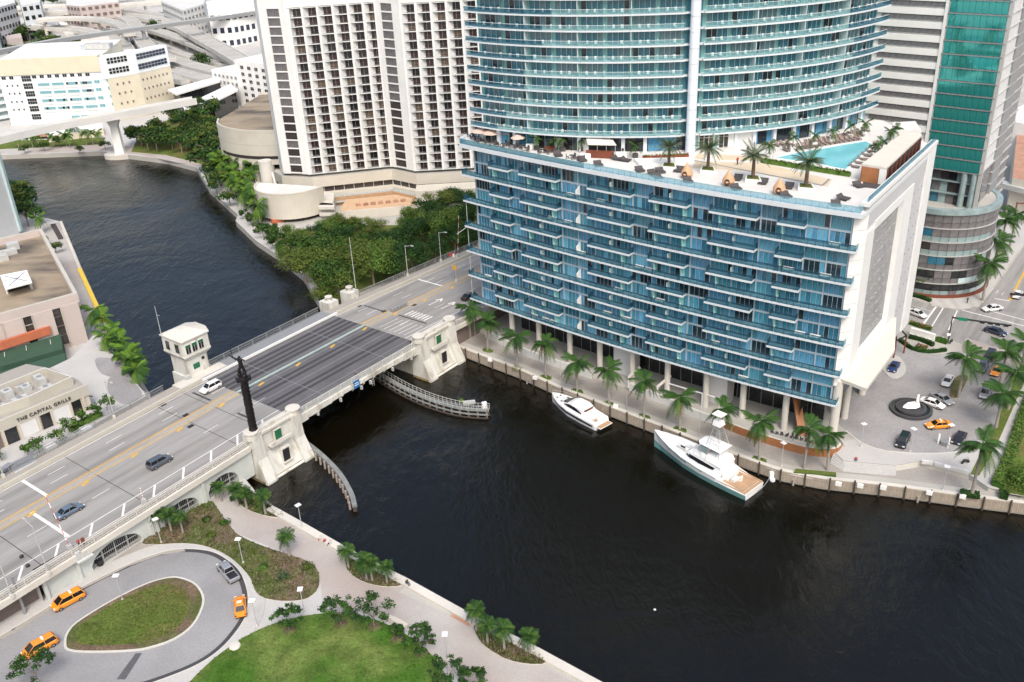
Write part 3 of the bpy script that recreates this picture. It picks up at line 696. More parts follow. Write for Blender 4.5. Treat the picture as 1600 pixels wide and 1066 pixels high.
# arcaded wall of the near approach
def arch_wall():
    b = MB(); zt = 7.4; T = -5.25; arches = [(-21.9, -15.2, 3.4, 5.4), (-31.4, -24.2, 3.3, 5.2), (-45.3, -36.0, 3.0, 5.3)]
    edges = sorted(arches); s = -53.5; m = 'bridge_green_white'
    for a, e, zs, zc in edges:
        b.quad(bw(s, T, 1.5), bw(a, T, 1.5), bw(a, T, zt), bw(s, T, zt), m); n = 12
        arc = []
        for i in range(n+1):
            u = i/n; arc.append((a+(e-a)*u, zs+(zc-zs)*(1-(2*u-1)**2)**.6))
        b.sheet([bw(x, T, z) for x, z in arc], [bw(x, T, zt) for x, z in arc], m)
        b.sheet([bw(x, T, z) for x, z in arc], [bw(x, T+1.6, z) for x, z in arc], m)
        for x in (a, e): b.quad(bw(x, T, 1.5), bw(x, T+1.6, 1.5), bw(x, T+1.6, zs), bw(x, T, zs), m)
        s = e
    b.quad(bw(s, T, 1.5), bw(-11.5, T, 1.5), bw(-11.5, T, zt), bw(s, T, zt), m)
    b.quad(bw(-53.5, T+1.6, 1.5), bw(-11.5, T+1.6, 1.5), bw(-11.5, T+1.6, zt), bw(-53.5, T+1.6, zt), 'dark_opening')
    return b, arches
b, arches = arch_wall(); part('arcade_wall', b, BR)
for a, e, zs, zc in arches:
    b = MB(); n = int((e-a)/.35)
    for i in range(1, n):
        s = a+(e-a)*i/n; z = zs+(zc-zs)*(1-(2*i/n-1)**2)**.6
        b.box(bw(s, -4.7, (2+z)/2), (.05, .05, z-2), 'steel_grey', _ba)
    for k in range(1, 4): s = a+(e-a)*k/4; b.box(bw(s, -4.75, 3.4), (.14, .14, 2.8), 'lamp_grey', _ba)
    b.box(bw((a+e)/2, -4.75, 2.5), (e-a, .08, .1), 'lamp_grey', _ba); b.box(bw((a+e)/2, -4.75, 3.6), (e-a, .08, .1), 'lamp_grey', _ba)
    part('arch_grille', b, BR)
b = MB()
for s in (-53.2, -47.6, -34.0, -33.0, -22.9): b.box(bw(s, -5.4, 4.4), (.55, .5, 5.8), 'bridge_green_white', _ba)
part('pilaster', b, BR)
b = MB(); slabst(b, -5.6, -5.2, -108, -11.8, -.95, .12, 'concrete_light'); part('cornice', b, BR)
b = MB(); slabst(b, -5.5, -5.2, 48, 96, -.95, .12, 'concrete_light'); part('cornice', b, BR)
b = MB(); b.quad(bw(-110, -3.9, 1.4), bw(-54, -3.9, 1.4), bw(-54, -3.9, 7), bw(-110, -3.9, 7), 'shade_brown'); b.quad(bw(-54, -3.9, 1.4), bw(-54, -5.3, 1.4), bw(-54, -5.3, 7), bw(-54, -3.9, 7), 'bridge_green_white'); part('abutment_wall', b, BR)  # brown sheet colours in the shade of the underpass opening
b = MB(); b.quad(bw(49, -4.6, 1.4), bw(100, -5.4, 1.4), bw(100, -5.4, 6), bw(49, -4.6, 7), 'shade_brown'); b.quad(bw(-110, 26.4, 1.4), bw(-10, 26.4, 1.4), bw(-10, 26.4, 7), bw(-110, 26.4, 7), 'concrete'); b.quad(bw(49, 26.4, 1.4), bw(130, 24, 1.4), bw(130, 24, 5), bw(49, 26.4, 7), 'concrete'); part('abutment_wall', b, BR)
b = MB(); b.box(bw(-57.2, -5.5, 5.0), (.35, .35, 9), 'steel_grey', _ba); part('drain_pipe', b, BR)

# ---------------------------------------------------------------- bridge tender's house
HT = thing('tender_house', 'white bridge tender house with green door and hipped roof beside the roadway', 'house', bw(-2.2, 30, 0))
m = 'bridge_white'
def oct_ring(z, e): return [bw(-3.6-e, 26.8-e, z), bw(1.4+e, 26.8-e, z), bw(2.6+e, 28.6, z), bw(2.6+e, 32, z), bw(1.2+e, 32.6+e, z), bw(-3.6-e, 32.6+e, z)]
b = MB(); b.loft([oct_ring(-2, .5), oct_ring(8, .3)], 'bridge_white'); part('foundation', b, HT)
b = MB(); b.loft([oct_ring(8, 0), oct_ring(12.4, 0)], m); part('lower_wall', b, HT)
b = MB(); b.loft([oct_ring(12.0, 0), oct_ring(13.1, .8), oct_ring(13.4, .85)], m); part('corbel', b, HT)
b = MB(); b.loft([oct_ring(13.4, .75), oct_ring(16.9, .7)], m); part('upper_wall', b, HT)
b = MB(); b.loft([oct_ring(16.8, .95), oct_ring(17.1, 1.0), [lerp(p, bw(-1.3, 30.2, 18.3), .75)+Vector((0, 0, 0)) for p in oct_ring(18.0, .9)]], 'concrete_light'); part('roof', b, HT)
def wface(mbm, s, t, z, w, h, along, mt, depth=.12):
    mbm.box(bw(s, t, z), (w, depth, h) if along else (depth, w, h), mt, _ba)
for k, s in enumerate((-3.2, -1.6, 0)):
    b = MB(); wface(b, s, 26.05, 15.0, 1.25, 2.2, True, 'white_wall', .2); part('window', b, HT)
    for q in (-.3, .3):
        b = MB(); wface(b, s+q, 25.98, 14.7, .48, 1.35, True, 'glass_dark', .2); part('pane', b, HT)
    b = MB(); wface(b, s, 25.98, 15.7, 1.15, .5, True, 'shutter_green', .24); part('transom', b, HT)
b = MB(); P0, P1 = oct_ring(0, .75)[1], oct_ring(0, .75)[2]
pm = (P0+P1)/2; an = math.atan2((P1-P0).y, (P1-P0).x); b.box((pm.x, pm.y, 15.0), (1.7, .3, 2.1), 'glass_dark', an); b.box((pm.x, pm.y, 15.75), (1.8, .36, .4), 'shutter_green', an); part('window', b, HT)
b = MB()
for t in (28.2, 31.5): b.box(bw(-4.35, t, 15), (.2, 1.2, 1.9), 'glass_dark', _ba)
part('window', b, HT)
b = MB(); b.box(bw(-1.6, 26.75, 9.55), (1.5, .2, 2.5), 'shutter_green', _ba); part('door', b, HT)
b = MB(); b.lathe([(.32, -.06), (.32, .06)], bw(.2, 26.7, 11.4), 'dark_opening', 10); b.box(bw(.3, 26.75, 11.3), (.6, .16, .6), 'dark_opening', _ba); part('porthole', b, HT)
b = MB(); b.tube(bw(-4.6, 32.6, 17.0), bw(-4.6, 32.6, 24.0), .09, .05, 'lamp_grey'); b.tube(bw(-4.6, 32.6, 22), bw(-4.6, 31.6, 22), .04, .04, 'lamp_grey'); part('mast', b, HT)
b = MB(); b.box(bw(-4.6, 26.2, 8.7), (1.2, .8, 1.2), 'hvac', _ba); part('cabinet', b, HT)
b = MB(); b.prism([bw(-8, 24.2), bw(4, 24.2), bw(4, 27), bw(-8, 27)], 7.6, 8.42, 'concrete_light'); part('doorstep', b, HT)

HT.location += UB*2.4; ORG[HT] = Vector(HT.location)
# ---------------------------------------------------------------- monument column with a bronze figure
SC = thing('monument_column', 'dark bronze column topped by a figure drawing a bow on the stone pier', 'monument', bw(-9.9, -5.0, 9.6))
c = bw(-9.9, -5.0, 0)
b = MB(); b.lathe([(1.25, 9.5), (1.3, 10.2), (1.1, 10.35), (1.1, 10.6)], c, 'concrete_light', 16); part('plinth', b, SC)
b = MB(); b.lathe([(.78, 10.5), (.85, 10.8), (.74, 11.2), (.70, 15), (.62, 20), (.60, 21.2)], c, 'bronze', 18, ); 
for k in range(14):
    for q in range(6):
        a = k*2.4+q*1.05; z = 11.5+k*.66; b.box((c.x+.66*math.cos(a), c.y+.66*math.sin(a), z), (.22, .22, .42), 'bronze', a)
part('shaft', b, SC)
b = MB(); b.lathe([(.6, 21.1), (1.25, 21.4), (1.3, 21.7), (.9, 21.85), (.8, 22.2)], c, 'bronze', 12)
for k in range(8):
    a = k*math.pi/4; b.box((c.x+1.15*math.cos(a), c.y+1.15*math.sin(a), 21.5), (.5, .4, .5), 'bronze', a)
part('capital', b, SC)
def skinned(name, verts, edges, radii, root, sub=1):
    me = bpy.data.meshes.new(name); me.from_pydata(verts, edges, []); o = bpy.data.objects.new(name, me); COL.objects.link(o)
    md = o.modifiers.new('skin', 'SKIN'); md.use_smooth_shade = True
    for i, v in enumerate(me.skin_vertices[0].data): v.radius = (radii[i], radii[i]) if not hasattr(radii[i], '__len__') else radii[i]; v.use_root = i == root
    if sub: sm = o.modifiers.new('sub', 'SUBSURF'); sm.levels = sub; sm.render_levels = sub
    dg = bpy.context.evaluated_depsgraph_get(); out = bpy.data.meshes.new_from_object(o.evaluated_get(dg)); out.name = name
    bpy.data.objects.remove(o); return out
# crouching companions (a mother with child at his feet) and the archer above
arch_v = [(0, 0, 1.15), (0, 0, 1.45), (0, 0, 1.8), (0, 0, 2.02), (0, .02, 2.22), (.18, .1, .7), (.28, .2, .2), (.32, .32, .12), (-.2, -.1, .7), (-.3, -.25, .15), (-.34, -.12, .1),
          (.3, .1, 1.8), (.6, .35, 2.05), (.85, .6, 2.5), (-.3, -.05, 1.8), (-.6, -.1, 1.72), (-.35, .1, 1.95)]
arch_e = [(0, 1), (1, 2), (2, 3), (3, 4), (0, 5), (5, 6), (6, 7), (0, 8), (8, 9), (9, 10), (2, 11), (11, 12), (12, 13), (2, 14), (14, 15), (15, 16)]
arch_r = [.2, .18, .22, .09, .15, .14, .09, .07, .14, .09, .07, .1, .08, .05, .1, .08, .05]
me = skinned('figure', arch_v, arch_e, arch_r, 0); me.materials.append(MATS['bronze'])
o = inst('figure', me, SC, c+Vector((0, 0, 22.4))-ORG[SC], R(150), 1.75)
b = MB(); pb = [Vector((c.x-1.0, c.y+.7, 25.0)), Vector((c.x-1.5, c.y+.9, 25.9)), Vector((c.x-1.55, c.y+.95, 26.8)), Vector((c.x-1.6, c.y+1.1, 27.8))]
for i in range(3): b.tube(pb[i], pb[i+1], .06, .05, 'bronze', 6)
part('bow', b, SC)
kv = [(0, 0, .35), (0, .05, .7), (0, .1, 1.0), (0, .12, 1.2), (.2, .3, .35), (.2, .1, .05), (-.2, .3, .35), (-.2, .1, .05), (.25, .25, .75), (-.25, .25, .75)]
ke = [(0, 1), (1, 2), (2, 3), (0, 4), (4, 5), (0, 6), (6, 7), (1, 8), (1, 9)]
me = skinned('companion_figure', kv, ke, [.24, .22, .09, .16, .15, .1, .15, .1, .09, .09], 0); me.materials.append(MATS['bronze'])
inst('companion_figure', me, SC, c+Vector((.35, -.4, 22.0))-ORG[SC], R(200), 1.5); inst('companion_figure', me, SC, c+Vector((-.5, .3, 22.0))-ORG[SC], R(60), 1.4)

# ---------------------------------------------------------------- curved fenders in the river
def fender(name, pts, label, walkway, piles_side):
    F = thing(name, label, 'fender', (pts[0][0], pts[0][1], 0)); P = smooth_loop([Vector((p[0], p[1], 0)) for p in pts], 6, False)
    if walkway:
        b = MB(); b.ribbon(P, offset_path(P, 1.15), 1.75, 1.92, 'timber_grey'); part('walkway', b, F)
        b = MB(); Q = offset_path(P, 1.3); b.ribbon(Q, offset_path(P, 1.5), 1.0, 1.3, 'timber_grey'); part('wale', b, F); b = MB(); b.ribbon(Q, offset_path(P, 1.5), .2, .45, 'timber_dark'); part('wale', b, F); b = MB(); b.ribbon(offset_path(P, -.2), P, .1, .8, 'timber_dark'); part('wale', b, F)
        for off in (-.1, 1.2):
            q = offset_path(P, off); b = MB()
            for i in range(len(q)-1): b.beam((q[i].x, q[i].y, 3.0), (q[i+1].x, q[i+1].y, 3.0), .08, .08, 'lamp_grey'); b.beam((q[i].x, q[i].y, 2.45), (q[i+1].x, q[i+1].y, 2.45), .05, .05, 'lamp_grey')
            part('handrail', b, F)
        po = MB(); po.box((0, 0, .65), (.09, .09, 1.3), 'lamp_grey'); pm = po.mesh('rail_post')
        for off in (-.1, 1.2):
            for p in offset_path(P, off)[::1]: inst('rail_post', pm, F, (p.x-ORG[F].x, p.y-ORG[F].y, 1.8))
    else:
        b = MB(); b.ribbon(P, offset_path(P, .9), .9, 1.6, 'timber_grey'); b.ribbon(offset_path(P, .1), offset_path(P, .8), -.4, 1.0, 'timber_dark'); part('fender_wall', b, F)
    pl = MB(); pl.tube((0, 0, -1.5), (0, 0, 1.75), .24, .22, 'pile', 8); pme = pl.mesh('pile')
    L = sum((P[i+1]-P[i]).length for i in range(len(P)-1)); n = int(L/1.7); acc = 0; nxt = .5; q = offset_path(P, piles_side)
    for i in range(len(P)-1):
        d = (P[i+1]-P[i]).length
        while nxt < acc+d:
            u = (nxt-acc)/d; p = lerp(q[i], q[i+1], u); inst('pile', pme, F, (p.x-ORG[F].x, p.y-ORG[F].y, random.uniform(-.2, .15)), random.random()*3); nxt += 1.9
        acc += d
    return F
fender('curved_fender', [at(462, 684, 1.5), at(485, 700, 1.5), at(510, 722, 1.5), at(530, 745, 1.5), at(545, 772, 1.5), at(550, 790, 1.5)], 'curved timber fender with a row of round piles off the near pier', False, -.35)
F2 = fender('curved_fender', [at(765, 641, 1.5), at(725, 638, 1.5), at(685, 628, 1.5), at(645, 612, 1.5), at(612, 594, 1.5), at(585, 577, 1.5)], 'curved walkway fender with handrails running out from under the bridge', True, .75)
e = at(757, 637, 1.9); b = MB(); b.box((e.x, e.y, 2.5), (1.0, .8, 1.3), 'sign_white', .3); part('light_cabinet', b, F2)
e = at(721, 628, 1.9); b = MB(); b.box((e.x, e.y, 2.2), (.8, .3, .8), 'leaf_lime', .3); part('marker', b, F2)
e = at(733, 630, 1.9); b = MB(); b.box((e.x, e.y, 2.1), (2.6, .9, .5), 'hvac', .1); part('cable_box', b, F2)
# ================================================================== blue podium block with balconies
def facY(x):
    s = x/30; return 100*(1.9450682-.27962998*s+.01584970*s*s+.00166750*s**3)
# arc-length table of the slab edge
_xs = [-9.4+.2*i for i in range(int(68.1/.2)+1)]; _P = [Vector((x, facY(x), 0)) for x in _xs]; _L = [0.]
for i in range(1, len(_P)): _L.append(_L[-1]+(_P[i]-_P[i-1]).length)
FL = _L[-1]
def fac(l, inset=0., z=0.):
    l = max(0., min(FL, l)); i = min(len(_L)-2, max(0, int(np.searchsorted(_L, l))-1))
    t = (l-_L[i])/(_L[i+1]-_L[i]); p = _P[i].lerp(_P[i+1], t); d = (_P[i+1]-_P[i]).normalized()
    return Vector((p.x-d.y*inset, p.y+d.x*inset, z))
def facdir(l):
    i = min(len(_L)-2, max(0, int(np.searchsorted(_L, l))-1)); d = _P[i+1]-_P[i]; return math.atan2(d.y, d.x)
def lx(x): return float(np.interp(x, _xs, _L))
PB = thing('podium_block', 'wide blue glass waterfront block with long white edged balconies and a pool terrace', 'building', (26, 176, 3))
LEV = [48.57]+[48-6*k for k in range(1, 7)]           # underside of the long balconies
TER = 49.0                                            # roof terrace level
G0, G1 = lx(-7.4), lx(57.2); GI = 1.75                # glass from..to, inset from the slab edges
SC_, SD = Vector((60.7, 149.5, 0)), Vector((.6, .8, 0))   # side wall line
SN = Vector((.8, -.6, 0))
def side(v, out=0., z=0.): p = SC_+SD*v+SN*out; return Vector((p.x, p.y, z))
# core
core = [fac(G0+(G1-G0)*i/24, GI+.35) for i in range(25)]+[side(.2, -.9), side(42, -.9), Vector((82, 205, 0)), Vector((60, 225, 0)), Vector((6, 222, 0)), Vector((-6, 208, 0))]
b = MB(); b.prism(core, 12.2, 48.6, 'pane_dark', 'deck_white', bottom=True); part('core_wall', b, PB)
roof = [fac(FL*i/30, 0) for i in range(31)]+[side(-.2, .0), side(42, 0), Vector((84, 206, 0)), Vector((60, 226, 0)), Vector((6, 223, 0)), Vector((-9.4, 210, 0))]
b = MB(); b.prism(roof, 48.3, TER, 'slab_white', 'deck_white'); part('roof_terrace', b, PB)
# long balconies: slab + glass rail
def curve(l0, l1, ins, z, step=2.2):
    n = max(1, int(abs(l1-l0)/step)); return [fac(l0+(l1-l0)*i/n, ins, z) for i in range(n+1)]
post = MB(); post.box((0, 0, .55), (.06, .06, 1.1), 'rail_cyan'); post_me = post.mesh('rail_post')
for k, z in enumerate(LEV):
    b = MB(); b.ribbon(curve(0, FL-.2, 0, 0), curve(0, FL-.2, GI+.2, 0), z, z+(.62 if k == 0 else .36), 'slab_white')
    bal = part('balcony', b, PB)
    zz = z+(.62 if k == 0 else .36)
    b = MB(); b.ribbon(curve(.15, FL-.35, .1, 0), curve(.15, FL-.35, .16, 0), zz+.08, zz+1.05, 'rail_navy' if k else 'rail_cyan')
    if k == 0:
        b = MB(); b.ribbon(curve(.15, 34, .1, 0), curve(.15, 34, .16, 0), zz+.0, zz+1.05, 'rail_navy'); b.ribbon(curve(34, FL-.35, .1, 0), curve(34, FL-.35, .16, 0), zz+.0, zz+1.05, 'rail_cyan')
    b.ribbon(curve(.15, FL-.35, .06, 0), curve(.15, FL-.35, .18, 0), zz+1.05, zz+1.13, 'rail_top' if k else 'rail_pale')
    for l in (.12, FL-.35):
        a = fac(l, .1); c2 = fac(l, GI)
        b.beam((a.x, a.y, zz+.55), (c2.x, c2.y, zz+.55), .06, 1.0, 'rail_navy' if k else 'rail_cyan')
    rl = part('railing', b, bal)
    b = MB(); n = int(FL/1.35)
    for i in range(n):
        p = fac(.3+i*1.35, .03); b.box((p.x, p.y, zz+.5), (.06, .05, 1.0), 'rail_top' if k else 'rail_cyan', facdir(i*1.35))
    part('rail_post', b, bal, kind='stuff')
# bays
XB = [(-3.5, .7), (2.9, 10.3), (16.1, 23.8), (26.9, 33.2), (36.7, 44.0), (47.0, 51.0)]
fins = [-7.4, -4.2, -.2, 3.2, 6.6, 10.6, 13.7, 16.9, 20.0, 23.6, 27.2, 30.2, 33.6, 36.9, 40.4, 44.2, 47.3, 50.9, 54.2, 57.2]
pane_mats = ['pane_blue', 'pane_teal', 'pane_deep', 'pane_dark', 'pane_sky']
PANE = {}
def pane_mesh(m, w, h):
    key = (m, round(w, 2), round(h, 2))
    if key not in PANE:
        b = MB(); b.box((0, 0, 0), (w, .07, h), m); PANE[key] = b.mesh('pane')
    return PANE[key]
cand = []
rng = random.Random(11)
for k in range(6):
    ztop, zbot = LEV[k], LEV[k+1]
    for fl in range(2):                                # 0 upper floor, 1 lower floor
        z0 = zbot+.36 if fl else zbot+3.28; z1 = zbot+2.95 if fl else ztop-.02
        for i in range(len(fins)-1):
            l0, l1 = lx(fins[i])+.12, lx(fins[i+1])-.12; n = max(2, int(round((l1-l0)/.92)))
            mood = rng.random(); kind = 'pane_dark' if mood < .16+.06*(i > 11) else rng.choice(['pane_blue', 'pane_blue', 'pane_teal', 'pane_teal', 'pane_deep', 'pane_deep', 'pane_sky'])
            for j in range(n):
                m = kind if rng.random() < .68 else rng.choice(pane_mats)
                l = l0+(l1-l0)*(j+.5)/n; cand.append(((l1-l0)/n-.07, z1-z0-.06, l, (z0+z1)/2, m, rng.uniform(-.012, .012)))
def camd(l, z): p = fac(l, GI, z); return (p-Vector((0, 0, H))).length
cand.sort(key=lambda c: camd(c[2], c[3]))
stuff = MB()
for q, (w, h, l, z, m, tw) in enumerate(cand):
    p = fac(l, GI+.08, z)
    if q < 296: inst('pane', pane_mesh(m, round(w*20)/20, round(h*20)/20), PB, p-ORG[PB], facdir(l)+tw)
    else: stuff.box(p, (w, .07, h), m, facdir(l)+tw)
part('pane', stuff, PB, kind='stuff')
# frames: fins, floor bands and mullions
b = MB()
for k in range(6):
    b.ribbon(curve(G0, G1, GI-.12, 0), curve(G0, G1, GI+.3, 0), LEV[k+1]+2.95, LEV[k+1]+3.3, 'mullion')
part('floor_band', b, PB)
finm = MB(); finm.box((0, 0, 0), (.2, .5, 6.0-.36), 'mullion'); fin_me = finm.mesh('fin')
for x in fins:
    l = lx(x)
    for k in range(6): p = fac(l, GI, LEV[k+1]+.36+2.82); inst('fin', fin_me, PB, p-ORG[PB], facdir(l))
b = MB()
for w, h, l, z, m, tw in cand:
    p = fac(l+w/2, GI+.02, z); b.box(p, (.05, .08, h), 'mullion', facdir(l))
part('mullion', b, PB, kind='stuff')
# small balconies between the long ones
for k in range(6):
    zb = LEV[k+1]+2.98
    for (xa, xb) in XB:
        la, lb = lx(xa), lx(xb)
        b = MB(); b.ribbon(curve(la, lb, .1, 0), curve(la, lb, GI+.2, 0), zb, zb+.36, 'slab_white'); bal = part('small_balcony', b, PB)
        zz = zb+.36; b = MB(); b.ribbon(curve(la+.1, lb-.1, .2, 0), curve(la+.1, lb-.1, .26, 0), zz+.05, zz+1.02, 'rail_navy'); b.ribbon(curve(la+.1, lb-.1, .17, 0), curve(la+.1, lb-.1, .29, 0), zz+1.02, zz+1.1, 'rail_top')
        for l in (la+.1, lb-.1):
            a, c2 = fac(l, .2), fac(l, GI); b.beam((a.x, a.y, zz+.55), (c2.x, c2.y, zz+.55), .05, 1.0, 'rail_navy'); b.beam((a.x, a.y, zz+1.06), (c2.x, c2.y, zz+1.06), .09, .08, 'rail_top')
        part('railing', b, bal)
        if xb-xa > 6:
            p = fac((la+lb)/2+.3, .95, zz); b = MB(); b.box((p.x, p.y, zz+.95), (.08, 1.3, 1.9), 'fin_pale', facdir((la+lb)/2)); part('partition', b, bal)
    # white screens and teal partitions on the long balconies
    zz = LEV[k+1]+.36
    p = fac(lx(14.0), .85, zz); b = MB(); an = facdir(lx(14.0))
    dx = Vector((math.cos(an), math.sin(an), 0)); nx = Vector((-dx.y, dx.x, 0)); q0 = fac(lx(14.0), .25); q1 = fac(lx(14.0), GI-.1)
    b.loft([[(q0.x-dx.x*.06, q0.y-dx.y*.06, zz), (q1.x-dx.x*.06, q1.y-dx.y*.06, zz), (q1.x-dx.x*.06, q1.y-dx.y*.06, zz+2.55), (q0.x-dx.x*.06, q0.y-dx.y*.06, zz+1.9)],
            [(q0.x+dx.x*.06, q0.y+dx.y*.06, zz), (q1.x+dx.x*.06, q1.y+dx.y*.06, zz), (q1.x+dx.x*.06, q1.y+dx.y*.06, zz+2.55), (q0.x+dx.x*.06, q0.y+dx.y*.06, zz+1.9)]], 'white_bright')
    part('screen', b, PB)
    for x in (-2.6, 4.6, 9.4, 22.3, 28.0, 32.6, 38.3, 47.8):
        an = facdir(lx(x)); p = fac(lx(x), 1.0, zz+1.25); b = MB(); b.box(p, (.12, 1.5, 2.5), 'fin_teal', an); p = fac(lx(x)+.1, .4, zz+.55); b.box(p, (.1, .5, 1.1), 'white_bright', an); part('partition', b, PB)
# white cladding pier at the corner, side wall
b = MB()
zc = 15.5
for k in range(12):
    z0 = 48.2-(k+1)*2.72; c0 = fac(lx(57.4), 1.2); c1 = side(0, 0)
    b.prism([c0, c1, side(0, -2.5), fac(lx(57.4), 3.5)], z0+.06, z0+2.72, 'white_paint')
part('corner_pier', b, PB)
b = MB(); z0, z1 = 16.5, 50.2
def wallq(v0, v1, za, zb, out, m): b.quad(side(v0, out, za), side(v1, out, za), side(v1, out, zb), side(v0, out, zb), m)
wallq(0, 42, z0, z1, -.9, 'panel_grey'); 
part('side_wall', b, PB)
def sbox(v0, v1, za, zb, out0, out1, m, name, label=None):
    bb = MB(); bb.prism([side(v0, out0), side(v1, out0), side(v1, out1), side(v0, out1)], za, zb, m, bottom=True); return part(name, bb, PB, label)
sbox(0, 4.6, z0, 44.6, -.9, .05, 'white_paint', 'side_frame'); sbox(4.6, 22.8, 44.6-.6, 45.6, -.9, .05, 'white_paint', 'side_frame'); sbox(22.8, 28.6, z0, 45.6, -.9, .05, 'white_paint', 'side_frame'); sbox(4.6, 22.8, z0, 19.0, -.9, .05, 'white_paint', 'side_frame')
sbox(36.8, 42, z0-6, 50.2, -.9, .12, 'white_paint', 'side_frame'); sbox(28.6, 36.8, z0-6, 46.5, -.9, -.2, 'panel_grey2', 'side_panel'); sbox(0, 36.8, 45.6, 50.0, -.9, -.1, 'panel_grey2', 'parapet_panel')
sbox(-1.5, 42.2, 49.9, 50.6, -1.1, .25, 'white_paint', 'coping')
b = MB()
for i in range(7):
    for j in range(10):
        v = 6.2+i*2.5+(j % 2)*1.2; z = 20.8+j*2.35
        if v < 21.8: b.box(side(v, -.88, z), (1.2, .05, .13), 'panel_grey2', math.atan2(.8, .6))
part('slot_fin', b, PB)
b = MB()
for j in range(11):
    for v in (30.3, 33.2, 35.6): b.box(side(v, -.17, 18+j*2.5), (.22, .1, .3), 'steel_grey', math.atan2(.8, .6))
part('side_vent', b, PB)
b = MB(); b.prism([side(-1, -.2), side(41.5, -.2), side(41.5, -.1), side(-1, -.1)], 50.6, 51.5, 'rail_navy'); part('terrace_railing', b, PB)
# canopy over the arrival court
b = MB(); b.prism([side(-.9, -1.5), side(-2.2, 4.1), side(15, 4.1), side(29.5, .3), side(29.5, -1)], 16.3, 16.95, 'concrete_light', 'canvas', bottom=True); part('canopy', b, PB, 'cream flat canopy')
# columns, lobby wall
def column(p, z0, z1, r, m='concrete_light'):
    bb = MB(); bb.tube((p.x, p.y, z0), (p.x, p.y, z1), r, r, m, 16); return part('column', bb, PB)
for px, py in [(787, 490), (830, 505), (880, 525), (928, 540), (980, 555), (1036, 570), (1097, 585), (1157, 603), (1225, 620)]:
    p = at(px, py, 12); l = lx(p.x); column(fac(l, 2.6), 2.5, 12.3, .62)
column(side(-.6, -1.2), 2.5, 16.5, .85); column(side(9, -2), 2.5, 16.5, .7); column(side(20, -2), 2.5, 16.5, .7)
lob = [fac(lx(-4)+i*(lx(55)-lx(-4))/16, 9.5) for i in range(17)]
b = MB(); b.ribbon(lob, offset_path(lob, .3), 2.9, 12.2, 'glass_dark'); part('lobby_glass', b, PB)
b = MB()
for i in range(30):
    l = lx(-4)+i*(lx(55)-lx(-4))/29; p = fac(l, 9.4, 7.5); b.box(p, (.12, .15, 9.2), 'steel_grey', facdir(l))
part('lobby_mullion', b, PB)
for x in (20.5, 38.0): p = fac(lx(x), 6.5); b = MB(); b.box((p.x, p.y, 7.5), (4.5, 3.5, 9.4), 'panel_grey', facdir(lx(x))); part('service_core', b, PB)
b = MB(); b.prism([side(0, -8), side(42, -8), Vector((74, 200, 0)), Vector((30, 205, 0)), fac(lx(20), 14), fac(lx(50), 12)], 2.9, 16.4, 'glass_dark'); part('lobby_glass', b, PB)
# terrace walls between lobby deck and promenade
tw = smooth_loop(ats([(760, 521), (826, 552), (881, 571), (925, 586)], 3), 3, False); tw2 = smooth_loop(ats([(985, 604), (1040, 626), (1100, 651), (1126, 657)], 3), 3, False)
for t in (tw, tw2): b = MB(); b.ribbon(t, offset_path(t, -.45), 2.1, 4.0, 'white_wall'); part('terrace_wall', b, PB)
tw3 = smooth_loop(ats([(1129, 660), (1160, 673), (1215, 691), (1260, 703), (1300, 706), (1312, 697)], 3), 4, False)
b = MB(); b.ribbon(tw3, offset_path(tw3, -.5), 2.1, 3.9, 'copper_wood', mtop='concrete_light'); part('terrace_wall', b, PB, 'curved copper brown planter wall')
# balustrade of glass over the white wall, pergola and ramp down to the quay
for (x0, y0, x1, y1) in [(982, 590, 1000, 575), (1027, 605, 1048, 588)]:
    a, c = at(x0, y0, 5.5), at(x1, y1, 7); b = MB(); b.beam((a.x, a.y, 5.5), (c.x, c.y, 7.2), .5, .3, 'concrete_light'); b.beam((a.x, a.y, 3), (a.x, a.y, 5.5), .3, .3, 'white_wall'); part('ramp_frame', b, PB)
b = MB()
for x in (30.5, 33.5, 36.5, 39.5): p = fac(lx(x), 2.2); b.box((p.x, p.y, 4.4), (.16, .16, 3.2), 'white_paint', 0)
q0, q1 = fac(lx(30.5), 2.2), fac(lx(39.5), 2.2); b.beam((q0.x, q0.y, 6), (q1.x, q1.y, 6), .2, .2, 'white_paint'); part('pergola', b, PB)
b = MB(); q0, q1 = fac(lx(50), 7, 12), fac(lx(53.5), 2, 3); b.beam(q0, q1, 1.5, .4, 'copper_wood'); part('stair', b, PB)
b = MB(); q0, q1 = fac(lx(-9.2), 1), Vector((-9, 210, 0)); b.tube(fac(.3, .6, 2), fac(.3, .6, 36), .08, .08, 'lamp_grey', 6); b.tube(fac(.3, .6, 30), at(714, 366, 29), .07, .07, 'lamp_grey', 6); part('guy_mast', b, PB)

# ================================================================== curved tower above it
TW = thing('curved_tower', 'tall curved glass tower with rows of white balconies rising behind the pool terrace', 'tower', (38, 205, TER))
TX0, TX1, TXC = -6.9, 82.6, 38.0
def towY(x): d = x-37.6; return 188.6+.0065*d*d+1.15e-6*d**4
def tow(x, inset=0., z=0.):
    e = .05; d = Vector((2*e, towY(x+e)-towY(x-e), 0)).normalized(); return Vector((x-d.y*inset, towY(x)+d.x*inset, z))
def towa(x): return math.atan2(towY(x+.05)-towY(x-.05), .1)
def tcurve(x0, x1, ins, step=2.): n = max(1, int((x1-x0)/step)); return [tow(x0+(x1-x0)*i/n, ins) for i in range(n+1)]
NF = 11; FH = 2.96; TZ = 52.3; TI = 1.7
zt = TZ+NF*FH
wing = [(-6.9, 36.3), (39.9, 82.6)]
cl = tcurve(-5.2, 81.2, TI+.25); cb = [Vector((p.x, 2*211.5-p.y, 0)) for p in cl[::-1]]
b = MB(); b.prism(cl+cb, TER, zt, 'fin_teal', 'deck_white'); part('core_wall', b, TW)
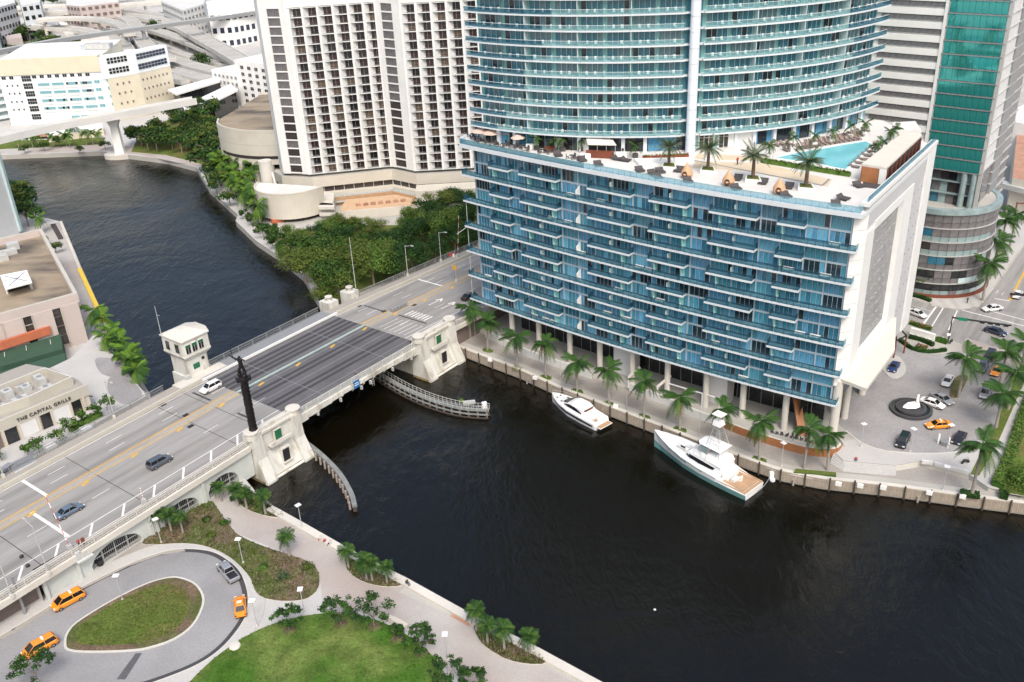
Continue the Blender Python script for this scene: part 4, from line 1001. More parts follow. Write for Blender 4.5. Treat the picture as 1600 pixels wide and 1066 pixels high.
tp = []; rng = random.Random(5)
for k in range(NF):
    z = TZ+FH*k
    for wi, (x0, x1) in enumerate(wing):
        ca, cbk = tcurve(x0, x1, 0), tcurve(x0, x1, TI+.3)
        if wi == 0: ca = [tow(x0+.6, TI+2)+Vector((-.4, 0, 0)), tow(x0-.1, .9)]+ca; cbk = [tow(x0+.6, TI+2.2), tow(x0+.6, TI+1.2)]+cbk
        else: ca = ca+[tow(x1+.1, .9), tow(x1-.6, TI+2)+Vector((.4, 0, 0))]; cbk = cbk+[tow(x1-.6, TI+1.2), tow(x1-.6, TI+2.2)]
        b = MB(); b.ribbon(ca, cbk, z, z+.3, 'slab_white'); bal = part('balcony', b, TW)
        # rail: tinted dark towards the tips, clear in the middle
        b = MB(); xs = [x0+.2+(x1-x0-.4)*i/22 for i in range(23)]
        lim = 13.5-k*-.9
        for i in range(22):
            xm = (xs[i]+xs[i+1])/2; tip = (xm-x0 < 7+k*1.3) if wi == 0 else (x1-xm < 6+k*.9)
            a0, a1 = tow(xs[i], .08), tow(xs[i+1], .08)
            b.beam((a0.x, a0.y, z+.78), (a1.x, a1.y, z+.78), .04, .85, 'rail_navy' if tip else 'rail_pale')
            b.beam((a0.x, a0.y, z+1.28), (a1.x, a1.y, z+1.28), .08, .07, 'slab_white')
        part('railing', b, bal)
    z0, z1 = z+.3, z+FH
    for (x0, x1) in ((-5.0, 36.0), (40.2, 80.9)):
        nu = 8; 
        for u in range(nu):
            xa, xb = x0+(x1-x0)*u/nu, x0+(x1-x0)*(u+1)/nu
            n = 4; xa2 = xa+.55
            kind = rng.choice(['tower_pane', 'tower_pane', 'tower_pane_grey'])
            for j in range(n):
                m = kind if rng.random() < .75 else rng.choice(['tower_pane_dark', 'tower_pane', 'tower_pane_grey', 'tower_pane_dark'])
                xm = xa2+(xb-xa2-.25)*(j+.5)/n; w = (xb-xa2-.25)/n/max(.6, math.cos(towa(xm)))-.07; tp.append((w, z1-z0-.04, xm, (z0+z1)/2, m))
tp.sort(key=lambda c: (tow(c[2], TI, c[3])-Vector((0, 0, H))).length)
stuff = MB()
for q, (w, h, x, z, m) in enumerate(tp):
    p = tow(x, TI+.1, z)
    if q < 290: inst('pane', pane_mesh(m, round(w*20)/20, round(h*20)/20), TW, p-ORG[TW], towa(x))
    else: stuff.box(p, (w, .07, h), m, towa(x))
part('pane', stuff, TW, kind='stuff')
b = MB()
for w, h, x, z, m in tp: b.box(tow(x+w/2*math.cos(towa(x)), TI+.02, z), (.07, .09, h), 'fin_pale', towa(x))
part('mullion', b, TW, kind='stuff')
prt = MB(); prt.box((0, 0, 0), (.14, TI-.1, 2.6), 'fin_pale'); prt_me = prt.mesh('partition')
prs = MB(); prs.box((0, 0, 0), (.12, .7, 1.1), 'white_bright'); prs_me = prs.mesh('partition')
for k in range(NF):
    z = TZ+FH*k
    for (x0, x1) in ((-5.0, 36.0), (40.2, 80.9)):
        for u in range(1, 8):
            xa = x0+(x1-x0)*u/8
            inst('partition', prt_me if u % 2 == 0 else prs_me, TW, tow(xa+.1, TI/2+.1 if u % 2 == 0 else .5, z+1.6 if u % 2 == 0 else z+.85)-ORG[TW], towa(xa))
# central round column with joints
b = MB(); z = TER
while z < zt:
    b.tube((TXC, 188.2, z), (TXC, 188.2, z+FH-.05), .98, .98, 'column_blue_white', 20); z += FH
part('column', b, TW, 'white round column between the two wings')
b = MB(); b.box((TXC, 190.2, (TZ+zt)/2), (3.4, .3, zt-TZ), 'tower_pane', 0)
for k in range(NF): b.box((TXC, 189.6, TZ+FH*k+.15), (3.6, 1.2, .3), 'slab_white', 0)
part('recess_glass', b, TW)
# terrace floor of the tower
b = MB(); rr = random.Random(3)
for x in [-5, -1.5, 2, 6.5, 11, 15.5, 20, 24.5, 29]: b.box(tow(x, TI-.3, (TER+TZ)/2), (.75, .75, TZ-TER), 'column_blue_white', towa(x))
for x in [48, 52, 56.5, 61, 65.5, 70, 74.5, 79]: b.box(tow(x, TI-.3, (TER+TZ)/2), (.7, .7, TZ-TER), 'column_blue_white', towa(x))
part('pillar', b, TW)
b = MB()
for i in range(44):
    x = -4.5+i*1.95; m = rr.choice(['pane_deep', 'pane_dark', 'pane_blue', 'tower_pane_dark'])
    if 6 < x < 28: m = rr.choice(['tower_pane_dark', 'glass_dark', 'panel_grey'])
    if 29 < x < 36: m = 'pane_blue'
    if 39.5 < x < 49: continue
    inst('terrace_pane', pane_mesh(m, 1.9, TZ-TER-.1), TW, tow(x, TI+.1, (TER+TZ)/2)-ORG[TW], towa(x))
b = MB()
for x in (40.8, 45.0): 
    b.box(tow(x+1, TI+.1, TER+1.6), (3.4, .2, 3.1), 'white_paint', 0)
    for q in range(3): b.box(tow(x+q*1.0, TI-.03, TER+1.25), (.8, .1, 2.1), 'glass_dark', 0); b.box(tow(x+q*1.0, TI-.03, TER+2.75), (.8, .1, .6), 'glass_dark', 0)
b.box(tow(50, TI+.1, TER+1.6), (4, .2, 3.2), 'white_paint', towa(50)); part('terrace_door', b, TW)
# white sofas and tables left out on the long balconies of the block
so = MB(); so.box((0, 0, .25), (1.9, .8, .3), 'white_bright'); so.box((0, .35, .55), (1.9, .16, .5), 'white_bright')
for sx in (-.9, .9): so.box((sx, 0, .5), (.14, .8, .3), 'white_bright')
so_me = so.mesh('balcony_sofa'); snum = {}
for k, x in [(1, 12.6), (1, 18.2), (2, 8.8), (2, 12), (3, 14.5), (3, 25.2), (3, 27), (4, 21.5), (4, 29), (5, -5.5), (5, 19.4), (5, 23), (6, 4.5), (6, 7), (6, 8.6), (6, 43.5), (5, 38.5), (4, 51.6), (4, 53.9), (2, 49), (1, 55.2), (2, 54.4)]:
    snum[k] = snum.get(k, 0)+1; o = bpy.data.objects.new('balcony_sofa', so_me); COL.objects.link(o); o.location = fac(lx(x), .85, LEV[k]+.36); o.rotation_euler = (0, 0, facdir(lx(x))); props(o, 'white sofa out on the %s long balcony from the roof, %s along it' % (ordn(k), ordn(snum[k]-1)), 'sofa', 'white sofas on the long balconies')
# white chairs on the balconies
ch = MB()
for sx in (-.22, .22):
    for sy in (-.2, .2): ch.box((sx, sy, .2), (.04, .04, .4), 'white_bright')
ch.box((0, 0, .42), (.52, .5, .06), 'white_bright'); ch.box((0, .24, .7), (.5, .05, .55), 'white_bright'); ch_me = ch.mesh('balcony_chair')
nw = {}
for k in range(0, NF-1):
    for (x0, x1) in ((-5.0, 36.0), (40.2, 80.9)):
        for u in range(8):
            for q in (.35, .68):
                x = x0+(x1-x0)*(u+q)/8
                if rr.random() < .2: continue
                o = bpy.data.objects.new('balcony_chair', ch_me); COL.objects.link(o); o.location = tow(x, .75, TZ+FH*k+.3); o.rotation_euler = (0, 0, towa(x)+rr.uniform(-.6, .6))
                nw[(k, x0)] = nw.get((k, x0), 0)+1; props(o, 'white chair on the %s wing, %s balcony row up, %s from its left end' % ('left' if x0 < 0 else 'right', ordn(k), ordn(nw[(k, x0)]-1)), 'chair', 'white chairs on the tower balconies')
# ================================================================== white hotel slab with a grid of recessed rooms
HY = thing('hotel_slab', 'white concrete hotel slab with a grid of recessed rooms and dark glass strips', 'building', (-45, 315, 3))
rng = random.Random(21)
def pl(A, B):
    A = Vector((A[0], A[1], 0)); B = Vector((B[0], B[1], 0)); d = (B-A).normalized(); n = Vector((d.y, -d.x, 0))     # n faces the viewer side
    return lambda v, out=0., z=0.: Vector((A.x+d.x*v+n.x*out, A.y+d.y*v+n.y*out, z)), (B-A).length, math.atan2(d.y, d.x)
ZT, ZB, FHT, NR = 76.9, 12.9, 2.77, 19                # rows continue above the frame
top = 13.3+FHT*NR+6
def quadw(b, f, v0, v1, z0, z1, out, m): b.quad(f(v0, out, z0), f(v1, out, z0), f(v1, out, z1), f(v0, out, z1), m)
def boxw(b, f, v0, v1, z0, z1, o0, o1, m, mtop=None): b.prism([f(v0, o0), f(v1, o0), f(v1, o1), f(v0, o1)], z0, z1, m, mtop, bottom=True)
P = [(-76, 317), (-74.2, 312.0), (-64, 308.9), (-37.9, 313.9), (-29.1, 307), (14, 308)]
body = [Vector((x, y+2.6, 0)) for x, y in P]+[Vector((14, 335, 0)), Vector((-77, 340, 0))]
b = MB(); b.prism(body, 3, top, 'white_paint'); part('core_wall', b, HY)
winmesh = {}
def cellwin(m):
    if m not in winmesh:
        q = MB(); q.box((0, 0, 0), (2.35, .1, FHT-.3), m); q.box((-.2, -.06, 0), (.06, .06, FHT-.3), 'white_wall'); q.box((0, -.3, -FHT/2+.75), (2.35, .06, .1), 'glass_dark'); winmesh[m] = q.mesh('window')
    return winmesh[m]
def roomface(A, B, first, ncell, pitch, end):
    f, L, an = pl(A, B)
    for c in range(ncell):
        v = first+pitch*c
        # fin, splayed side wall
        b = MB(); boxw(b, f, v-2.35, v-1.75, ZB, top, -1.9, 0, 'white_paint')
        b.prism([f(v-1.75, 0), f(v-1.75, -1.7), f(v, -1.7)], ZB, top-6, 'white_paint'); part('fin', b, HY)
        for k in range(NR):
            zc = 13.3+FHT*k+FHT/2-.1
            r = rng.random(); m = 'window_maroon' if r < .48 else 'window_black' if r < .72 else 'window_tan' if r < .86 else 'glass_brown'
            if zc > 67.5 and k % 2: continue
            inst('window', cellwin(m), HY, f(v+1.2, -1.55, zc)-ORG[HY], an)
    b = MB()
    for k in range(NR+1): boxw(b, f, first-1.75, first-1.75+pitch*(ncell-1)+4.2, 13.05+FHT*k-.12, 13.05+FHT*k+.12, -1.8, -.12, 'white_paint', 'steel_grey')
    part('floor_slab', b, HY)
    return f, L, an
f, L, an = roomface(P[2], P[3], 1.15, 6, 4.72, 0)
b = MB(); boxw(b, f, -1.2, L, top-6, top, -3, .02, 'white_paint'); boxw(b, f, -1.4, -.6, ZB, top, -3, .05, 'white_paint'); boxw(b, f, L-.4, L+.1, ZB, top, -3, 0, 'white_paint'); part('corner_pier', b, HY)
f2, L2, an2 = roomface(P[4], P[5], 1.6, 9, 4.72, 0); b = MB(); boxw(b, f2, -.2, L2, top-6, top, -3, .02, 'white_paint'); part('crown_wall', b, HY)
def stripface(A, B, v0, v1):
    f, L, an = pl(A, B); b = MB(); boxw(b, f, 0, v0, ZB, top, -3, 0, 'white_paint'); boxw(b, f, v1, L, ZB, top, -3, 0, 'white_paint'); boxw(b, f, v0, v1, ZB, top-6, -3, -.4, 'white_paint'); boxw(b, f, v0, v1, top-5.9, top, -3, .01, 'white_paint')
    for k in range(NR+1): boxw(b, f, v0, v1, 13.3+FHT*k-.22, 13.3+FHT*k+.18, -.5, .02, 'white_paint')
    part('stair_wall', b, HY)
    q = MB(); w = v1-v0; q.box((0, 0, 0), (w, .1, FHT-.42), 'glass_grey')
    for j in range(1, 5): q.box((-w/2+w*j/5, -.07, 0), (.06, .06, FHT-.42), 'black_metal')
    q2 = MB(); q2.box((0, 0, 0), (w, .1, FHT-.42), 'glass_brown')
    for j in range(1, 5): q2.box((-w/2+w*j/5, -.07, 0), (.06, .06, FHT-.42), 'black_metal')
    ma, mc = q.mesh('strip_window'), q2.mesh('strip_window')
    boxw(MB(), f, 0, 1, 0, 1, 0, 1, 'white_paint')
    for k in range(NR): inst('strip_window', ma if rng.random() < (.15+.8*(k > 7)) else mc, HY, f((v0+v1)/2, -.3, 13.3+FHT*(k+.5)-.02)-ORG[HY], an)
stripface(P[1], P[2], 2.9, 7.2); stripface(P[3], P[4], 2.2, 7.0)
b = MB(); boxw(b, pl(P[0], P[1])[0], -3, pl(P[0], P[1])[1], ZB, top, -4, 0, 'white_paint'); part('end_wall', b, HY)
# projecting band and the podium floors
def offs(o): return [Vector((p[0], p[1], 0)) for p in [(-78.5, 318-o), (-74.9-o*.35, 311.7-o), (-64, 308.2-o), (-37.9, 313.2-o), (-29.1, 306.2-o), (14, 307-o)]]
b = MB(); b.ribbon(offs(.1), offs(-3), 8.6, 12.0, 'cream_wall', mtop='concrete'); part('podium_band', b, HY)
b = MB(); b.ribbon(offs(-.8), offs(-3), 6.6, 8.6, 'glass_brown'); part('podium_window', b, HY)
b = MB()
for A, B in zip(offs(-.7)[:-1], offs(-.7)[1:]):
    ff, LL, aa = pl(A, B); n = int(LL/3)
    for i in range(n+1): b.box(ff(LL*i/max(1, n), .05, 7.6), (.16, .3, 2.0), 'cream_wall', aa)
part('podium_mullion', b, HY)
b = MB(); b.ribbon(offs(1.6)[2:5], offs(-2)[2:5], 5.6, 6.7, 'cream_wall'); part('balcony_band', b, HY)
# sloping glass roof strip over the restaurant terrace
A0, A1 = offs(1.5)[2:5], offs(5.5)[2:5]
b = MB(); b.sheet([Vector((p.x, p.y, 5.7)) for p in A0], [Vector((p.x, p.y, 4.2)) for p in A1], 'glass_roof')
for i in range(2):
    for q in range(14):
        u = q/13; a, c = lerp(A0[i], A0[i+1], u), lerp(A1[i], A1[i+1], u); b.beam((a.x, a.y, 5.78), (c.x, c.y, 4.28), .12, .1, 'lamp_grey')
part('glass_roof', b, HY)
b = MB(); b.prism(ats([(530, 330), (650, 322), (655, 312), (617, 304), (540, 312)], 5.0), 3, 5.0, 'cream_wall', 'terrace_floor'); part('terrace', b, HY)
bw_ = offs(5.2)[2:5]; b = MB(); b.ribbon([p+Vector((0, .6, 0)) for p in bw_], [p+Vector((0, 1, 0)) for p in bw_], 3, 5.9, 'teak'); part('terrace_back_wall', b, HY)
ft = ats([(528, 333), (650, 323), (770, 318)], 5.6)
b = MB(); b.ribbon(ft, offset_path(ft, .5), 3.1, 6.0, 'cream_wall'); part('terrace_parapet', b, HY)
b = MB(); fo = offset_path(ft, .3); b.ribbon(fo, offset_path(ft, .6), 0.5, 3.1, 'pane_grey'); part('lower_window', b, HY)
b = MB()
for i in range(22): p = lerp(ft[0], ft[1], i/21) if True else 0; b.box((p.x, p.y+.1, 1.8), (.12, .3, 2.6), 'cream_wall')
part('lower_mullion', b, HY)
b = MB()
for i in range(7): p = lerp(at(560, 322, 5), at(630, 315, 5), i/6); b.box((p.x, p.y, 5.4), (1.4, 1.0, .8), 'terracotta', rng.random()); 
part('terrace_planter', b, HY)
b = MB(); c0 = at(450, 318, 12); b.prism([at(498, 318, 8), at(520, 318, 8), at(522, 300, 8), at(500, 296, 8)], 2.5, 7.5, 'concrete_light')
for k in range(3): b.prism([at(497, 321, 8), at(522, 321, 8), at(522, 316, 8), at(499, 314, 8)], 2.2+2.2*k, 3.1+2.2*k, 'concrete_light')
part('stair_tower', b, HY)
# right hand low block beside the glass block
b = MB(); b.prism([Vector((-29, 303, 0)), Vector((10, 304, 0)), Vector((10, 297, 0)), Vector((-29, 296, 0))], 3, 9.4, 'cream_wall'); part('podium_wing', b, HY)
b = MB(); b.box((-20, 295.9, 5.2), (17, .3, 1.6), 'glass_dark'); part('podium_window', b, HY)

# round drum in front of the slab
DR = thing('round_drum', 'low cream round drum with a pale flat roof beside the white hotel', 'building', (-70.5, 297, 3))
b = MB(); 
def arcw(c, r, a0, a1, n): return [Vector((c[0]+r*math.cos(R(a0+(a1-a0)*i/n)), c[1]+r*math.sin(R(a0+(a1-a0)*i/n)), 0)) for i in range(n+1)]
dc = (-69.5, 301.5); dw = arcw(dc, 12.2, 165, 335, 26)
b.prism(dw, 4.3, 12.4, 'cream_wall', 'white_wall', bottom=True); part('drum_wall', b, DR)
b = MB(); b.ribbon(dw, arcw(dc, 11.6, 165, 335, 26), 12.3, 12.75, 'cream_wall'); part('parapet', b, DR)
b = MB(); b.prism(arcw(dc, 10.5, 170, 330, 16), 1.5, 4.3, 'glass_dark'); part('undercroft', b, DR)
b = MB(); b.box((-73.5, 291.2, 2.8), (4, 2, 3), 'orange_roof', .5); part('brick_base', b, DR)
b = MB(); b.tube((-78.5, 307, 3), (-78.5, 307, 19), 2.2, 2.2, 'concrete_light', 14); b.beam((-75.5, 304, 11), (-76.5, 306, 15), .6, .6, 'concrete_light'); part('vent_shaft', b, DR)

# windowless hall with a curved wall
HALL = thing('curved_hall', 'windowless beige hall with a curved wall and a brown flat roof by the river bend', 'building', (-88, 352, 3))
hc = (-84, 356)
hw = [Vector((-106, 356, 0))]+arcw((-80.5, 360), 26.5, 204, 300, 22)+[Vector((-62, 360, 0)), Vector((-60, 395, 0)), Vector((-99, 399, 0))]
b = MB(); b.prism(hw, 10.0, 21.6, 'cream_wall', 'roof_dirty', bottom=True); part('hall_wall', b, HALL)
b = MB(); b.ribbon(hw, offset_path(hw, -.6, True) if False else offset_path(hw, .6), 21.5, 22.4, 'cream_wall'); part('parapet', b, HALL)
sl = arcw((-80.5, 360), 26.6, 212, 296, 22); b = MB(); b.ribbon(sl, arcw((-80.5, 360), 26.2, 212, 296, 22), 12.0, 13.1, 'glass_brown'); part('slot_window', b, HALL)
b = MB(); b.ribbon(arcw((-80.5, 360), 26.55, 200, 300, 22), arcw((-80.5, 360), 26.3, 200, 300, 22), 16.9, 17.0, 'concrete'); part('wall_joint', b, HALL)
b = MB(); b.prism(arcw((-80.5, 360), 23, 204, 300, 16)+[Vector((-62, 372, 0))], 2.5, 10, 'glass_dark'); part('recessed_wall', b, HALL)
b = MB()
for a in (208, 222, 236, 250, 264, 278): x, y = -80.5+26*math.cos(R(a)), 360+26*math.sin(R(a)); b.box((x, y, 6.2), (1.4, 1.4, 7.8), 'cream_wall', R(a))
part('pillar', b, HALL)
b = MB(); b.ribbon(arcw((-80.5, 360), 26.5, 204, 300, 22), arcw((-80.5, 360), 23, 204, 300, 22), 7.2, 7.8, 'cream_wall'); part('floor_band', b, HALL)

# ================================================================== green glass office tower
OF = thing('office_tower', 'green glass office tower with white banded flank and a round glass base', 'tower', (108, 222, 3))
fa, La, aa = pl((93.83, 225.2), (110.0, 211.28)); fr, Lr, ar = pl((110.0, 211.28), (129.09, 234.86))
FO = 2.94; zb0 = 33.8; NFO = 14
b = MB(); b.prism([fa(-13, -.3), fa(La+.4, -.3), fr(30, -.3), fr(30, -22), fa(-13, -22)], zb0, zb0+FO*NFO, 'panel_grey'); part('core_wall', b, OF)
gp = MB(); gw = (21.4-9.3)/9; gp.box((0, 0, 0), (gw-.05, .1, FO-.27), 'pane_green'); gpm = gp.mesh('pane')
wp = MB(); wp.box((0, 0, 0), (1.47, .1, 1.45), 'glass_grey'); wpm = wp.mesh('window')
for k in range(NFO):
    z = zb0+FO*k
    for j in range(9): inst('pane', gpm, OF, fa(9.3+gw*(j+.5), 0, z+FO/2+.08)-ORG[OF], aa)
    if z > 40:
        for j in range(9): inst('window', wpm, OF, fa(7.6-1.55*j, -.05, z+FO/2+.40)-ORG[OF], aa)
for k in range(NFO+1):
    z = zb0+FO*k; b = MB(); boxw(b, fa, 9.0, 22.0, z-.12, z+.12, -.2, .2, 'steel_grey'); part('floor_bar', b, OF)
    b = MB(); boxw(b, fa, -13, 8.5, z-.68, z+.75, -.2, .15, 'white_bright'); part('spandrel', b, OF)
b = MB(); boxw(b, fa, 8.4, 9.0, zb0-4, zb0+FO*NFO, -.3, .35, 'white_paint'); part('corner_fin', b, OF)
b = MB(); boxw(b, fa, 21.5, 22.3, zb0-10, zb0+FO*NFO, -.5, .1, 'lamp_grey'); part('corner_pier', b, OF)
for k in range(NFO):
    z = zb0+FO*k
    b = MB(); quadw(b, fr, .5, 6.4, z+.14, z+FO-.14, .1, 'pane_deep'); quadw(b, fr, 6.4, 13.6, z+.14, z+FO-.14, .1, 'tower_pane_grey'); quadw(b, fr, 21, 30, z+.14, z+FO-.14, .1, 'glass_grey'); part('side_glass', b, OF)
b = MB(); boxw(b, fr, 13.6, 20.7, 3, zb0+FO*NFO, -.3, .45, 'steel_grey'); part('side_pier', b, OF)
for k in range(NFO+6):
    z = zb0+FO*(k-6); b = MB(); boxw(b, fr, .3 if k > 5 else 13, 30, z-.09, z+.09, -.2, .5, 'lamp_grey'); part('side_bar', b, OF)
b = MB(); quadw(b, fr, 6, 30, 3, zb0, .05, 'glass_grey'); quadw(b, fa, -13, 22, 3, zb0, -2.2, 'glass_grey'); part('lower_wall', b, OF)
oc = (108.5, 223.5); orad = 13.0; zd = 24.6
for k in range(3):
    zz = zb0-2.95*(k+1)
    b = MB(); boxw(b, fa, 2, 20.5, zz, zz+.3, -2.0, -.7, 'pane_pale'); part('floor_bar', b, OF)
    for j in range(10): b = MB(); quadw(b, fa, 2.2+1.8*j, 3.9+1.8*j, zz+.36, zz+2.9, -1.4, rng.choice(['pane_grey', 'glass_dark', 'pane_pale', 'glass_grey', 'pane_deep', 'glass_brown'])); part('recessed_pane', b, OF)
for v in (18.4, 20.6): b = MB(); b.tube(fa(v, -.5, 20), fa(v, -.5, zb0), .7, .7, 'pane_pale', 12); part('column', b, OF)
b = MB(); b.tube((oc[0], oc[1], 3), (oc[0], oc[1], zd-1.2), orad-.35, orad-.35, 'glass_grey', 44); part('drum_wall', b, OF)
b = MB(); b.lathe([(orad+.1, 0), (orad+.5, .3), (orad+.5, 1.5), (orad-.9, 1.6), (orad-1.1, 1.1)], (oc[0], oc[1], zd-.6), 'pane_pale', 44); part('drum_cornice', b, OF)
b = MB(); b.tube((oc[0], oc[1], zd-1), (oc[0], oc[1], zd+.7), orad-.8, orad-.8, 'concrete', 30); part('drum_roof', b, OF)
dl = [3.3, 6.6, 10.2, 13.8, 17.3, 20.8, 24.3]; nd = 42; run = (None, None)
for k in range(6):
    for part_, (za, zc2) in enumerate(((dl[k]+.15, dl[k]+1.35), (dl[k]+1.45, dl[k+1]-.12))):
        for j in range(nd):
            a = 2*math.pi*(j+.5)/nd
            if not (math.pi*.9 < a < math.pi*2.1): continue
            if (k, part_) != run[0] or rng.random() < .22:
                r = rng.random(); run = ((k, part_), ('pane_pale' if r < .5 else 'glass_grey' if r < .9 else 'fin_pale') if part_ == 0 or k == 5 else ('glass_dark' if r < .25 else 'glass_brown' if r < .4 else 'glass_grey' if r < .7 else 'pane_pale' if r < .9 else 'pane_deep'))  # darker pane runs paint in a dark reflection band per floor
            mt = run[1] if rng.random() < .85 else 'glass_grey'
            key = ('drum', part_, k, mt)
            if key not in PANE: q = MB(); q.box((0, 0, 0), (2*math.pi*orad/nd-.08, .12, zc2-za), mt); PANE[key] = q.mesh('drum_pane')
            inst('drum_pane', PANE[key], OF, Vector((oc[0]+orad*math.cos(a), oc[1]+orad*math.sin(a), (za+zc2)/2))-ORG[OF], a+math.pi/2)
for z in dl[1:-1]:
    b = MB(); b.lathe([(orad+.05, -.12), (orad+.28, -.12), (orad+.28, .12), (orad+.05, .12)], (oc[0], oc[1], z), 'lamp_grey', 44); part('drum_band', b, OF)
b = MB(); b.lathe([(orad+.1, 0), (orad+.9, 0), (orad+.9, .7), (orad+.1, .7)], (oc[0], oc[1], 3.0), 'red_brown', 44); part('drum_base', b, OF)

# terracotta roofed block and elevated track at the right edge
TB = thing('terracotta_block', 'block with a worn terracotta roof behind the office tower at the edge', 'building', (165, 265, 3))
rp = ats([(1590, 200), (1582, 278), (1640, 290), (1700, 190)], 14)
b = MB(); b.prism(rp, 3, 14, 'cream_wall', 'terracotta'); part('roof_block', b, TB)
b = MB(); b.prism(ats([(1575, 190), (1590, 168), (1650, 140), (1650, 200)], 18), 3, 18, 'white_wall', 'white_wall'); part('upper_block', b, TB)
GW2 = thing('people_mover_track', 'short grey elevated track crossing above the far street at the right', 'viaduct', at(1585, 285, 12))
tp0 = ats([(1545, 276), (1600, 290), (1700, 312)], 12)
b = MB(); b.ribbon(tp0, offset_path(tp0, -3.2), 10.6, 12, 'lamp_grey'); part('track_beam', b, GW2)
b = MB(); 
for p in tp0[:2]: b.tube((p.x+.8, p.y+2, 2.5), (p.x+.8, p.y+2, 10.7), .8, .9, 'concrete_light', 12)
part('track_pier', b, GW2)

# ================================================================== left bank: restaurant pavilion
CG = thing('restaurant_pavilion', 'low cream restaurant pavilion with dark doors and lettering over the bridge road', 'building', (-95, 170, 6))
mb = MB(); mb.prism(ats([(-60, 760), (0, 745), (230, 618), (205, 590), (150, 520), (110, 560), (-60, 640)], 6.3)+[], 1.5, 6.3, 'concrete', 'path_pale'); struct('ground', mb)
mb = MB(); mb.prism(smooth_loop(ats([(150, 560), (190, 565), (200, 590), (160, 585)], 6.3), 4), 6.2, 6.34, 'path_pale', 'plaza_stone'); mb.prism(smooth_loop(ats([(172, 590), (205, 595), (222, 618), (195, 632), (170, 615)], 6.3), 4), 6.2, 6.345, 'path_pale', 'plaza_stone'); struct('pavement', mb)
fc, Lc, ac = pl((-100.5, 156.0), (-87.4, 170.4))
cb2 = [fc(-14, 0), fc(Lc, 0), fc(Lc+.5, -5), fc(Lc-.5, -14), fc(Lc-3, -21), fc(-14, -21)]
b = MB(); b.prism(cb2, 6, 11.3, 'beige_wall', 'sidewalk'); part('wall', b, CG)
b = MB(); b.ribbon([fc(-14, .25), fc(Lc+.2, .25)], [fc(-14, -.3), fc(Lc+.2, -.3)], 9.6, 11.9, 'cream'); part('fascia', b, CG)
eq = [fc(2.2, -3.4), fc(9, -2.2), fc(Lc-1, -3.2), fc(Lc-2.6, -12), fc(3.0, -12)]
b = MB(); b.ribbon(eq+[eq[0]], offset_path(eq, .35, True)+[offset_path(eq, .35, True)[0]], 11.2, 13.2, 'cream', mtop='white_wall'); part('roof_screen', b, CG)
b = MB(); b.prism(offset_path(eq, .3, True), 11.2, 11.36, 'sidewalk', 'sidewalk'); part('plant_floor', b, CG)
for (v, o, sx, sy, sz) in [(4.4, -8.5, 1.9, 1.5, 1.4), (4.2, -5.2, 2.6, 1.2, 1.0), (7.6, -9.2, 1.8, 2.2, 1.6), (8.2, -5.0, 3.0, 1.3, 1.1), (11, -8.6, 1.8, 1.8, 1.3), (13.6, -5.2, 2.4, 1.3, 1.1), (14.4, -9.6, 1.5, 3.2, 1.5), (6.2, -10.8, 2.2, .7, .7), (11.2, -10.9, 3, .6, .6)]:
    p = fc(v, o); b = MB(); b.box((p.x, p.y, 11.36+sz/2), (sx, sy, sz), 'hvac', ac); b.lathe([(.5, 0), (.5, .12)], (p.x, p.y, 11.36+sz), 'steel_grey', 10); part('air_handler', b, CG)
for k, (v, w, m) in enumerate([(-1.9, 1.5, 'glass_dark'), (.6, 1.6, 'shade_brown'), (3.3, 2.4, 'glass_dark'), (6.7, 3.4, 'panel_grey'), (10.2, 1.9, 'glass_dark'), (13.4, 3.4, 'panel_grey'), (16.6, 1.8, 'glass_dark'), (-4.6, 2.0, 'glass_dark'), (-8, 2.4, 'panel_grey')]):
    p = fc(v, .05); b = MB(); b.box((p.x, p.y, 7.95), (w, .25, 3.2), m, ac); part('door' if m == 'glass_dark' else 'shutter', b, CG)
b = MB()
for v in (-3.3, -.6, 1.9, 5.0, 8.7, 11.5, 15.3, 18.1): p = fc(v, .12); b.box((p.x, p.y, 8), (.5, .3, 3.9), 'beige_wall', ac)
part('pier', b, CG)
for k in range(5):
    b = MB(); p = fc(Lc+.6-.1*k, -1.5-2.2*k); b.box((p.x, p.y, 8.4), (1.2, .9, .25), 'navy_car', ac+.5, .5); part('awning', b, CG)
def lettering(name, txt, parent, loc, size, rx, rz, m, label=None, top=False, sx=1.):
    cu = bpy.data.curves.new(name, 'FONT'); cu.body = txt; cu.size = size; cu.extrude = .06; cu.align_x = 'LEFT'; cu.space_character = 1.15; cu.offset = .012
    o = bpy.data.objects.new('tmp', cu); COL.objects.link(o); dg = bpy.context.evaluated_depsgraph_get()
    me = bpy.data.meshes.new_from_object(o.evaluated_get(dg)); bpy.data.objects.remove(o); me.materials.clear(); me.materials.append(MATS[m])
    q = bpy.data.objects.new(name, me); _link(q, parent); q.location = Vector(loc)-(ORG[parent] if parent else Vector()); q.rotation_euler = (rx, 0, rz); q.scale = (sx, 1, 1)
    if label: q['label'] = label
    return q
lettering('lettering', 'THE CAPITAL GRILLE', CG, fc(4.9, .34, 10.25), 1.02, R(90), ac, 'letter_dark', 'dark capital letters across the fascia')
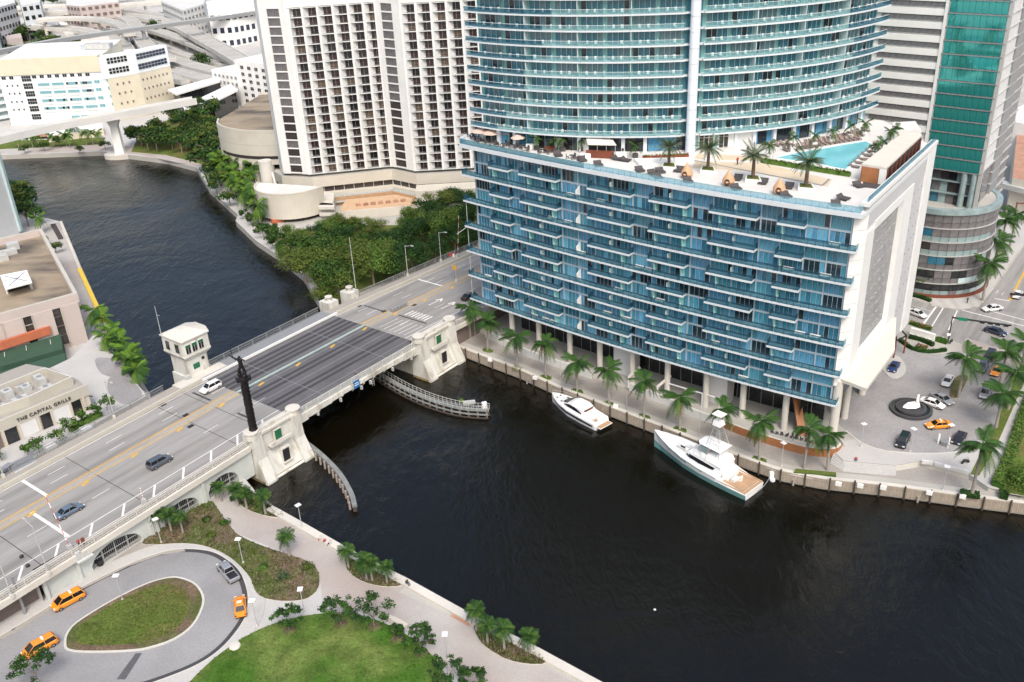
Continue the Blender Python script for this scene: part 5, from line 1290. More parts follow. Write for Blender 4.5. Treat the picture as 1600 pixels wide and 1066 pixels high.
# tennis-green court and orange parapet between the two buildings
GC = thing('green_court', 'dark green sunken court with an orange topped wall behind the restaurant', 'court', at(60, 545, 5))
b = MB(); b.prism(ats([(-40, 560), (0, 562), (95, 535), (92, 512), (0, 540), (-40, 550)], 8), 2, 6.3, 'tennis_green', 'tennis_green'); part('court', b, GC)
b = MB(); b.prism(ats([(-40, 590), (8, 580), (100, 552), (97, 537), (0, 565), (-40, 575)], 8), 2, 5.6, 'dark_opening', 'tennis_green'); part('fence_panel', b, GC)
b = MB(); tp_ = ats([(-30, 543), (0, 535), (78, 510)], 9); b.ribbon(tp_, offset_path(tp_, .9), 7, 9, 'orange_roof'); part('parapet', b, GC)
b = MB()
for px_, py_ in [(8, 560), (42, 550), (80, 540)]: p = at(px_, py_, 6); b.beam((p.x, p.y, 6.4), (p.x-1.2, p.y+2.5, 6.4), .1, .1, 'white_line')
part('court_line', b, GC)

# flat roofed pinkish block
B2 = thing('flat_roofed_block', 'pinkish flat roofed block with a stained roof beside the left bank quay', 'building', (-118, 225, 3))
cA, cB, cC = at(121, 458, 15), at(65, 357, 15), at(-20, 496.5, 15)
db = (cB-cA); da = (cC-cA)
bp_ = [cA, cB, cB+da*1.3, cA+da*1.3]
inn = [cA+da.normalized()*.9+db.normalized()*.9, cB+da.normalized()*.9-db.normalized()*.9, cB+da*1.3-db.normalized()*.9, cA+da*1.3+db.normalized()*.9]
b = MB(); b.prism([p+da.normalized()*.8+db.normalized()*.8 if i == 0 else p for i, p in enumerate(bp_)], 2, 13.2, 'pinkish_wall', 'roof_dirty'); part('roof', b, B2)
b = MB(); b.ribbon(bp_[::-1]+[bp_[-1]], inn[::-1]+[inn[-1]], 12.6, 15, 'pinkish_wall', mtop='cream'); part('parapet', b, B2)
fb, Lb, ab = pl(cC, cA)
for v, w in [(Lb-2.6, 4.2), (Lb-8.9, 4.4), (Lb-15.5, 4.2), (Lb-22, 4.0)]:
    b = MB(); boxw(b, fb, v-w/2, v+w/2, 2, 12.8, -1, .15, 'pinkish_wall'); part('wall_panel', b, B2)
for v in (Lb-5.6, Lb-12.2, Lb-18.8):
    b = MB()
    for k in range(4): boxw(b, fb, v-.9, v+.9, 3+2.5*k, 5.2+2.5*k, -1, -.35, rng.choice(['glass_dark', 'glass_brown']))
    part('window', b, B2)
    b = MB(); boxw(b, fb, v-1.15, v-.95, 2, 12.8, -1, .35, 'cream'); boxw(b, fb, v+.95, v+1.15, 2, 12.8, -1, .35, 'cream'); part('fin', b, B2)
b = MB(); rz_ = math.atan2(da.y, da.x); cc = at(18, 440, 16); 
b.prism(ats([(0, 430), (42, 422), (50, 441), (8, 452)], 16.2), 15.9, 16.2, 'white_bright', bottom=True); part('roof_canopy', b, B2)
b = MB(); q = ats([(0, 430), (42, 422), (50, 441), (8, 452)], 16.22)
b.beam(lerp(q[0], q[2], .12), lerp(q[0], q[2], .85), .3, .06, 'steel_grey'); b.beam(lerp(q[1], q[3], .12), lerp(q[1], q[3], .85), .3, .06, 'steel_grey'); b.beam(lerp(q[0], q[3], .45), lerp(q[1], q[2], .45), .25, .06, 'steel_grey'); part('cross_brace', b, B2)
b = MB()
for px_, py_ in [(10, 452), (48, 444)]: p = at(px_, py_, 14.5); b.box((p.x, p.y, 14.5), (.4, .4, 2.8), 'white_wall')
b.box(tuple(at(26, 446, 14.2)), (5, 1.6, 1.6), 'dark_opening', rz_); part('canopy_post', b, B2)
for (px_, py_, s) in [(20, 386, (3, 2.6, 1.8)), (12, 395, (4.5, 2.0, 1.4)), (3, 404, (3, 2, 1.6)), (74, 386, (.6, .6, 1.2))]:
    p = at(px_, py_, 13.8); b = MB(); b.box((p.x, p.y, 13.2+s[2]/2), s, 'hvac', rz_); part('air_handler', b, B2)
# quay walk on the left bank with a yellow edge
mb = MB(); q = ats([(165, 502), (126, 416), (97, 347)], 2.0); mb.ribbon(offset_path(q, .1), offset_path(q, -5.5), 1.8, 2.06, 'concrete', mtop='path_pink') if False else mb.ribbon(offset_path(q, -.1), offset_path(q, 6), 1.8, 2.06, 'concrete', mtop='path_pink'); struct('promenade', mb)
mb = MB(); q = ats([(166, 503), (145, 458), (127, 420)], 2.1); mb.ribbon(q, offset_path(q, 1.1), 2.0, 2.5, 'yellow_rail'); single('quay_barrier', mb, 'yellow barrier along the quay edge on the left bank', 'barrier')
mb = MB(); q = ats([(127, 420), (97, 347)], 2.1); mb.ribbon(q, offset_path(q, .8), 2.0, 2.5, 'concrete_light'); struct('kerb', mb)
FT = thing('far_white_tower', 'plain white tower cut off by the left edge above the flat roofed block', 'tower', (-165, 290, 2))
b = MB(); b.prism(ats([(30, 362), (3, 352), (-60, 380), (-40, 420)], 4), 2, 40, 'white_bright'); part('wall', b, FT)
b = MB(); p = at(29, 361, 4); b.box((p.x+.4, p.y, 22), (1.4, 1.4, 36), 'fin_pale'); part('glass_corner', b, FT)
# ================================================================== far bank: civic centre, tracks, viaducts, far blocks
CC = thing('civic_centre', 'long white and yellow civic building with rows of pale blue windows beyond the river', 'building', (-205, 460, 2))
fh, Lh, ah = pl((-231, 450), (-183, 449)); fh2, Lh2, ah2 = pl((-183, 449), (-170, 460)); fh3, Lh3, ah3 = pl((-170, 460), (-160, 476))
poly = [fh(0), fh(Lh), fh2(Lh2), fh3(Lh3), Vector((-175, 505, 0)), Vector((-240, 505, 0)), Vector((-238, 470, 0))]
b = MB(); b.prism(poly, 2, 25.8, 'hospital_white', 'hospital_white'); part('wall', b, CC)
b = MB(); b.ribbon([fh(-.2, .4), fh(Lh-9, .4), fh(Lh+.2, .5)], [fh(0, -3), fh(Lh-9, -3), fh(Lh, -3)], 25.2, 32.6, 'hospital_yellow', mtop='hospital_white'); b.prism([fh(0, -3), fh(Lh, -3), Vector((-190, 500, 0)), Vector((-238, 500, 0))], 25, 31.6, 'hospital_yellow', 'white_bright'); part('attic', b, CC)
b = MB(); b.ribbon([fh2(0, .3), fh2(Lh2, .3), fh3(Lh3, .3)], [fh2(0, -5), fh2(Lh2, -5), fh3(Lh3, -5)], 21.6, 31.5, 'hospital_white'); b.ribbon([fh2(2, .25), fh2(Lh2, .25), fh3(Lh3, .25)], [fh2(2, -3), fh2(Lh2, -3), fh3(Lh3, -3)], 2, 21.5, 'hospital_yellow'); part('corner_block', b, CC)
def win(f, an, v, z, w, h, m, par, out=.12):
    key = ('cw', w, h, m)
    if key not in PANE: q = MB(); q.box((0, 0, 0), (w, .25, h), m); PANE[key] = q.mesh('window')
    inst('window', PANE[key], par, f(v, out, z)-ORG[par], an)
for j in range(12):
    v = 2+j*3.55
    if 9 < v < 15.5: continue
    for q in (0, 1.0): win(fh, ah, v+q, 24.2, .8, 1.3, 'glass_dark', CC)
for k, z in enumerate((24.2, 20.8, 17.3, 13.8, 10.4, 6.6)):
    for r in (0, 1.35):
        for q in range(4): win(fh, ah, 11.2+q*1.1, z-r, .9, 1.1, 'glass_dark', CC)
for z in (20.6, 17.0, 13.2, 9.6):
    for q in range(3): win(fh, ah, 3.2+2.4*q, z, .6, .8, 'glass_dark', CC)
    for g in range(4):
        for q in range(5): win(fh, ah, 18+g*6.6+q*1.1, z, .95, 1.1, 'glass_dark' if rng.random() < .22 else 'window_cyan', CC)
    for g in range(4): win(fh, ah, 20.2+g*6.6, z-1.35, 5.4, 1.2, 'panel_grey', CC)
    for q in range(2): win(fh, ah, 44.5+q*1.3, z+.2, 1.1, 1.3, 'window_cyan', CC); win(fh2, ah2, 2.0+q*1.2, z+.4, 1.0, 1.3, 'window_cyan', CC)
    win(fh, ah, Lh-.7, z, .7, 2.8, 'panel_grey', CC)
for z in (5.2,):
    for g in range(3, 7):
        for q in range(4): win(fh, ah, 16+g*4.6+q*1.0, z, .8, 1.0, 'window_cyan', CC)
for z in (30, 28.6, 25.4, 24):
    for q in range(6): win(fh2, ah2, 4.2+q*1.6, z, 1.2, 1.05, 'glass_dark', CC, .4)
    for q in range(9): win(fh3, ah3, 1.2+q*1.9, z-.2, 1.6, 1.1, 'navy_car', CC, .4)
for z in (18.5, 14.2, 9.6):
    for q in range(3): win(fh2, ah2, 6+q*2.8, z, .7, .9, 'shade_brown', CC, .4)
    for q in range(7): win(fh3, ah3, 1.4+q*2.4, z, .6, .9, 'shade_brown', CC, .4)
b = MB(); b.box((-210, 470, 33), (26, 8, 3), 'hospital_white', 0); b.box((-196, 474, 33), (9, 5, 2.4), 'hvac', 0); b.box((-188, 472, 33), (7, 5, 2.4), 'hvac', 0); part('roof_plant', b, CC)
b = MB(); b.prism(ats([(70, 200), (160, 196), (162, 205), (75, 216)], 4), 2, 5, 'hospital_yellow', 'hospital_white'); part('annex', b, CC)
for px_ in (68, 118):
    p = at(px_, 212, 3); b = MB(); b.box((p.x, p.y, 3.6), (7, 3.5, 1.4), 'terracotta', 0); b.box((p.x, p.y, 2.4), (6.6, 3.2, 1.6), 'glass_dark', 0); part('awning', b, CC, 'red brown awning')
GB = thing('glass_block', 'sliver of a blue green glass block at the left edge beyond the river', 'building', at(8, 190, 2))
b = MB(); q = ats([(20, 186), (-60, 200), (-60, 150), (10, 150)], 2); b.prism(q, 2, 24, 'pane_pale', 'white_wall'); part('wall', b, GB)
b = MB()
for k in range(6): b.ribbon(ats([(21, 186.5), (-60, 201)], 2), ats([(20, 185), (-60, 199)], 2), 3+3.4*k, 4.4+3.4*k, 'slab_white')
part('floor_band', b, GB)
b = MB(); q = ats([(6, 85), (-60, 100), (-60, 60), (6, 60)], 2); b.prism(q, 2, 22, 'pane_pale', 'white_wall'); single('glass_block', b, 'pale glass block cut by the left edge just under the upper track', 'building')

def viaduct(name, label, pxs, z, w, th, piers, m='concrete_light', mt='concrete', rail=True, loc=None, zs=None):
    P = smooth_loop(ats(pxs, z), 4, False)
    V = thing(name, label, 'viaduct', (P[0].x, P[0].y, 0))
    b = MB(); b.ribbon(P, offset_path(P, -w), z-th, z, m, mtop=mt); part('deck', b, V)
    if rail:
        b = MB(); b.ribbon(offset_path(P, -.0), offset_path(P, -.35), z, z+.9, 'white_wall'); b.ribbon(offset_path(P, -w+.35), offset_path(P, -w), z, z+.9, 'white_wall'); part('barrier', b, V)
    for f_ in piers:
        i = min(len(P)-2, int(f_*(len(P)-1))); c = offset_path(P, -w/2)[i]
        bb = MB(); bb.tube((c.x, c.y, -2), (c.x, c.y, z-th), 1.1, 1.1, m, 8); d = (P[i+1]-P[i]).normalized(); bb.box((c.x, c.y, z-th-.5), (1.6, w*.9, 1.1), m, math.atan2(d.y, d.x)); part('pier', bb, V)
    return V
LG = viaduct('transit_viaduct', 'pale elevated transit track curving over the river bend on one tall pier', [(-60, 228), (0, 213), (60, 199), (110, 189), (178, 177), (240, 165), (300, 154)], 18.5, 5.0, 1.8, [], 'white_wall', 'lamp_grey')
p0 = at(190, 246, 0); pt = at(178, 181, 16.5)
b = MB(); c = Vector((p0.x, p0.y, 0)); b.prism([c+Vector((7*math.cos(a), 4.2*math.sin(a), 0)) for a in [k*math.pi/6 for k in range(12)]], -2, 1.8, 'concrete_light'); part('pier_base', b, LG)
b = MB(); b.loft([[c+Vector((-1.9, -1.3, 1)), c+Vector((1.9, -1.3, 1)), c+Vector((1.9, 1.3, 1)), c+Vector((-1.9, 1.3, 1))], [c+Vector((-1.5, -1, 13)), c+Vector((1.5, -1, 13)), c+Vector((1.5, 1, 13)), c+Vector((-1.5, 1, 13))], [c+Vector((-3, -1.4, 17)), c+Vector((3, -1.4, 17)), c+Vector((3, 1.4, 17)), c+Vector((-3, 1.4, 17))]], 'white_bright'); part('pier', b, LG)
viaduct('transit_viaduct', 'long straight grey elevated track crossing above the far streets', [(-40, 84), (0, 76), (110, 56), (220, 41), (310, 29), (400, 16), (440, 11)], 22, 4.5, 2.2, [.12, .30, .52, .78], 'steel_grey', 'lamp_grey', False)
viaduct('highway_ramp', 'pale elevated ramp sweeping round in a curve at the top left', [(-60, 28), (0, 24), (60, 19), (120, 17), (180, 20), (212, 30), (226, 44), (232, 58), (245, 74), (275, 90)], 14, 9, 2, [.1, .22, .34, .46, .58, .7, .85])
viaduct('highway_ramp', 'lower pale elevated ramp running left below the sweeping curve', [(-60, 44), (0, 40), (60, 40), (120, 43), (160, 50), (200, 66), (215, 85)], 11, 9, 2, [.1, .25, .4, .55, .7])
viaduct('highway_viaduct', 'wide pale elevated highway running from the curve toward the hotel slab', [(180, 20), (240, 26), (290, 38), (330, 58), (380, 85), (430, 115)], 12, 11, 2, [.15, .3, .45, .6])
viaduct('highway_viaduct', 'pale elevated highway lanes descending behind the civic building', [(236, 78), (270, 88), (310, 100), (360, 112), (430, 128)], 9, 9, 1.8, [.2, .4, .6])
viaduct('highway_viaduct', 'second pale elevated lanes parallel behind the civic building', [(238, 96), (270, 105), (310, 116), (360, 128)], 8, 8, 1.8, [.2, .5])
viaduct('highway_viaduct', 'third pale elevated lanes next to the flat station roofs', [(240, 110), (268, 118), (300, 124)], 7, 7, 1.8, [.3, .7])
viaduct('highway_viaduct', 'distant pale highway across the very top left', [(180, 8), (240, 2), (300, -4), (360, -10)], 12, 10, 2, [.3, .6])
for nm_, lb_, px__, z_, w_ in [('highway_ramp', 'upper pale ramp looping right above the sweeping curve', [(60, 30), (110, 27), (160, 29), (196, 38), (212, 52)], 17, 7), ('highway_ramp', 'pale slip ramp between the curve and the straight track', [(100, 52), (140, 48), (180, 46), (214, 52), (240, 64), (262, 80)], 9, 6), ('highway_viaduct', 'pale highway lanes below the garage block', [(200, 34), (250, 46), (300, 62), (350, 82), (400, 104)], 8, 8), ('highway_ramp', 'long pale ramp at the foot of the top left blocks', [(-60, 16), (0, 13), (60, 9), (120, 8), (190, 12), (250, 22), (300, 32)], 10, 8), ('highway_ramp', 'thin pale ramp dropping beside the flat stations', [(250, 70), (290, 84), (340, 96), (400, 106)], 5, 5)]:
    viaduct(nm_, lb_, px__, z_, w_, 1.6, [.1, .25, .4, .55, .7, .85])
ST = thing('transit_station', 'white flat canopied transit station behind the river trees', 'station', at(310, 150, 3))
for q, z in [([(262, 140), (345, 118), (352, 124), (275, 147)], 12), ([(315, 152), (360, 131), (372, 140), (330, 160)], 11), ([(285, 162), (318, 152), (322, 166), (288, 172)], 8)]:
    b = MB(); b.prism(ats(q, z), z-.8, z, 'white_bright', bottom=True); part('canopy', b, ST)
    b = MB(); b.prism([lerp(sum(ats(q, z), Vector())/4, p, .85) for p in ats(q, z)], 2, z-.9, 'glass_dark'); part('concourse', b, ST)
WB1 = thing('courthouse', 'big white slab building with pairs of small dark windows behind the hotel', 'building', at(385, 150, 3))
fw, Lw, aw = pl((-127, 470), (-70, 420)); 
b = MB(); b.prism([fw(0), fw(Lw), fw(Lw, -60), fw(0, -70)], 2, 24, 'white_bright', 'white_bright'); part('wall', b, WB1)
b = MB(); b.prism([fw(-24, -2), fw(0, -2), fw(0, -60), fw(-24, -60)], 2, 17, 'white_bright', 'white_bright'); part('wing', b, WB1)
for k in range(6):
    for j in range(6):
        for q in (0, 1.3): win(fw, aw, 5+j*5.6+q, 21-3.2*k, .8, 1.5, 'glass_dark', WB1)
for k in range(2):
    for j in range(6): win(fw, aw, -21+j*3.4, 14.5-3*k, 1.6, 1.3, 'steel_grey', WB1, -1.9)
def block(name, label, pxs, zroof, zbase, wall, roof, bands=0, bm='glass_dark', loc=None):
    P = ats(pxs, zroof); T = thing(name, label, 'building', (sum(p.x for p in P)/len(P), sum(p.y for p in P)/len(P), 0))
    b = MB(); b.prism(P, zbase, zroof, wall, roof); part('wall', b, T)
    ar = sum(P[i].x*P[(i+1) % len(P)].y-P[(i+1) % len(P)].x*P[i].y for i in range(len(P))); Q = P if ar > 0 else P[::-1]
    if bands:
        for k in range(bands):
            for i in range(len(Q)):
                A, B = Q[i], Q[(i+1) % len(Q)]
                if ((B-A).cross(Vector((0, 0, 1)))).y > 0: continue
                f, L, a = pl(A, B); n = max(1, int(L/4.5)); h = (zroof-zbase)/bands
                key = ('bw', round(h, 1), bm)
                if key not in PANE: q = MB(); q.box((0, 0, 0), (2.6, .3, h*.42), bm); PANE[key] = q.mesh('window')
                for j in range(n): inst('window', PANE[key], T, f((j+.5)*L/n, .1, zbase+h*(k+.55))-ORG[T], a)
    return T
block('parking_garage', 'white banded garage block beyond the highway at the top', [(252, 2), (275, -6), (322, -6), (318, 6), (285, 16)], 22, 0, 'white_bright', 'white_wall', 5, 'steel_grey')
block('office_block', 'broad white office block beyond the garage at the top', [(322, 2), (415, -10), (430, 6), (360, 18), (325, 20)], 24, 0, 'white_bright', 'white_bright', 3, 'navy_car')
block('apartment_block', 'pinkish apartment block with many small windows at the top left', [(102, -4), (180, -10), (186, 3), (124, 10), (104, 8)], 24, 0, 'pinkish_wall', 'white_wall', 5, 'shade_brown')
block('apartment_block', 'pale grey apartment block in the top left corner', [(-20, 2), (20, -4), (24, 4), (-10, 14)], 28, 0, 'haze_building', 'white_wall', 5)
block('apartment_block', 'bluish white apartment block second from the top left corner', [(28, -6), (62, -10), (62, 4), (32, 8)], 26, 0, 'slab_white', 'white_wall', 4)
block('striped_block', 'cream and brown block under the straight grey track', [(126, 62), (170, 56), (172, 66), (130, 74)], 14, 0, 'hospital_yellow', 'canvas', 3, 'shade_brown')
block('warehouse', 'small pink walled house among trees at the far left', [(8, 56), (32, 52), (34, 58), (10, 62)], 9, 0, 'pinkish_wall', 'pinkish_wall')
block('warehouse', 'small yellow arcade block beside the grey track near the hotel', [(362, 42), (405, 36), (408, 44), (366, 50)], 10, 0, 'hospital_yellow', 'hospital_yellow', 2, 'shade_brown')
for (pq, lab) in [([(178, 60), (200, 56), (205, 64), (182, 70)], 'low white shed beside the striped block'), ([(90, 34), (130, 30), (140, 36), (96, 40)], 'low white shed between the two curving ramps'), ([(60, 66), (90, 62), (96, 68), (66, 74)], 'low white shed beneath the grey track left of its pier'), ([(330, 28), (372, 22), (376, 28), (336, 36)], 'low white shed right of the grey track'), ([(205, 50), (225, 46), (228, 52), (208, 58)], 'little white shed inside the ramp curve')]:
    block('shed', lab, pq, 7, 0, 'white_wall', 'white_bright')

# ================================================================== vegetation
def leafy(seed, lumps, n, size, mats, flat=.55):
    """crown built from many small leaf faces spread through overlapping lumps"""
    r = random.Random(seed); b = MB(); tot = sum(l[3]**2 for l in lumps)
    for (cx, cy, cz, rad, sq) in lumps:
        k = int(n*rad*rad/tot); m0 = r.choice(mats)
        for i in range(k):
            u, a = r.uniform(-1, 1), r.uniform(0, 6.283); q = math.sqrt(1-u*u); rr = rad*(r.random()**.45)*(1+.22*math.sin(3*a+seed)*math.cos(4*u))
            p = Vector((cx+rr*q*math.cos(a), cy+rr*q*math.sin(a), cz+rr*u*sq))
            s = size*r.uniform(.6, 1.4); nrm = Vector((q*math.cos(a)*.7+r.uniform(-.7, .7), q*math.sin(a)*.7+r.uniform(-.7, .7), u*.6+r.uniform(0, .9))).normalized()
            t = nrm.orthogonal().normalized(); t = Matrix.Rotation(r.random()*6.28, 3, nrm) @ t; w = nrm.cross(t)*flat
            m = m0 if r.random() < .7 else r.choice(mats)
            b.add([p-t*s*.5, p+w*s*.5, p+t*s*.5, p-w*s*.5], [(0, 1, 2, 3)], m)
    return b
def limbs(seed, h, spread, r0, n=5, split=.45):
    r = random.Random(seed); b = MB(); b.tube((0, 0, -.3), (0, 0, h*split), r0, r0*.75, 'bark', 8)
    for i in range(n):
        a = 6.283*i/n+r.uniform(-.4, .4); q = Vector((math.cos(a)*spread*r.uniform(.4, .8), math.sin(a)*spread*r.uniform(.4, .8), h*r.uniform(.7, .92))); mid = Vector((q.x*.35, q.y*.35, h*(split+.2)))
        b.tube((0, 0, h*split*.92), mid, r0*.5, r0*.35, 'bark', 6); b.tube(mid, q, r0*.35, r0*.12, 'bark', 5)
    return b
def make_tree(name, label, group, loc, seed, h, spread, n, size, mats, lumpn=9, rz=0., low=.35, cat='tree', r0=None):
    T = thing(name, label, cat, loc, rz, group); r = random.Random(seed); lumps = []
    for i in range(lumpn):
        a = r.uniform(0, 6.283); d = spread*math.sqrt(r.random())*.68; rad = spread*r.uniform(.32, .52)
        lumps.append((d*math.cos(a), d*math.sin(a), h*(low+(1-low)*r.uniform(.35, .85))-(d/spread)**2*h*.14, rad, .72))
    part('trunk', limbs(seed, h*.9, spread, r0 or h*.03), T, local=True)
    part('crown', leafy(seed, lumps, n, size, mats), T, local=True)
    return T
# grove between the river walk, the hotel slab and the bridge
protoG = [make_tree('grove_tree', 'dense dark green tree in the grove between the hotel slab and the bridge', 'trees in the riverside grove', at(530, 470, 2), 31+i, 11+i*.7, 6.6+i*.3, 4300, .54, ms, 9) for i, ms in enumerate([['leaf_dark', 'leaf_dark', 'leaf_green'], ['leaf_olive', 'leaf_olive', 'leaf_dark'], ['leaf_green', 'leaf_olive', 'leaf_bright'], ['leaf_dark', 'leaf_olive', 'leaf_green']])]
gpos = [(532, 468, 3, 1.0), (505, 452, 1, 1.05), (478, 432, 1, .95), (515, 425, 3, 1.1), (548, 440, 1, 1.0), (585, 440, 2, .95), (620, 432, 0, .95), (645, 415, 0, .95), (600, 415, 2, 1.0), (565, 412, 0, 1.0), (682, 400, 0, 1.0), (712, 388, 0, 1.05), (690, 372, 2, 1.1), (650, 385, 0, 1.0), (725, 362, 2, 1.1), (455, 405, 2, .75), (612, 392, 0, .9), (668, 370, 0, .9), (705, 345, 0, 1.0), (490, 410, 2, .7), (535, 405, 2, .6), (560, 388, 3, .6), (655, 352, 2, .75), (628, 372, 0, .7), (520, 478, 1, .8), (744, 385, 0, .9), (735, 340, 0, 1.0), (590, 362, 1, .7), (640, 352, 2, .7), (665, 340, 0, .9), (690, 332, 1, .9), (540, 385, 0, .8), (575, 395, 1, .85), (520, 392, 2, .75), (715, 322, 0, .9), (740, 360, 0, 1.1), (478, 372, 2, .6), (498, 366, 0, .65), (518, 362, 2, .7), (540, 358, 1, .7), (460, 372, 2, .55), (565, 350, 2, .6), (508, 352, 2, .5)]
for i, (px_, py_, v, sc) in enumerate(gpos):
    p = at(px_, py_+10, 2.5); rzz = i*1.7
    if i < 4 and False: pass
    if v >= 0 and not protoG[v].get('used'): o = protoG[v]; o.location = p; o.rotation_euler = (0, 0, rzz); o.scale = (sc,)*3; o['used'] = 1
    else: copy_thing(protoG[v], p, rzz, None, None, (sc*(.85+.3*((i*7) % 5)/5), sc*(.85+.3*((i*3) % 7)/7), sc*(.62+.36*((i*11) % 9)/9)))
for o in COL.objects:
    if 'used' in o.keys(): del o['used']
def relabel(objs, fmt):
    for k, o in enumerate(objs): o['label'] = fmt % ordn(k)
gt = [o for o in COL.objects if o.get('group') == 'trees in the riverside grove']
def _fence(o): return abs((Vector(o.location)-OB).dot(NB)-30)
rowA = sorted([o for o in gt if _fence(o) < 9], key=lambda o: (Vector(o.location)-OB).dot(UB)); rest = [o for o in gt if o not in rowA]
rest.sort(key=lambda o: o.location.x); n_ = len(rest)//2
relabel(rowA, 'dense green grove tree along the bridge fence, %s from the river'); rb_ = sorted(rest, key=lambda o: -o.location.y)
relabel(sorted(rb_[:n_], key=lambda o: o.location.x), 'dense green grove tree in the hotel side row, %s from the river'); relabel(sorted(rb_[n_:], key=lambda o: o.location.x), 'dense green tree in the middle of the grove, %s from the river')
# bushes / small trees along the river walk, lighter palms
def frond(L, droop, nl, lw, m, up=.35, ll=.30):
    """one arching palm leaf along +x from the origin"""
    b = MB(); pts = []
    for i in range(9):
        t = i/8; pts.append(Vector((L*(t-.12*t*t), 0, L*(up*t*1.6-droop*t*t*1.5))))
    for i in range(8): b.beam(pts[i], pts[i+1], .07*(1-i/9)+.015, .05, m)
    for i in range(nl):
        t = .14+.86*i/(nl-1); q = t*8; k = min(7, int(q)); p = pts[k].lerp(pts[k+1], q-k); d = (pts[k+1]-pts[k]).normalized()
        ln = L*ll*math.sin(math.pi*min(1, .18+t*.82))**.7*(1 if t < .8 else .8)
        for sgn in (-1, 1):
            tip = p+Vector((d.x*.55*ln, sgn*ln*.85, d.z*.5*ln-.38*ln)); w = d*(lw/2)
            b.add([p-w, p+w, tip+w*.25, tip-w*.25], [(0, 1, 2, 3)], m)
    return b
FR = {}
def frond_mesh(*a):
    if a not in FR: FR[a] = frond(*a).mesh('frond')
    return FR[a]
def make_palm(name, label, group, loc, h, L, nf, droop, mats, trunk='palm_trunk', r=.2, shaft=True, bulge=1.0, nl=15, lw=.16, joined=False, ll=.3, tiers=((.95, .1), (.45, .35), (.05, .6), (-.3, .8)), cat='palm tree', ball=False):
    T = thing(name, label, cat, loc, 0, group)
    b = MB(); b.lathe([(r*1.25, -.2), (r*1.1, .3), (r*bulge, h*.35), (r*.9, h*.7), (r*.7, h)], (0, 0, 0), trunk, 10); part('trunk', b, T, local=True)
    if shaft: b = MB(); b.lathe([(r*.72, h), (r*.85, h+.25), (r*.55, h+1.1), (r*.3, h+1.3)], (0, 0, 0), 'crownshaft', 8); part('crownshaft', b, T, local=True)
    zt = h+(1.15 if shaft else 0); rr = random.Random(sum(map(ord, name))+int(h*7)+nf); J = MB()
    for i in range(nf):
        up, dr = tiers[i % len(tiers)]; up += rr.uniform(-.1, .1); a = i*2.39996+rr.uniform(-.15, .15); m = rr.choice(mats); l2 = L*rr.uniform(.88, 1.08)
        key = (round(L, 2), round(droop+dr*.35, 2), nl, lw, m, round(up*.62, 1), ll)
        if joined:
            f = frond(*key); cs, sn = math.cos(a), math.sin(a)
            J.add([(x*cs-y*sn, x*sn+y*cs, z+zt) for x, y, z in f.v], f.f, m)
        else: inst('frond', frond_mesh(*key), T, (0, 0, zt), a, l2/L)
    if joined: part('crown', J, T, local=True)
    return T
# ---- royal palms on the promenade
rp = [(735, 528, 478), (762, 548, 488), (808, 576, 505), (853, 590, 520), (902, 612, 552), (952, 632, 560), (1006, 652, 568), (1062, 672, 598), (1124, 692, 622), (1186, 719, 650), (1256, 732, 665), (1293, 735, 668)]
proto = None
TI4 = ((.85, .15), (.5, .3), (.15, .5), (-.15, .7))
for i, (px_, py_, cy) in enumerate(rp):
    p = at(px_, py_, 2.2); lab = 'royal palm on the quay promenade, %s from the bridge' % ordn(i)
    if proto is None: proto = make_palm('royal_palm', lab, 'royal palms along the quay promenade', p, 6.9, 3.7, 25, .30, ['frond_green', 'frond_dark', 'frond_dark', 'frond_green', 'frond_light'], r=.24, tiers=TI4, nl=24, lw=.15, ll=.27)
    else:
        o = copy_thing(proto, p, i*1.3, lab, None, (.92+.2*((i*37) % 5)/5, .92+.2*((i*37) % 5)/5, .9+.22*((i*23) % 7)/7)); o.rotation_euler = (.05*math.sin(i*2.1), .05*math.cos(i*1.7), i*1.3)
        for q_, ch in enumerate([c_ for c_ in o.children if c_.name.startswith('frond')]):
            if (q_*7+i*5) % 11 == 0: ch.rotation_euler = (0, .55, ch.rotation_euler[2])
            if (q_*5+i*3) % 17 == 0: ch.data = frond_mesh(3.7, .42, 24, .13, 'frond_dead', -.1, .24); ch.rotation_euler = (0, .5, ch.rotation_euler[2])
            ch.scale = tuple(v*(.85+.3*((q_*13+i*7) % 10)/10) for v in ch.scale)
# grass pads at their feet
for i, (px_, py_, cy) in enumerate(rp[1:10]):
    p = at(px_, py_, 2.2); a = facdir(lx(min(55, max(-8, p.x+2)))); b = MB()
    b.lathe([(1.5, .02), (1.35, .14)], (0, 0, 0), 'bed_grass', 12, 1, .62)
    for k in range(60):
        x, y = random.uniform(-1.2, 1.2), random.uniform(-.7, .7); b.tri((x-.12, y, .12), (x+.12, y, .12), (x+random.uniform(-.2, .2), y+random.uniform(-.2, .2), random.uniform(.3, .55)), 'leaf_bright')
    o = single('grass_pad', b, 'green planting pad at the foot of the quay palm %s from the bridge' % ordn(i+1), 'planting', (p.x, p.y, 2.2), 'planting pads under the quay palms'); o.rotation_euler = (0, 0, a)
b = MB(); q = ats([(1243, 735), (1306, 741), (1306, 746), (1240, 741)], 2.2); b.prism(q, 2.1, 2.6, 'leaf_green', 'bed_grass'); single('hedge', b, 'low clipped hedge at the foot of the last two quay palms', 'hedge')
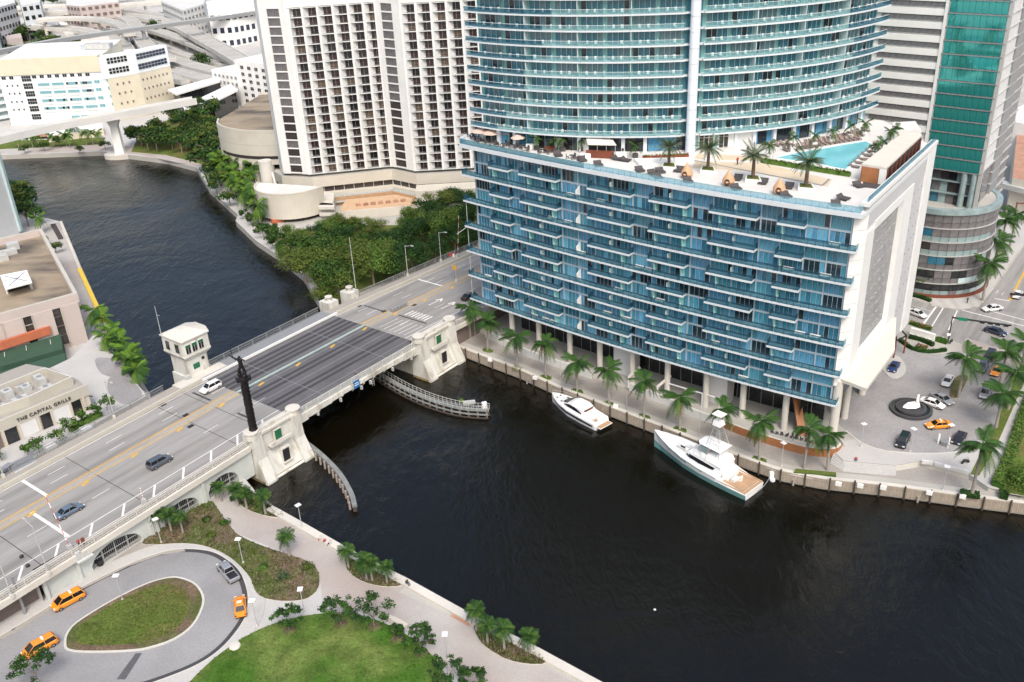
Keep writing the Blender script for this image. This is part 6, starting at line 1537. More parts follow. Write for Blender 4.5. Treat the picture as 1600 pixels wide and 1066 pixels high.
# ---- bigger palms around the plaza
pz = [(1497, 622, 560, 8.0, 'royal palm on the stone island in the middle of the plaza'), (1560, 610, 535, 7.5, 'royal palm in the east verge near the street corner'), (1556, 668, 622, 6.5, 'royal palm in the east verge beside the silver car'), (1575, 640, 590, 7.2, 'royal palm in the middle of the east verge'), (1519, 770, 695, 8.5, 'royal palm at the quay end of the east verge'), (1592, 590, 545, 7, 'royal palm at the right edge beside the crosswalk'), (1535, 470, 410, 8.5, 'leafy street palm nearest the round glass base'), (1550, 430, 395, 8, 'second street palm from the round glass base'), (1562, 395, 360, 8, 'third street palm from the round glass base'), (1578, 385, 350, 8, 'street palm at the kerb beyond the glass base'), (1440, 455, 430, 5, 'small palm in front of the round glass base')]
for i, (px_, py_, cy, hh, lab) in enumerate(pz):
    p = at(px_, py_, 3.05); copy_thing(proto, p, i*.9, lab, 'royal palms around the plaza and street', (1.18, 1.18, hh/6.9))

CN = thing('garden_canopy', 'small white flat canopy among the dark grove trees', 'canopy', at(573, 386, 5)); b = MB(); q = ats([(546, 389), (548, 383), (597, 377), (592, 388)], 6.4); b.prism(q, 6.2, 6.45, 'white_bright', bottom=True); part('roof', b, CN)
b = MB()
for p in q: pp_ = lerp(sum(q, Vector())/4, p, .85); b.tube((pp_.x, pp_.y, 2.8), (pp_.x, pp_.y, 6.3), .12, .12, 'lamp_grey', 6)
part('post', b, CN)
# ---- lighter palms and bushes along the hotel's river walk
cp = make_palm('coconut_palm', 'bright green coconut palm along the river walk under the hall', 'coconut palms along the far river walk', at(352, 288, 2.2), 5.6, 3.0, 18, .35, ['frond_light', 'frond_green', 'leaf_lime', 'leaf_lime'], r=.16, shaft=False, joined=True, nl=14, lw=.2, ll=.34)
for i, (px_, py_) in enumerate([(362, 300), (372, 312), (345, 276), (384, 325), (358, 278), (394, 322), (380, 300), (402, 340), (370, 290), (408, 352), (388, 312), (396, 300), (412, 330), (350, 265), (400, 285), (408, 275), (392, 283), (350, 282), (365, 290), (376, 306), (340, 268), (355, 270), (372, 280), (386, 318), (400, 330)]): copy_thing(cp, at(px_, py_+4, 2.3), i*1.1, None, None, 1.1+.4*((i*7) % 5)/5)
for i, (px_, py_) in enumerate([(180, 545), (168, 530), (155, 518), (190, 560), (200, 575), (205, 590), (214, 598), (222, 612), (186, 548), (176, 560), (196, 566), (210, 580), (218, 590)]): copy_thing(cp, at(px_, py_+4, 2.5), i*1.4, 'bright coconut palm leaning over the water by the white terrace', 'coconut palms between the white terrace and the river', 1.05+.2*((i*3) % 4)/4)
for i, (px_, py_) in enumerate([(46, 226), (52, 228), (62, 229), (84, 229), (104, 226), (110, 228), (136, 225), (146, 224), (156, 224), (30, 229), (120, 214), (112, 212), (292, 232), (305, 226), (312, 238), (32, 350), (66, 362)]): copy_thing(cp, at(px_, py_+3, 2.0), i*.8, 'small far palm on the bank below the civic building' if i < 12 else 'palm among the trees at the river bend', 'far palms below the civic building' if i < 12 else 'palms at the river bend', 1.0)
bt = make_tree('bank_tree', 'rounded green tree on the far bank beside the transit pier', 'rounded trees on the far bank', at(232, 235, 2), 71, 10, 6.5, 900, 1.1, ['leaf_green', 'leaf_olive', 'leaf_dark'], 9)
for i, (px_, py_, s, lab) in enumerate([(246, 232, 1.1, 0), (222, 225, .9, 0), (215, 222, .9, 0), (262, 222, .8, 0), (240, 212, .9, 0), (278, 222, .7, 0), (300, 212, .8, 0), (325, 205, 1, 0), (322, 232, 1.1, 0), (330, 255, 1.2, 0), (322, 270, 1.1, 0), (340, 280, .9, 0), (310, 240, .9, 0), (318, 222, 1.0, 0), (300, 228, .9, 0), (285, 236, .8, 0), (270, 230, .8, 0), (255, 215, .9, 0), (292, 196, .9, 0), (330, 215, 1.1, 0), (334, 240, 1.1, 0), (336, 262, 1, 0), (346, 292, .8, 0), (352, 262, .8, 0), (305, 185, .9, 0), (320, 176, .9, 0), (340, 300, .6, 0), (360, 318, .6, 0), (328, 190, 1.2, 0), (270, 190, .9, 0), (285, 200, .8, 0), (95, 226, .55, 1), (70, 232, .45, 1), (40, 236, .4, 1), (125, 236, .35, 1), (165, 230, .4, 1), (50, 330, 1.0, 2), (30, 322, 1.1, 2), (15, 335, 1.1, 2), (45, 350, .9, 2), (10, 312, .9, 2), (72, 378, .35, 2), (88, 392, .4, 2)]):
    copy_thing(bt, at(px_, py_+4, 2), i*1.3, ['rounded green tree among the palms at the river bend', 'small round bush on the bank below the civic building', 'green tree behind the flat roofed block on the left bank'][lab], ['trees at the river bend', 'bushes below the civic building', 'trees behind the flat roofed block'][lab], s)
for i, (px_, py_, s) in enumerate([(20, 92), (30, 96), (75, 84), (90, 78), (95, 88), (120, 80), (45, 60), (62, 58), (70, 66), (20, 70), (150, 80), (165, 82), (245, 60), (250, 56), (70, 12), (84, 10), (96, 6), (5, 18), (20, 17), (186, 6), (200, 4), (315, 112), (45, 66), (30, 68), (110, 44)] and [(a[0], a[1], .9+.5*((k*7) % 5)/5) for k, a in enumerate([(20, 92), (30, 96), (75, 84), (90, 78), (95, 88), (120, 80), (45, 60), (62, 58), (70, 66), (20, 70), (150, 80), (165, 82), (245, 60), (250, 56), (70, 12), (84, 10), (96, 6), (5, 18), (20, 17), (186, 6), (200, 4), (315, 112), (45, 66), (30, 68), (110, 44)])]):
    copy_thing(bt, at(px_, py_, 1), i*2.1, 'distant green street tree among the far tracks and ramps', 'distant street trees', s)
wb = make_tree('walk_bush', 'low dark bush lining the river walk below the drum', 'bushes along the river walk', at(400, 352, 2.2), 77, 4.5, 3.2, 500, .7, ['leaf_dark', 'leaf_green', 'leaf_olive'], 6, low=.15, cat='bush')
for i, (px_, py_, s) in enumerate([(412, 366, 1), (424, 374, 1), (436, 384, 1.1), (446, 392, 1), (404, 358, .8), (455, 388, 1.2), (468, 398, 1.1), (440, 372, 1), (475, 388, 1), (486, 385, 1), (505, 388, .9), (520, 378, .8), (545, 372, 1.2), (555, 362, 1.2), (580, 372, .8), (425, 360, .8), (495, 372, .8), (392, 344, .7), (384, 336, .7)]): copy_thing(wb, at(px_, py_+5, 2.4), i*1.2, None, None, s)
relabel(sorted([o for o in COL.objects if o.get('group') == 'coconut palms along the far river walk'], key=lambda o: -o.location.y), 'bright green palm on the river walk, %s from the hall end of the cluster')
relabel(sorted([o for o in COL.objects if o.get('group') == 'bushes along the river walk'], key=lambda o: o.location.x), 'low dark bush between river walk and hotel slab, %s from the drum')
relabel(sorted([o for o in COL.objects if o.get('group') == 'trees at the river bend'], key=lambda o: o.location.x), 'rounded tree at the river bend, %s from the tall transit pier')
relabel(sorted([o for o in COL.objects if o.get('group') == 'coconut palms between the white terrace and the river'], key=lambda o: o.location.y), 'bright palm between white terrace and river, %s from the tender house')
relabel(sorted([o for o in COL.objects if o.get('group') == 'distant street trees'], key=lambda o: o.location.x), 'distant street tree among the tracks and ramps, %s from the left')
relabel(sorted([o for o in COL.objects if o.get('group') == 'far palms below the civic building'], key=lambda o: o.location.x), 'small far palm below the civic building, %s from the left')
relabel(sorted([o for o in COL.objects if o.get('group') == 'trees behind the flat roofed block'], key=lambda o: o.location.x), 'green tree behind the flat roofed block, %s from the left')
relabel(sorted([o for o in COL.objects if o.get('group') == 'bushes below the civic building'], key=lambda o: o.location.x), 'small round bush below the civic building, %s from the left')
relabel(sorted([o for o in COL.objects if o.get('group') == 'palms at the river bend'], key=lambda o: o.location.x), 'palm among the trees by the river bend, %s from the left')
# ---- park palms
sab = make_palm('cabbage_palm', 'x', None, (0, 0, 0), 3.4, 1.6, 34, .34, ['frond_green', 'frond_dark', 'frond_light'], r=.17, shaft=False, nl=14, lw=.075, ll=.38, tiers=((1.0, .1), (.6, .3), (.2, .5), (-.25, .6), (.8, .2)))
SABS = [(346, 783, 744, 'round headed cabbage palm nearest the stone pier'), (372, 790, 755, None), (386, 795, 770, None), (452, 868, 838, 'lone cabbage palm between the promenade and the planted bed'), (545, 888, 855, 'cabbage palm at the near end of the middle quay bed'), (573, 906, 872, 'broad cabbage palm in the middle quay bed'), (582, 908, 868, 'tallest cabbage palm in the middle quay bed'), (605, 912, 878, 'cabbage palm at the far end of the middle quay bed'), (745, 985, 950, 'palm at the corner of the quay bed nearest the red strip'), (762, 1005, 965, 'palm behind the corner palm in the lower quay bed'), (788, 1015, 970, 'broad palm in the middle of the lower quay bed'), (828, 1022, 985, 'palm at the lower end of the last quay bed'), (250, 828, 803, None), (268, 830, 800, None), (286, 832, 798, None), (415, 803, 775, None)]
first = True
for i, (px_, py_, cy, lab) in enumerate(SABS):
    p = at(px_, py_, PZ+.1); lab2 = lab or ('small cabbage palm in front of the arched wall, %s from the bin' % ordn(i-12) if i in (12, 13, 14) else 'cabbage palm in the small bed beside the stone pier, %s from the arch' % ordn({1: 1, 2: 2, 15: 3}[i])); sc = 1.0+.25*((i*11) % 7)/7
    if first: sab.location = p; sab['label'] = lab2; sab['group'] = 'cabbage palms in the park'; ORG[sab] = p; first = False; sab.scale = (sc,)*3
    else: copy_thing(sab, p, i*1.1, lab2, 'cabbage palms in the park', sc)
# ---- open branched lawn trees with mulch rings
def lawn_tree(px_, py_, seed, h, sp, lab, ring=True):
    p = at(px_, py_, PZ+.12); r = random.Random(seed); lumps = []
    for i in range(24):
        a = r.uniform(0, 6.28); d = sp*math.sqrt(r.random())*.9; lumps.append((d*math.cos(a), d*math.sin(a), h*(r.uniform(.72, .98)-.22*(d/sp)**2), sp*r.uniform(.16, .28), .45))
    T = thing('lawn_tree', lab, 'tree', p, 0, 'open branched trees around the lawn'); part('trunk', limbs(seed, h, sp*.95, .10, 8, .35), T, local=True); part('crown', leafy(seed, lumps, 1700, .34, ['leaf_dark', 'leaf_dark', 'leaf_green']), T, local=True)
    if ring:
        b = MB(); b.lathe([(1.05, .0), (.9, .1), (.3, .2)], (0, 0, 0), 'mulch', 12)
        o = single('mulch_ring', b, 'mulch ring under the '+lab, 'planting', (p.x, p.y, PZ+.13), 'mulch rings on the lawn')
for a in [(452, 985, 1, 4.0, 2.5, 'small open tree at the edge of lawn and drive'), (533, 976, 2, 5.0, 2.9, 'spreading open tree at the top of the lawn'), (585, 980, 3, 5.6, 3.3, 'widest open tree at the top of the lawn'), (621, 999, 4, 2.6, 1.3, 'smallest young tree on the lawn by the pale bench'), (658, 1020, 5, 4.6, 2.6, 'open tree on the lawn edge by the lower walk'), (700, 1075, 6, 5, 2.8, 'open tree at the bottom edge of the lawn'), (62, 1068, 7, 5.5, 3.4, 'dark open tree in front of the cab at the lower left corner'), (740, 1085, 8, 4.5, 2.2, 'low tree crown at the bottom edge beside the lower walk')]: lawn_tree(*a, ring=a[2] != 7)
b = MB(); b.lathe([(.9, 0), (.8, .25), (.3, .3)], (0, 0, 0), 'concrete_light', 14); p = at(367, 1010, PZ+.1); single('stone_pad', b, 'pale round stone pad at the tip of the lawn beside the drive', 'stone', tuple(p))
b = MB(); b.lathe([(.5, 0), (.42, .3), (.2, .38)], (0, 0, 0), 'mulch', 12); p = at(673, 1003, PZ+.05); single('stone_pad', b, 'grey boulder on the walk beside the lawn edge', 'stone', tuple(p))
# ---- shrubs and ground cover in the beds
def tufts(poly, n, hmin, hmax, mats, w=.14, seed=1, lean=.3, z=2.15):
    r = random.Random(seed); xs = [p.x for p in poly]; ys = [p.y for p in poly]; b = MB(); k = 0
    while k < n:
        x, y = r.uniform(min(xs), max(xs)), r.uniform(min(ys), max(ys))
        if not inside((x, y), poly): continue
        k += 1; m = r.choice(mats)
        for q in range(5):
            a = r.uniform(0, 6.28); h = r.uniform(hmin, hmax); l = h*lean*r.uniform(.4, 1.4); c, s_ = math.cos(a), math.sin(a); b.tri((x-s_*w, y+c*w, z), (x+s_*w, y-c*w, z), (x+c*l+.1*c, y+s_*l+.1*s_, z+h), m)
    return b
struct('ground_cover', tufts(BED_A, 1500, .12, .4, ['bed_grass', 'mulch', 'leaf_olive', 'mulch', 'bark'], .09, 3), 'stuff')
struct('ground_cover', tufts(BED_B, 240, .2, .5, ['leaf_dark', 'bed_grass', 'mulch'], .12, 4), 'stuff')
struct('ground_cover', tufts(BED_C, 420, .2, .5, ['mulch', 'bed_grass', 'bark', 'leaf_olive'], .12, 5), 'stuff')
struct('ground_cover', tufts(BED_D, 640, .2, .55, ['mulch', 'bed_grass', 'leaf_olive', 'bark'], .12, 6), 'stuff')
struct('grass', tufts(ISLG, 2400, .08, .22, ['bed_grass', 'leaf_olive', 'bed_grass', 'lawn', 'lawn'], .08, 7, .5, 2.23), 'stuff')
struct('grass', tufts(LAWN, 5200, .05, .12, ['lawn'], .16, 8, .6, 2.13), 'stuff')
def bush(px_, py_, s, seed, mats, lab, z=PZ+.1, grp='shrubs in the planted bed', leaf=.32):
    p = at(px_, py_, z); r = random.Random(seed); T = thing('shrub', lab, 'shrub', p, 0, grp)
    part('foliage', leafy(seed, [(r.uniform(-.5, .5)*s, r.uniform(-.5, .5)*s, s*.45, s*r.uniform(.5, .8), .75) for _ in range(4)], 260, leaf, mats, .5), T, local=True)
    b = MB(); b.tube((0, 0, -.2), (0, 0, s*.5), .06, .04, 'bark', 6); part('stem', b, T, local=True)
for i, a in enumerate([(412, 888, 1.0, ['leaf_bright', 'leaf_green'], 'bright green shrub in the middle of the planted bed'), (446, 905, 1.4, ['leaf_grey', 'leaf_green'], 'largest grey green shrub near the end of the planted bed'), (480, 892, 1.4, ['leaf_green', 'leaf_olive'], 'shrub at the walk side tip of the planted bed'), (352, 818, 1.1, ['leaf_olive', 'leaf_green'], 'olive shrub in the planted bed nearest the arches'), (322, 812, 1.0, ['leaf_dark', 'leaf_olive'], 'dark shrub in front of the arched wall'), (330, 838, 1.0, ['leaf_olive', 'leaf_dark'], 'olive shrub in the planted bed above the drive'), (395, 865, .7, ['leaf_olive'], 'small olive shrub in the middle of the planted bed'), (364, 780, .7, ['leaf_dark'], 'dark shrub at the foot of the pier palms')]): bush(*a[:3], 90+i, a[3], a[4])
# ---- hedges and plants round the plaza
def hedge(name, lab, pxs, z, h, w, seed, mats=('leaf_green', 'leaf_dark'), n=None):
    P = smooth_loop(ats(pxs, z), 3, False); r = random.Random(seed); b = MB(); b.ribbon(offset_path(P, w*.4), offset_path(P, -w*.4), z-.1, z+h*.8, mats[1]); L = sum((P[i+1]-P[i]).length for i in range(len(P)-1)); n = n or int(L*34*w)
    for k in range(n):
        u = r.random()*(len(P)-1); i = int(u); p = P[i].lerp(P[i+1], u-i); d = (P[i+1]-P[i]).normalized(); o = r.uniform(-.5, .5)*w; q = Vector((p.x-d.y*o, p.y+d.x*o, z+h*(r.uniform(.3, 1.05) if abs(o) > w*.35 else r.uniform(.75, 1.1)))); s = r.uniform(.12, .26)
        t = Vector((r.uniform(-1, 1), r.uniform(-1, 1), r.uniform(-.4, .4))).normalized()*s; v = t.cross(Vector((r.uniform(-.5, .5), r.uniform(-.5, .5), 1))).normalized()*s*.7; b.add([q-t, q+v, q+t, q-v], [(0, 1, 2, 3)], r.choice(mats))
    return single(name, b, lab, 'hedge')
hedge('hedge', 'long clipped hedge running beside the east walk', [(1558, 762), (1575, 722), (1598, 655), (1622, 590)], 3.05, 1.1, 2.2, 1, ('leaf_bright', 'leaf_green', 'bed_grass'))
hedge('hedge', 'curved clipped hedge round the low white sign wall', [(1405, 532), (1425, 546), (1450, 551), (1478, 548)], 3.05, .7, .9, 2)
hedge('hedge', 'hedge behind the low white sign wall', [(1420, 528), (1440, 533), (1458, 541)], 3.05, .9, 1.0, 3)
hedge('hedge', 'square clipped hedge at the street end of the sign wall', [(1462, 532), (1480, 537)], 3.05, 1.0, 1.3, 4, ('leaf_bright', 'leaf_green'))
hedge('hedge', 'hedge in the street verge beside the grey wall', [(1422, 506), (1440, 512), (1455, 516)], 3.05, .9, 1.1, 5, ('leaf_bright', 'leaf_green', 'flower_red'))
hedge('hedge', 'hedge strip in front of the round glass base', [(1422, 462), (1438, 466), (1454, 472)], 3.1, .8, 1.2, 6)
hedge('hedge', 'round clipped hedge at the quay end of the east walk', [(1562, 774), (1575, 777)], 2.6, .9, 2.2, 7)
hedge('hedge', 'flat clipped hedge at the foot of the quay palm', [(1500, 772), (1530, 776)], 2.5, .7, 1.8, 8)
hedge('flower_bed', 'bed of red flowers inside the curved hedge', [(1432, 541), (1448, 545)], 3.05, .5, 1.6, 9, ('flower_red', 'leaf_green', 'bark'))
T = thing('big_bush', 'large rounded bright green bush at the right edge above the quay', 'bush', at(1592, 770, 2.6)); part('foliage', leafy(5, [(0, 0, 2.2, 2.4, 1), (1.2, .8, 2.6, 2.4, 1), (1.4, 2.6, 2.2, 2.2, 1), (2.4, 1.5, 2.8, 2.4, 1), (0.6, 1.6, 3.0, 2.0, 1)], 2600, .34, ['leaf_bright', 'leaf_lime', 'leaf_bright', 'leaf_green']), T, local=True)
b = MB(); b.tube((.8, 1, -.3), (.8, 1, 2), .2, .15, 'bark', 8); part('stem', b, T, local=True)
# ---- pavement trees by the restaurant and shade structures
pt = [(95, 690, 3.8, 2.2, 'green pavement tree in front of the dark restaurant doors'), (62, 700, 3.6, 2.0, 'pavement tree second from the left edge'), (112, 670, 3.6, 2.2, 'pavement tree beside the lamp post'), (130, 655, 3.6, 2.0, 'pavement tree in the hedge row by the fence'), (170, 640, 4.4, 2.3, 'taller pavement tree nearest the tender house'), (45, 706, 3.4, 1.7, 'leafy pavement tree by the parked grey car'), (3, 712, 3.4, 1.8, 'dark pavement tree cut by the left edge'), (150, 645, 3.4, 1.7, 'small pavement tree second from the white terrace')]
for i, (px_, py_, h, sp, lab) in enumerate(pt): make_tree('pavement_tree', lab, 'pavement trees along the bridge road', at(px_, py_+8, 6.3), 120+i, h, sp, 420, .42, ['leaf_green', 'leaf_bright', 'leaf_green'], 6, low=.4, r0=.09)
# ================================================================== roof terrace furniture
TZr = TER+.02
def ter(px, py, z=TZr): return at(px, py, z)
PL = thing('pool', 'turquoise swimming pool on the roof terrace', 'pool', ter(1290, 245))
pp = ats([(1212, 248), (1240, 241), (1277, 235), (1320, 227), (1352, 222), (1364, 228), (1321, 266), (1300, 262), (1277, 257), (1240, 252)], TZr)
b = MB(); b.prism(pp, TER-.1, TER+.16, 'pool'); part('water', b, PL)
b = MB(); q = pp+[pp[0]]; 
ar = sum(pp[i].x*pp[(i+1) % len(pp)].y-pp[(i+1) % len(pp)].x*pp[i].y for i in range(len(pp))); sg = -1 if ar > 0 else 1
b.ribbon(pp, offset_path(pp, sg*.5, True), TER, TER+.22, 'white_bright', True); part('coping', b, PL)
mb = MB(); mb.prism(ats([(1085, 252), (1190, 255), (1300, 281), (1293, 292), (1180, 268), (1082, 262)], TZr), TER, TER+.04, 'deck_sand'); mb.prism(ats([(1090, 240), (1200, 246), (1195, 252), (1085, 248)], TZr), TER, TER+.05, 'deck_sand'); struct('terrace_paving', mb)
mb = MB(); stripe(mb, ter(1085, 251), ter(1285, 290), .4, TER+.06, 'steel_grey'); stripe(mb, ter(1285, 290), ter(1296, 280), .4, TER+.06, 'steel_grey'); struct('terrace_paving', mb)
mb = MB(); mb.prism(ats([(990, 252), (1080, 250), (1085, 256), (1000, 262)], TZr), TER, TER+.6, 'white_bright'); single('planter_wall', mb, 'low white wall in front of the terrace shrub row', 'planter')
# pavilion with cream roof
PV = thing('pool_pavilion', 'long cream roofed pool pavilion with copper brown walls at the terrace corner', 'pavilion', ter(1390, 262))
rq = ats([(1346, 257), (1385, 263), (1441, 211), (1411, 208)], 52.2)
b = MB(); b.prism(rq, 51.9, 52.3, 'canvas', bottom=True); part('roof', b, PV)
gq = [Vector((p.x, p.y, 0)) for p in rq]
b = MB(); b.ribbon([lerp(gq[0], gq[1], .02), lerp(gq[0], gq[1], .72)], [lerp(gq[0], gq[1], .02)+SD*.3, lerp(gq[0], gq[1], .72)+SD*.3], TER, 51.9, 'copper_wood'); b.ribbon([lerp(gq[0], gq[1], .02), lerp(gq[3], gq[2], .02)], [lerp(gq[0], gq[1], .06), lerp(gq[3], gq[2], .06)], TER, 51.9, 'copper_wood'); part('wall', b, PV)
b = MB(); b.ribbon([lerp(gq[0], gq[1], .74), lerp(gq[0], gq[1], 1)], [lerp(gq[0], gq[1], .74)+SD*.6, lerp(gq[0], gq[1], 1)+SD*.6], TER, 51.9, 'white_bright'); part('wall', b, PV, 'white end wall')
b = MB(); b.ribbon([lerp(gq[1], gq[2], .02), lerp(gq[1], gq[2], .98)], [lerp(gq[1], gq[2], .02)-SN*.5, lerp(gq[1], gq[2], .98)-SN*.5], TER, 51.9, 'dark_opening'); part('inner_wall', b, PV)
pb = MB(); pb.box((0, 0, 1.45), (.5, .35, 2.9), 'red_brown'); pm = pb.mesh('post')
for k in range(9): inst('post', pm, PV, lerp(gq[1], gq[2], .04+.115*k)+Vector((0, 0, TER))-ORG[PV], math.atan2(.8, .6))
b = MB(); q = ats([(1395, 205), (1440, 205), (1430, 190), (1395, 192)], 51.5); b.prism(q, TER, 51.6, 'white_wall'); part('stair_head', b, PV)
b = MB(); b.prism(ats([(1345, 292), (1383, 297), (1386, 290), (1350, 284)], TZr), TER, TER+.12, 'cushion_dark'); part('dark_mat', b, PV)
# date palms in white planters
dp = None
for i, (px_, py_, cy) in enumerate([(1045, 263, 226), (1105.7, 269, 227), (1175.8, 283, 242), (1258.6, 296, 249)]):
    p = ter(px_, py_); lab = 'date palm in the white roof planter, %s from the left' % ordn(i)
    if dp is None: dp = make_palm('date_palm', lab, 'date palms on the roof terrace', p, 4.3, 2.9, 34, .22, ['frond_grey', 'frond_green', 'frond_grey'], 'date_trunk', .3, False, 1.0, 16, .13, False, .2, ((1.1, .05), (.7, .2), (.3, .35), (-.1, .45), (.5, .3)))
    else: copy_thing(dp, p, i*1.2, lab, None, 1.0+.06*i)
    b = MB(); d = [Vector((0, -2.3, 0)), Vector((1.7, .2, 0)), Vector((.2, 2.0, 0)), Vector((-1.8, .1, 0))]
    b.prism(d, 0, .7, 'white_bright', 'white_bright'); d2 = [v*.8 for v in d]; b.prism(d2, .5, .74, 'leaf_green', 'bed_grass'); o = single('roof_planter', b, 'white angular planter holding the %s date palm from the left' % ordn(i), 'planter', tuple(p), 'angular planters on the roof terrace'); o.rotation_euler = (0, 0, .5)
# teardrop chairs and dark day beds
tdc = []
for i, (px_, py_) in enumerate([(1073, 278), (1138, 290), (1217, 303)]):
    p = ter(px_, py_); T = thing('teardrop_chair', 'tan woven teardrop nest chair, %s from the left on the terrace edge' % ordn(i), 'chair', p, -.6+.1*i, 'teardrop nest chairs on the terrace')
    b = MB(); b.lathe([(.5, 0), (1.0, .35), (1.15, .9), (.95, 1.5), (.55, 2.1), (.2, 2.7), (.04, 3.0)], (0, 0, 0), 'rattan', 16); part('shell', b, T, local=True)
    b = MB(); b.lathe([(.02, -.02), (.55, 0), (.55, .05)], (0, 0, 0), 'dark_opening', 14); 
    b2 = MB(); vs = [(.5*math.cos(t), -1.02-.05, .85+.62*math.sin(t)) for t in [k*math.pi/6 for k in range(12)]]; b2.add(vs+[(x*.9, y+.5, z) for x, y, z in vs], [tuple(range(12))]+[(k, (k+1) % 12, 12+(k+1) % 12, 12+k) for k in range(12)], 'dark_opening'); part('opening', b2, T, local=True)
    b = MB(); b.box((0, -.5, .45), (.9, .7, .25), 'cushion_dark'); part('cushion', b, T, local=True)
def lounger_proto(name, m, lab, grp, cat='lounger', sz=(.75, 2.0)):
    T = thing(name, lab, cat, (0, 0, 0), 0, grp); b = MB(); b.box((0, -.25, .32), (sz[0], sz[1]*.72, .14), m); part('mattress', b, T, local=True)
    b = MB(); b.add([(-sz[0]/2, sz[1]*.2, .3), (sz[0]/2, sz[1]*.2, .3), (sz[0]/2, sz[1]*.5, .85), (-sz[0]/2, sz[1]*.5, .85), (-sz[0]/2, sz[1]*.24, .2), (sz[0]/2, sz[1]*.24, .2), (sz[0]/2, sz[1]*.55, .75), (-sz[0]/2, sz[1]*.55, .75)], [(0, 1, 2, 3), (7, 6, 5, 4), (0, 4, 5, 1), (1, 5, 6, 2), (2, 6, 7, 3), (3, 7, 4, 0)], m); part('backrest', b, T, local=True)
    b = MB()
    for sx in (-1, 1):
        for sy in (-.4, .3): b.box((sx*sz[0]*.42, sy*sz[1], .13), (.06, .06, .26), 'black_metal')
    part('frame', b, T, local=True); return T
lg = lounger_proto('sun_lounger', 'lounger_brown', 'brown cushioned sun lounger beside the pool', 'sun loungers by the roof pool'); first = True; r = random.Random(9)
rows = [((1228, 236), (1272, 229), 7), ((1262, 226), (1345, 212), 13), ((1250, 232), (1340, 218), 13), ((1205, 229), (1232, 226), 4), ((1335, 262), (1372, 228), 7), ((1300, 222), (1352, 206), 8)]
rowname = ['row nearest the white doors', 'front tower side row', 'pool edge row', 'short row at the pool tip', 'pavilion side row', 'back tower end row']
for (a, c, n) in rows:
    for k in range(n):
        p = lerp(ter(*a), ter(*c), k/(n-1)); rz_ = math.atan2((ter(*c)-ter(*a)).y, (ter(*c)-ter(*a)).x)+r.uniform(-.1, .1)
        lb_ = 'brown sun lounger in the %s, %s in its row' % (rowname[rows.index((a, c, n))], ordn(k))
        if first: lg.location = p; lg.rotation_euler = (0, 0, rz_); lg['label'] = lb_; first = False
        else: copy_thing(lg, p, rz_, lb_)
db = lounger_proto('day_bed', 'cushion_dark', 'dark day bed on the terrace edge', 'dark day beds along the terrace edge', 'day bed', (1.6, 2.0)); first = True
for k, (px_, py_, a) in enumerate([(965, 250, .9), (978, 252, .9), (1032, 270, .2), (1020, 273, .3), (1060, 268, -.5), (1152, 281, -.5), (1192, 287, -.5), (1232, 294, -.5), (1342, 292, .3), (1318, 312, .7), (1306, 322, -.2), (1028, 279, .2), (1150, 296, .2), (935, 259, .2), (910, 252, .2), (872, 244, .2), (1000, 268, .2), (1228, 308, .2), (1075, 285, .1)]):
    p = ter(px_, py_)
    if first: db.location = p; db.rotation_euler = (0, 0, a); first = False
    else: copy_thing(db, p, a)
relabel(sorted([o for o in COL.objects if o.get('group') == 'dark day beds along the terrace edge'], key=lambda o: o.location.x), 'dark day bed on the roof terrace, %s from the left')
# umbrellas
for i, (px_, py_, lab) in enumerate([(752, 214, 'leftmost pink beige umbrella at the corner of the terrace'), (769, 217, 'second pink beige umbrella from the terrace corner'), (798, 216, 'pink beige umbrella in front of the white pillars'), (810, 225, 'smaller pink beige umbrella nearest the terrace edge')]):
    p = ter(px_, py_+6); T = thing('umbrella', lab, 'umbrella', p, 0, 'umbrellas on the terrace corner'); s = 2.2 if i < 3 else 1.6
    b = MB(); b.tube((0, 0, 0), (0, 0, 2.5), .04, .04, 'lamp_grey', 6); part('pole', b, T, local=True)
    b = MB(); b.lathe([(s, 2.1), (s*.98, 2.2), (s*.5, 2.6), (.05, 2.85)], (0, 0, 0), 'umbrella', 8); part('canopy', b, T, local=True)
    b = MB(); b.lathe([(.4, 0), (.4, .1)], (0, 0, 0), 'concrete', 10); part('base', b, T, local=True)
# dining sets on the corner: table with four chairs each, chairs are things of their own
tb = thing('cafe_table', 'small dark cafe table under the corner umbrellas', 'table', (0, 0, 0), 0, 'cafe tables on the terrace corner'); b = MB(); b.lathe([(.5, .7), (.5, .75)], (0, 0, 0), 'cushion_dark', 10); part('tabletop', b, tb, local=True); b = MB(); b.tube((0, 0, 0), (0, 0, .7), .05, .05, 'black_metal', 6); part('leg', b, tb, local=True)
cc = MB(); cc.box((0, 0, .42), (.5, .5, .08), 'cushion_dark'); cc.box((0, .24, .7), (.5, .06, .5), 'cushion_dark')
for sx in (-.2, .2):
    for sy in (-.2, .2): cc.box((sx, sy, .2), (.05, .05, .4), 'black_metal')
ccm = cc.mesh('cafe_chair'); first = True; nt_ = 0
for (px_, py_) in [(742, 218), (748, 222), (756, 220), (764, 224), (772, 228), (781, 224), (786, 230), (796, 227), (803, 232), (815, 232), (822, 236), (738, 214), (846, 239), (857, 240), (893, 248), (905, 250)]:
    p = ter(px_, py_)
    nt_ += 1; lb_ = 'small dark cafe table on the terrace, number %d set out from the corner' % nt_
    if first: tb.location = p; tb['label'] = lb_; first = False
    else: copy_thing(tb, p, 0, lb_)
    for k in range(3):
        a = k*2.1+px_; o = bpy.data.objects.new('cafe_chair', ccm); COL.objects.link(o); o.location = p+Vector((.85*math.cos(a), .85*math.sin(a), 0)); o.rotation_euler = (0, 0, a-1.57); props(o, 'dark cafe chair on the roof terrace, %s set of three out from the umbrella corner' % ordn(nt_-1), 'chair', 'cafe chairs on the terrace')
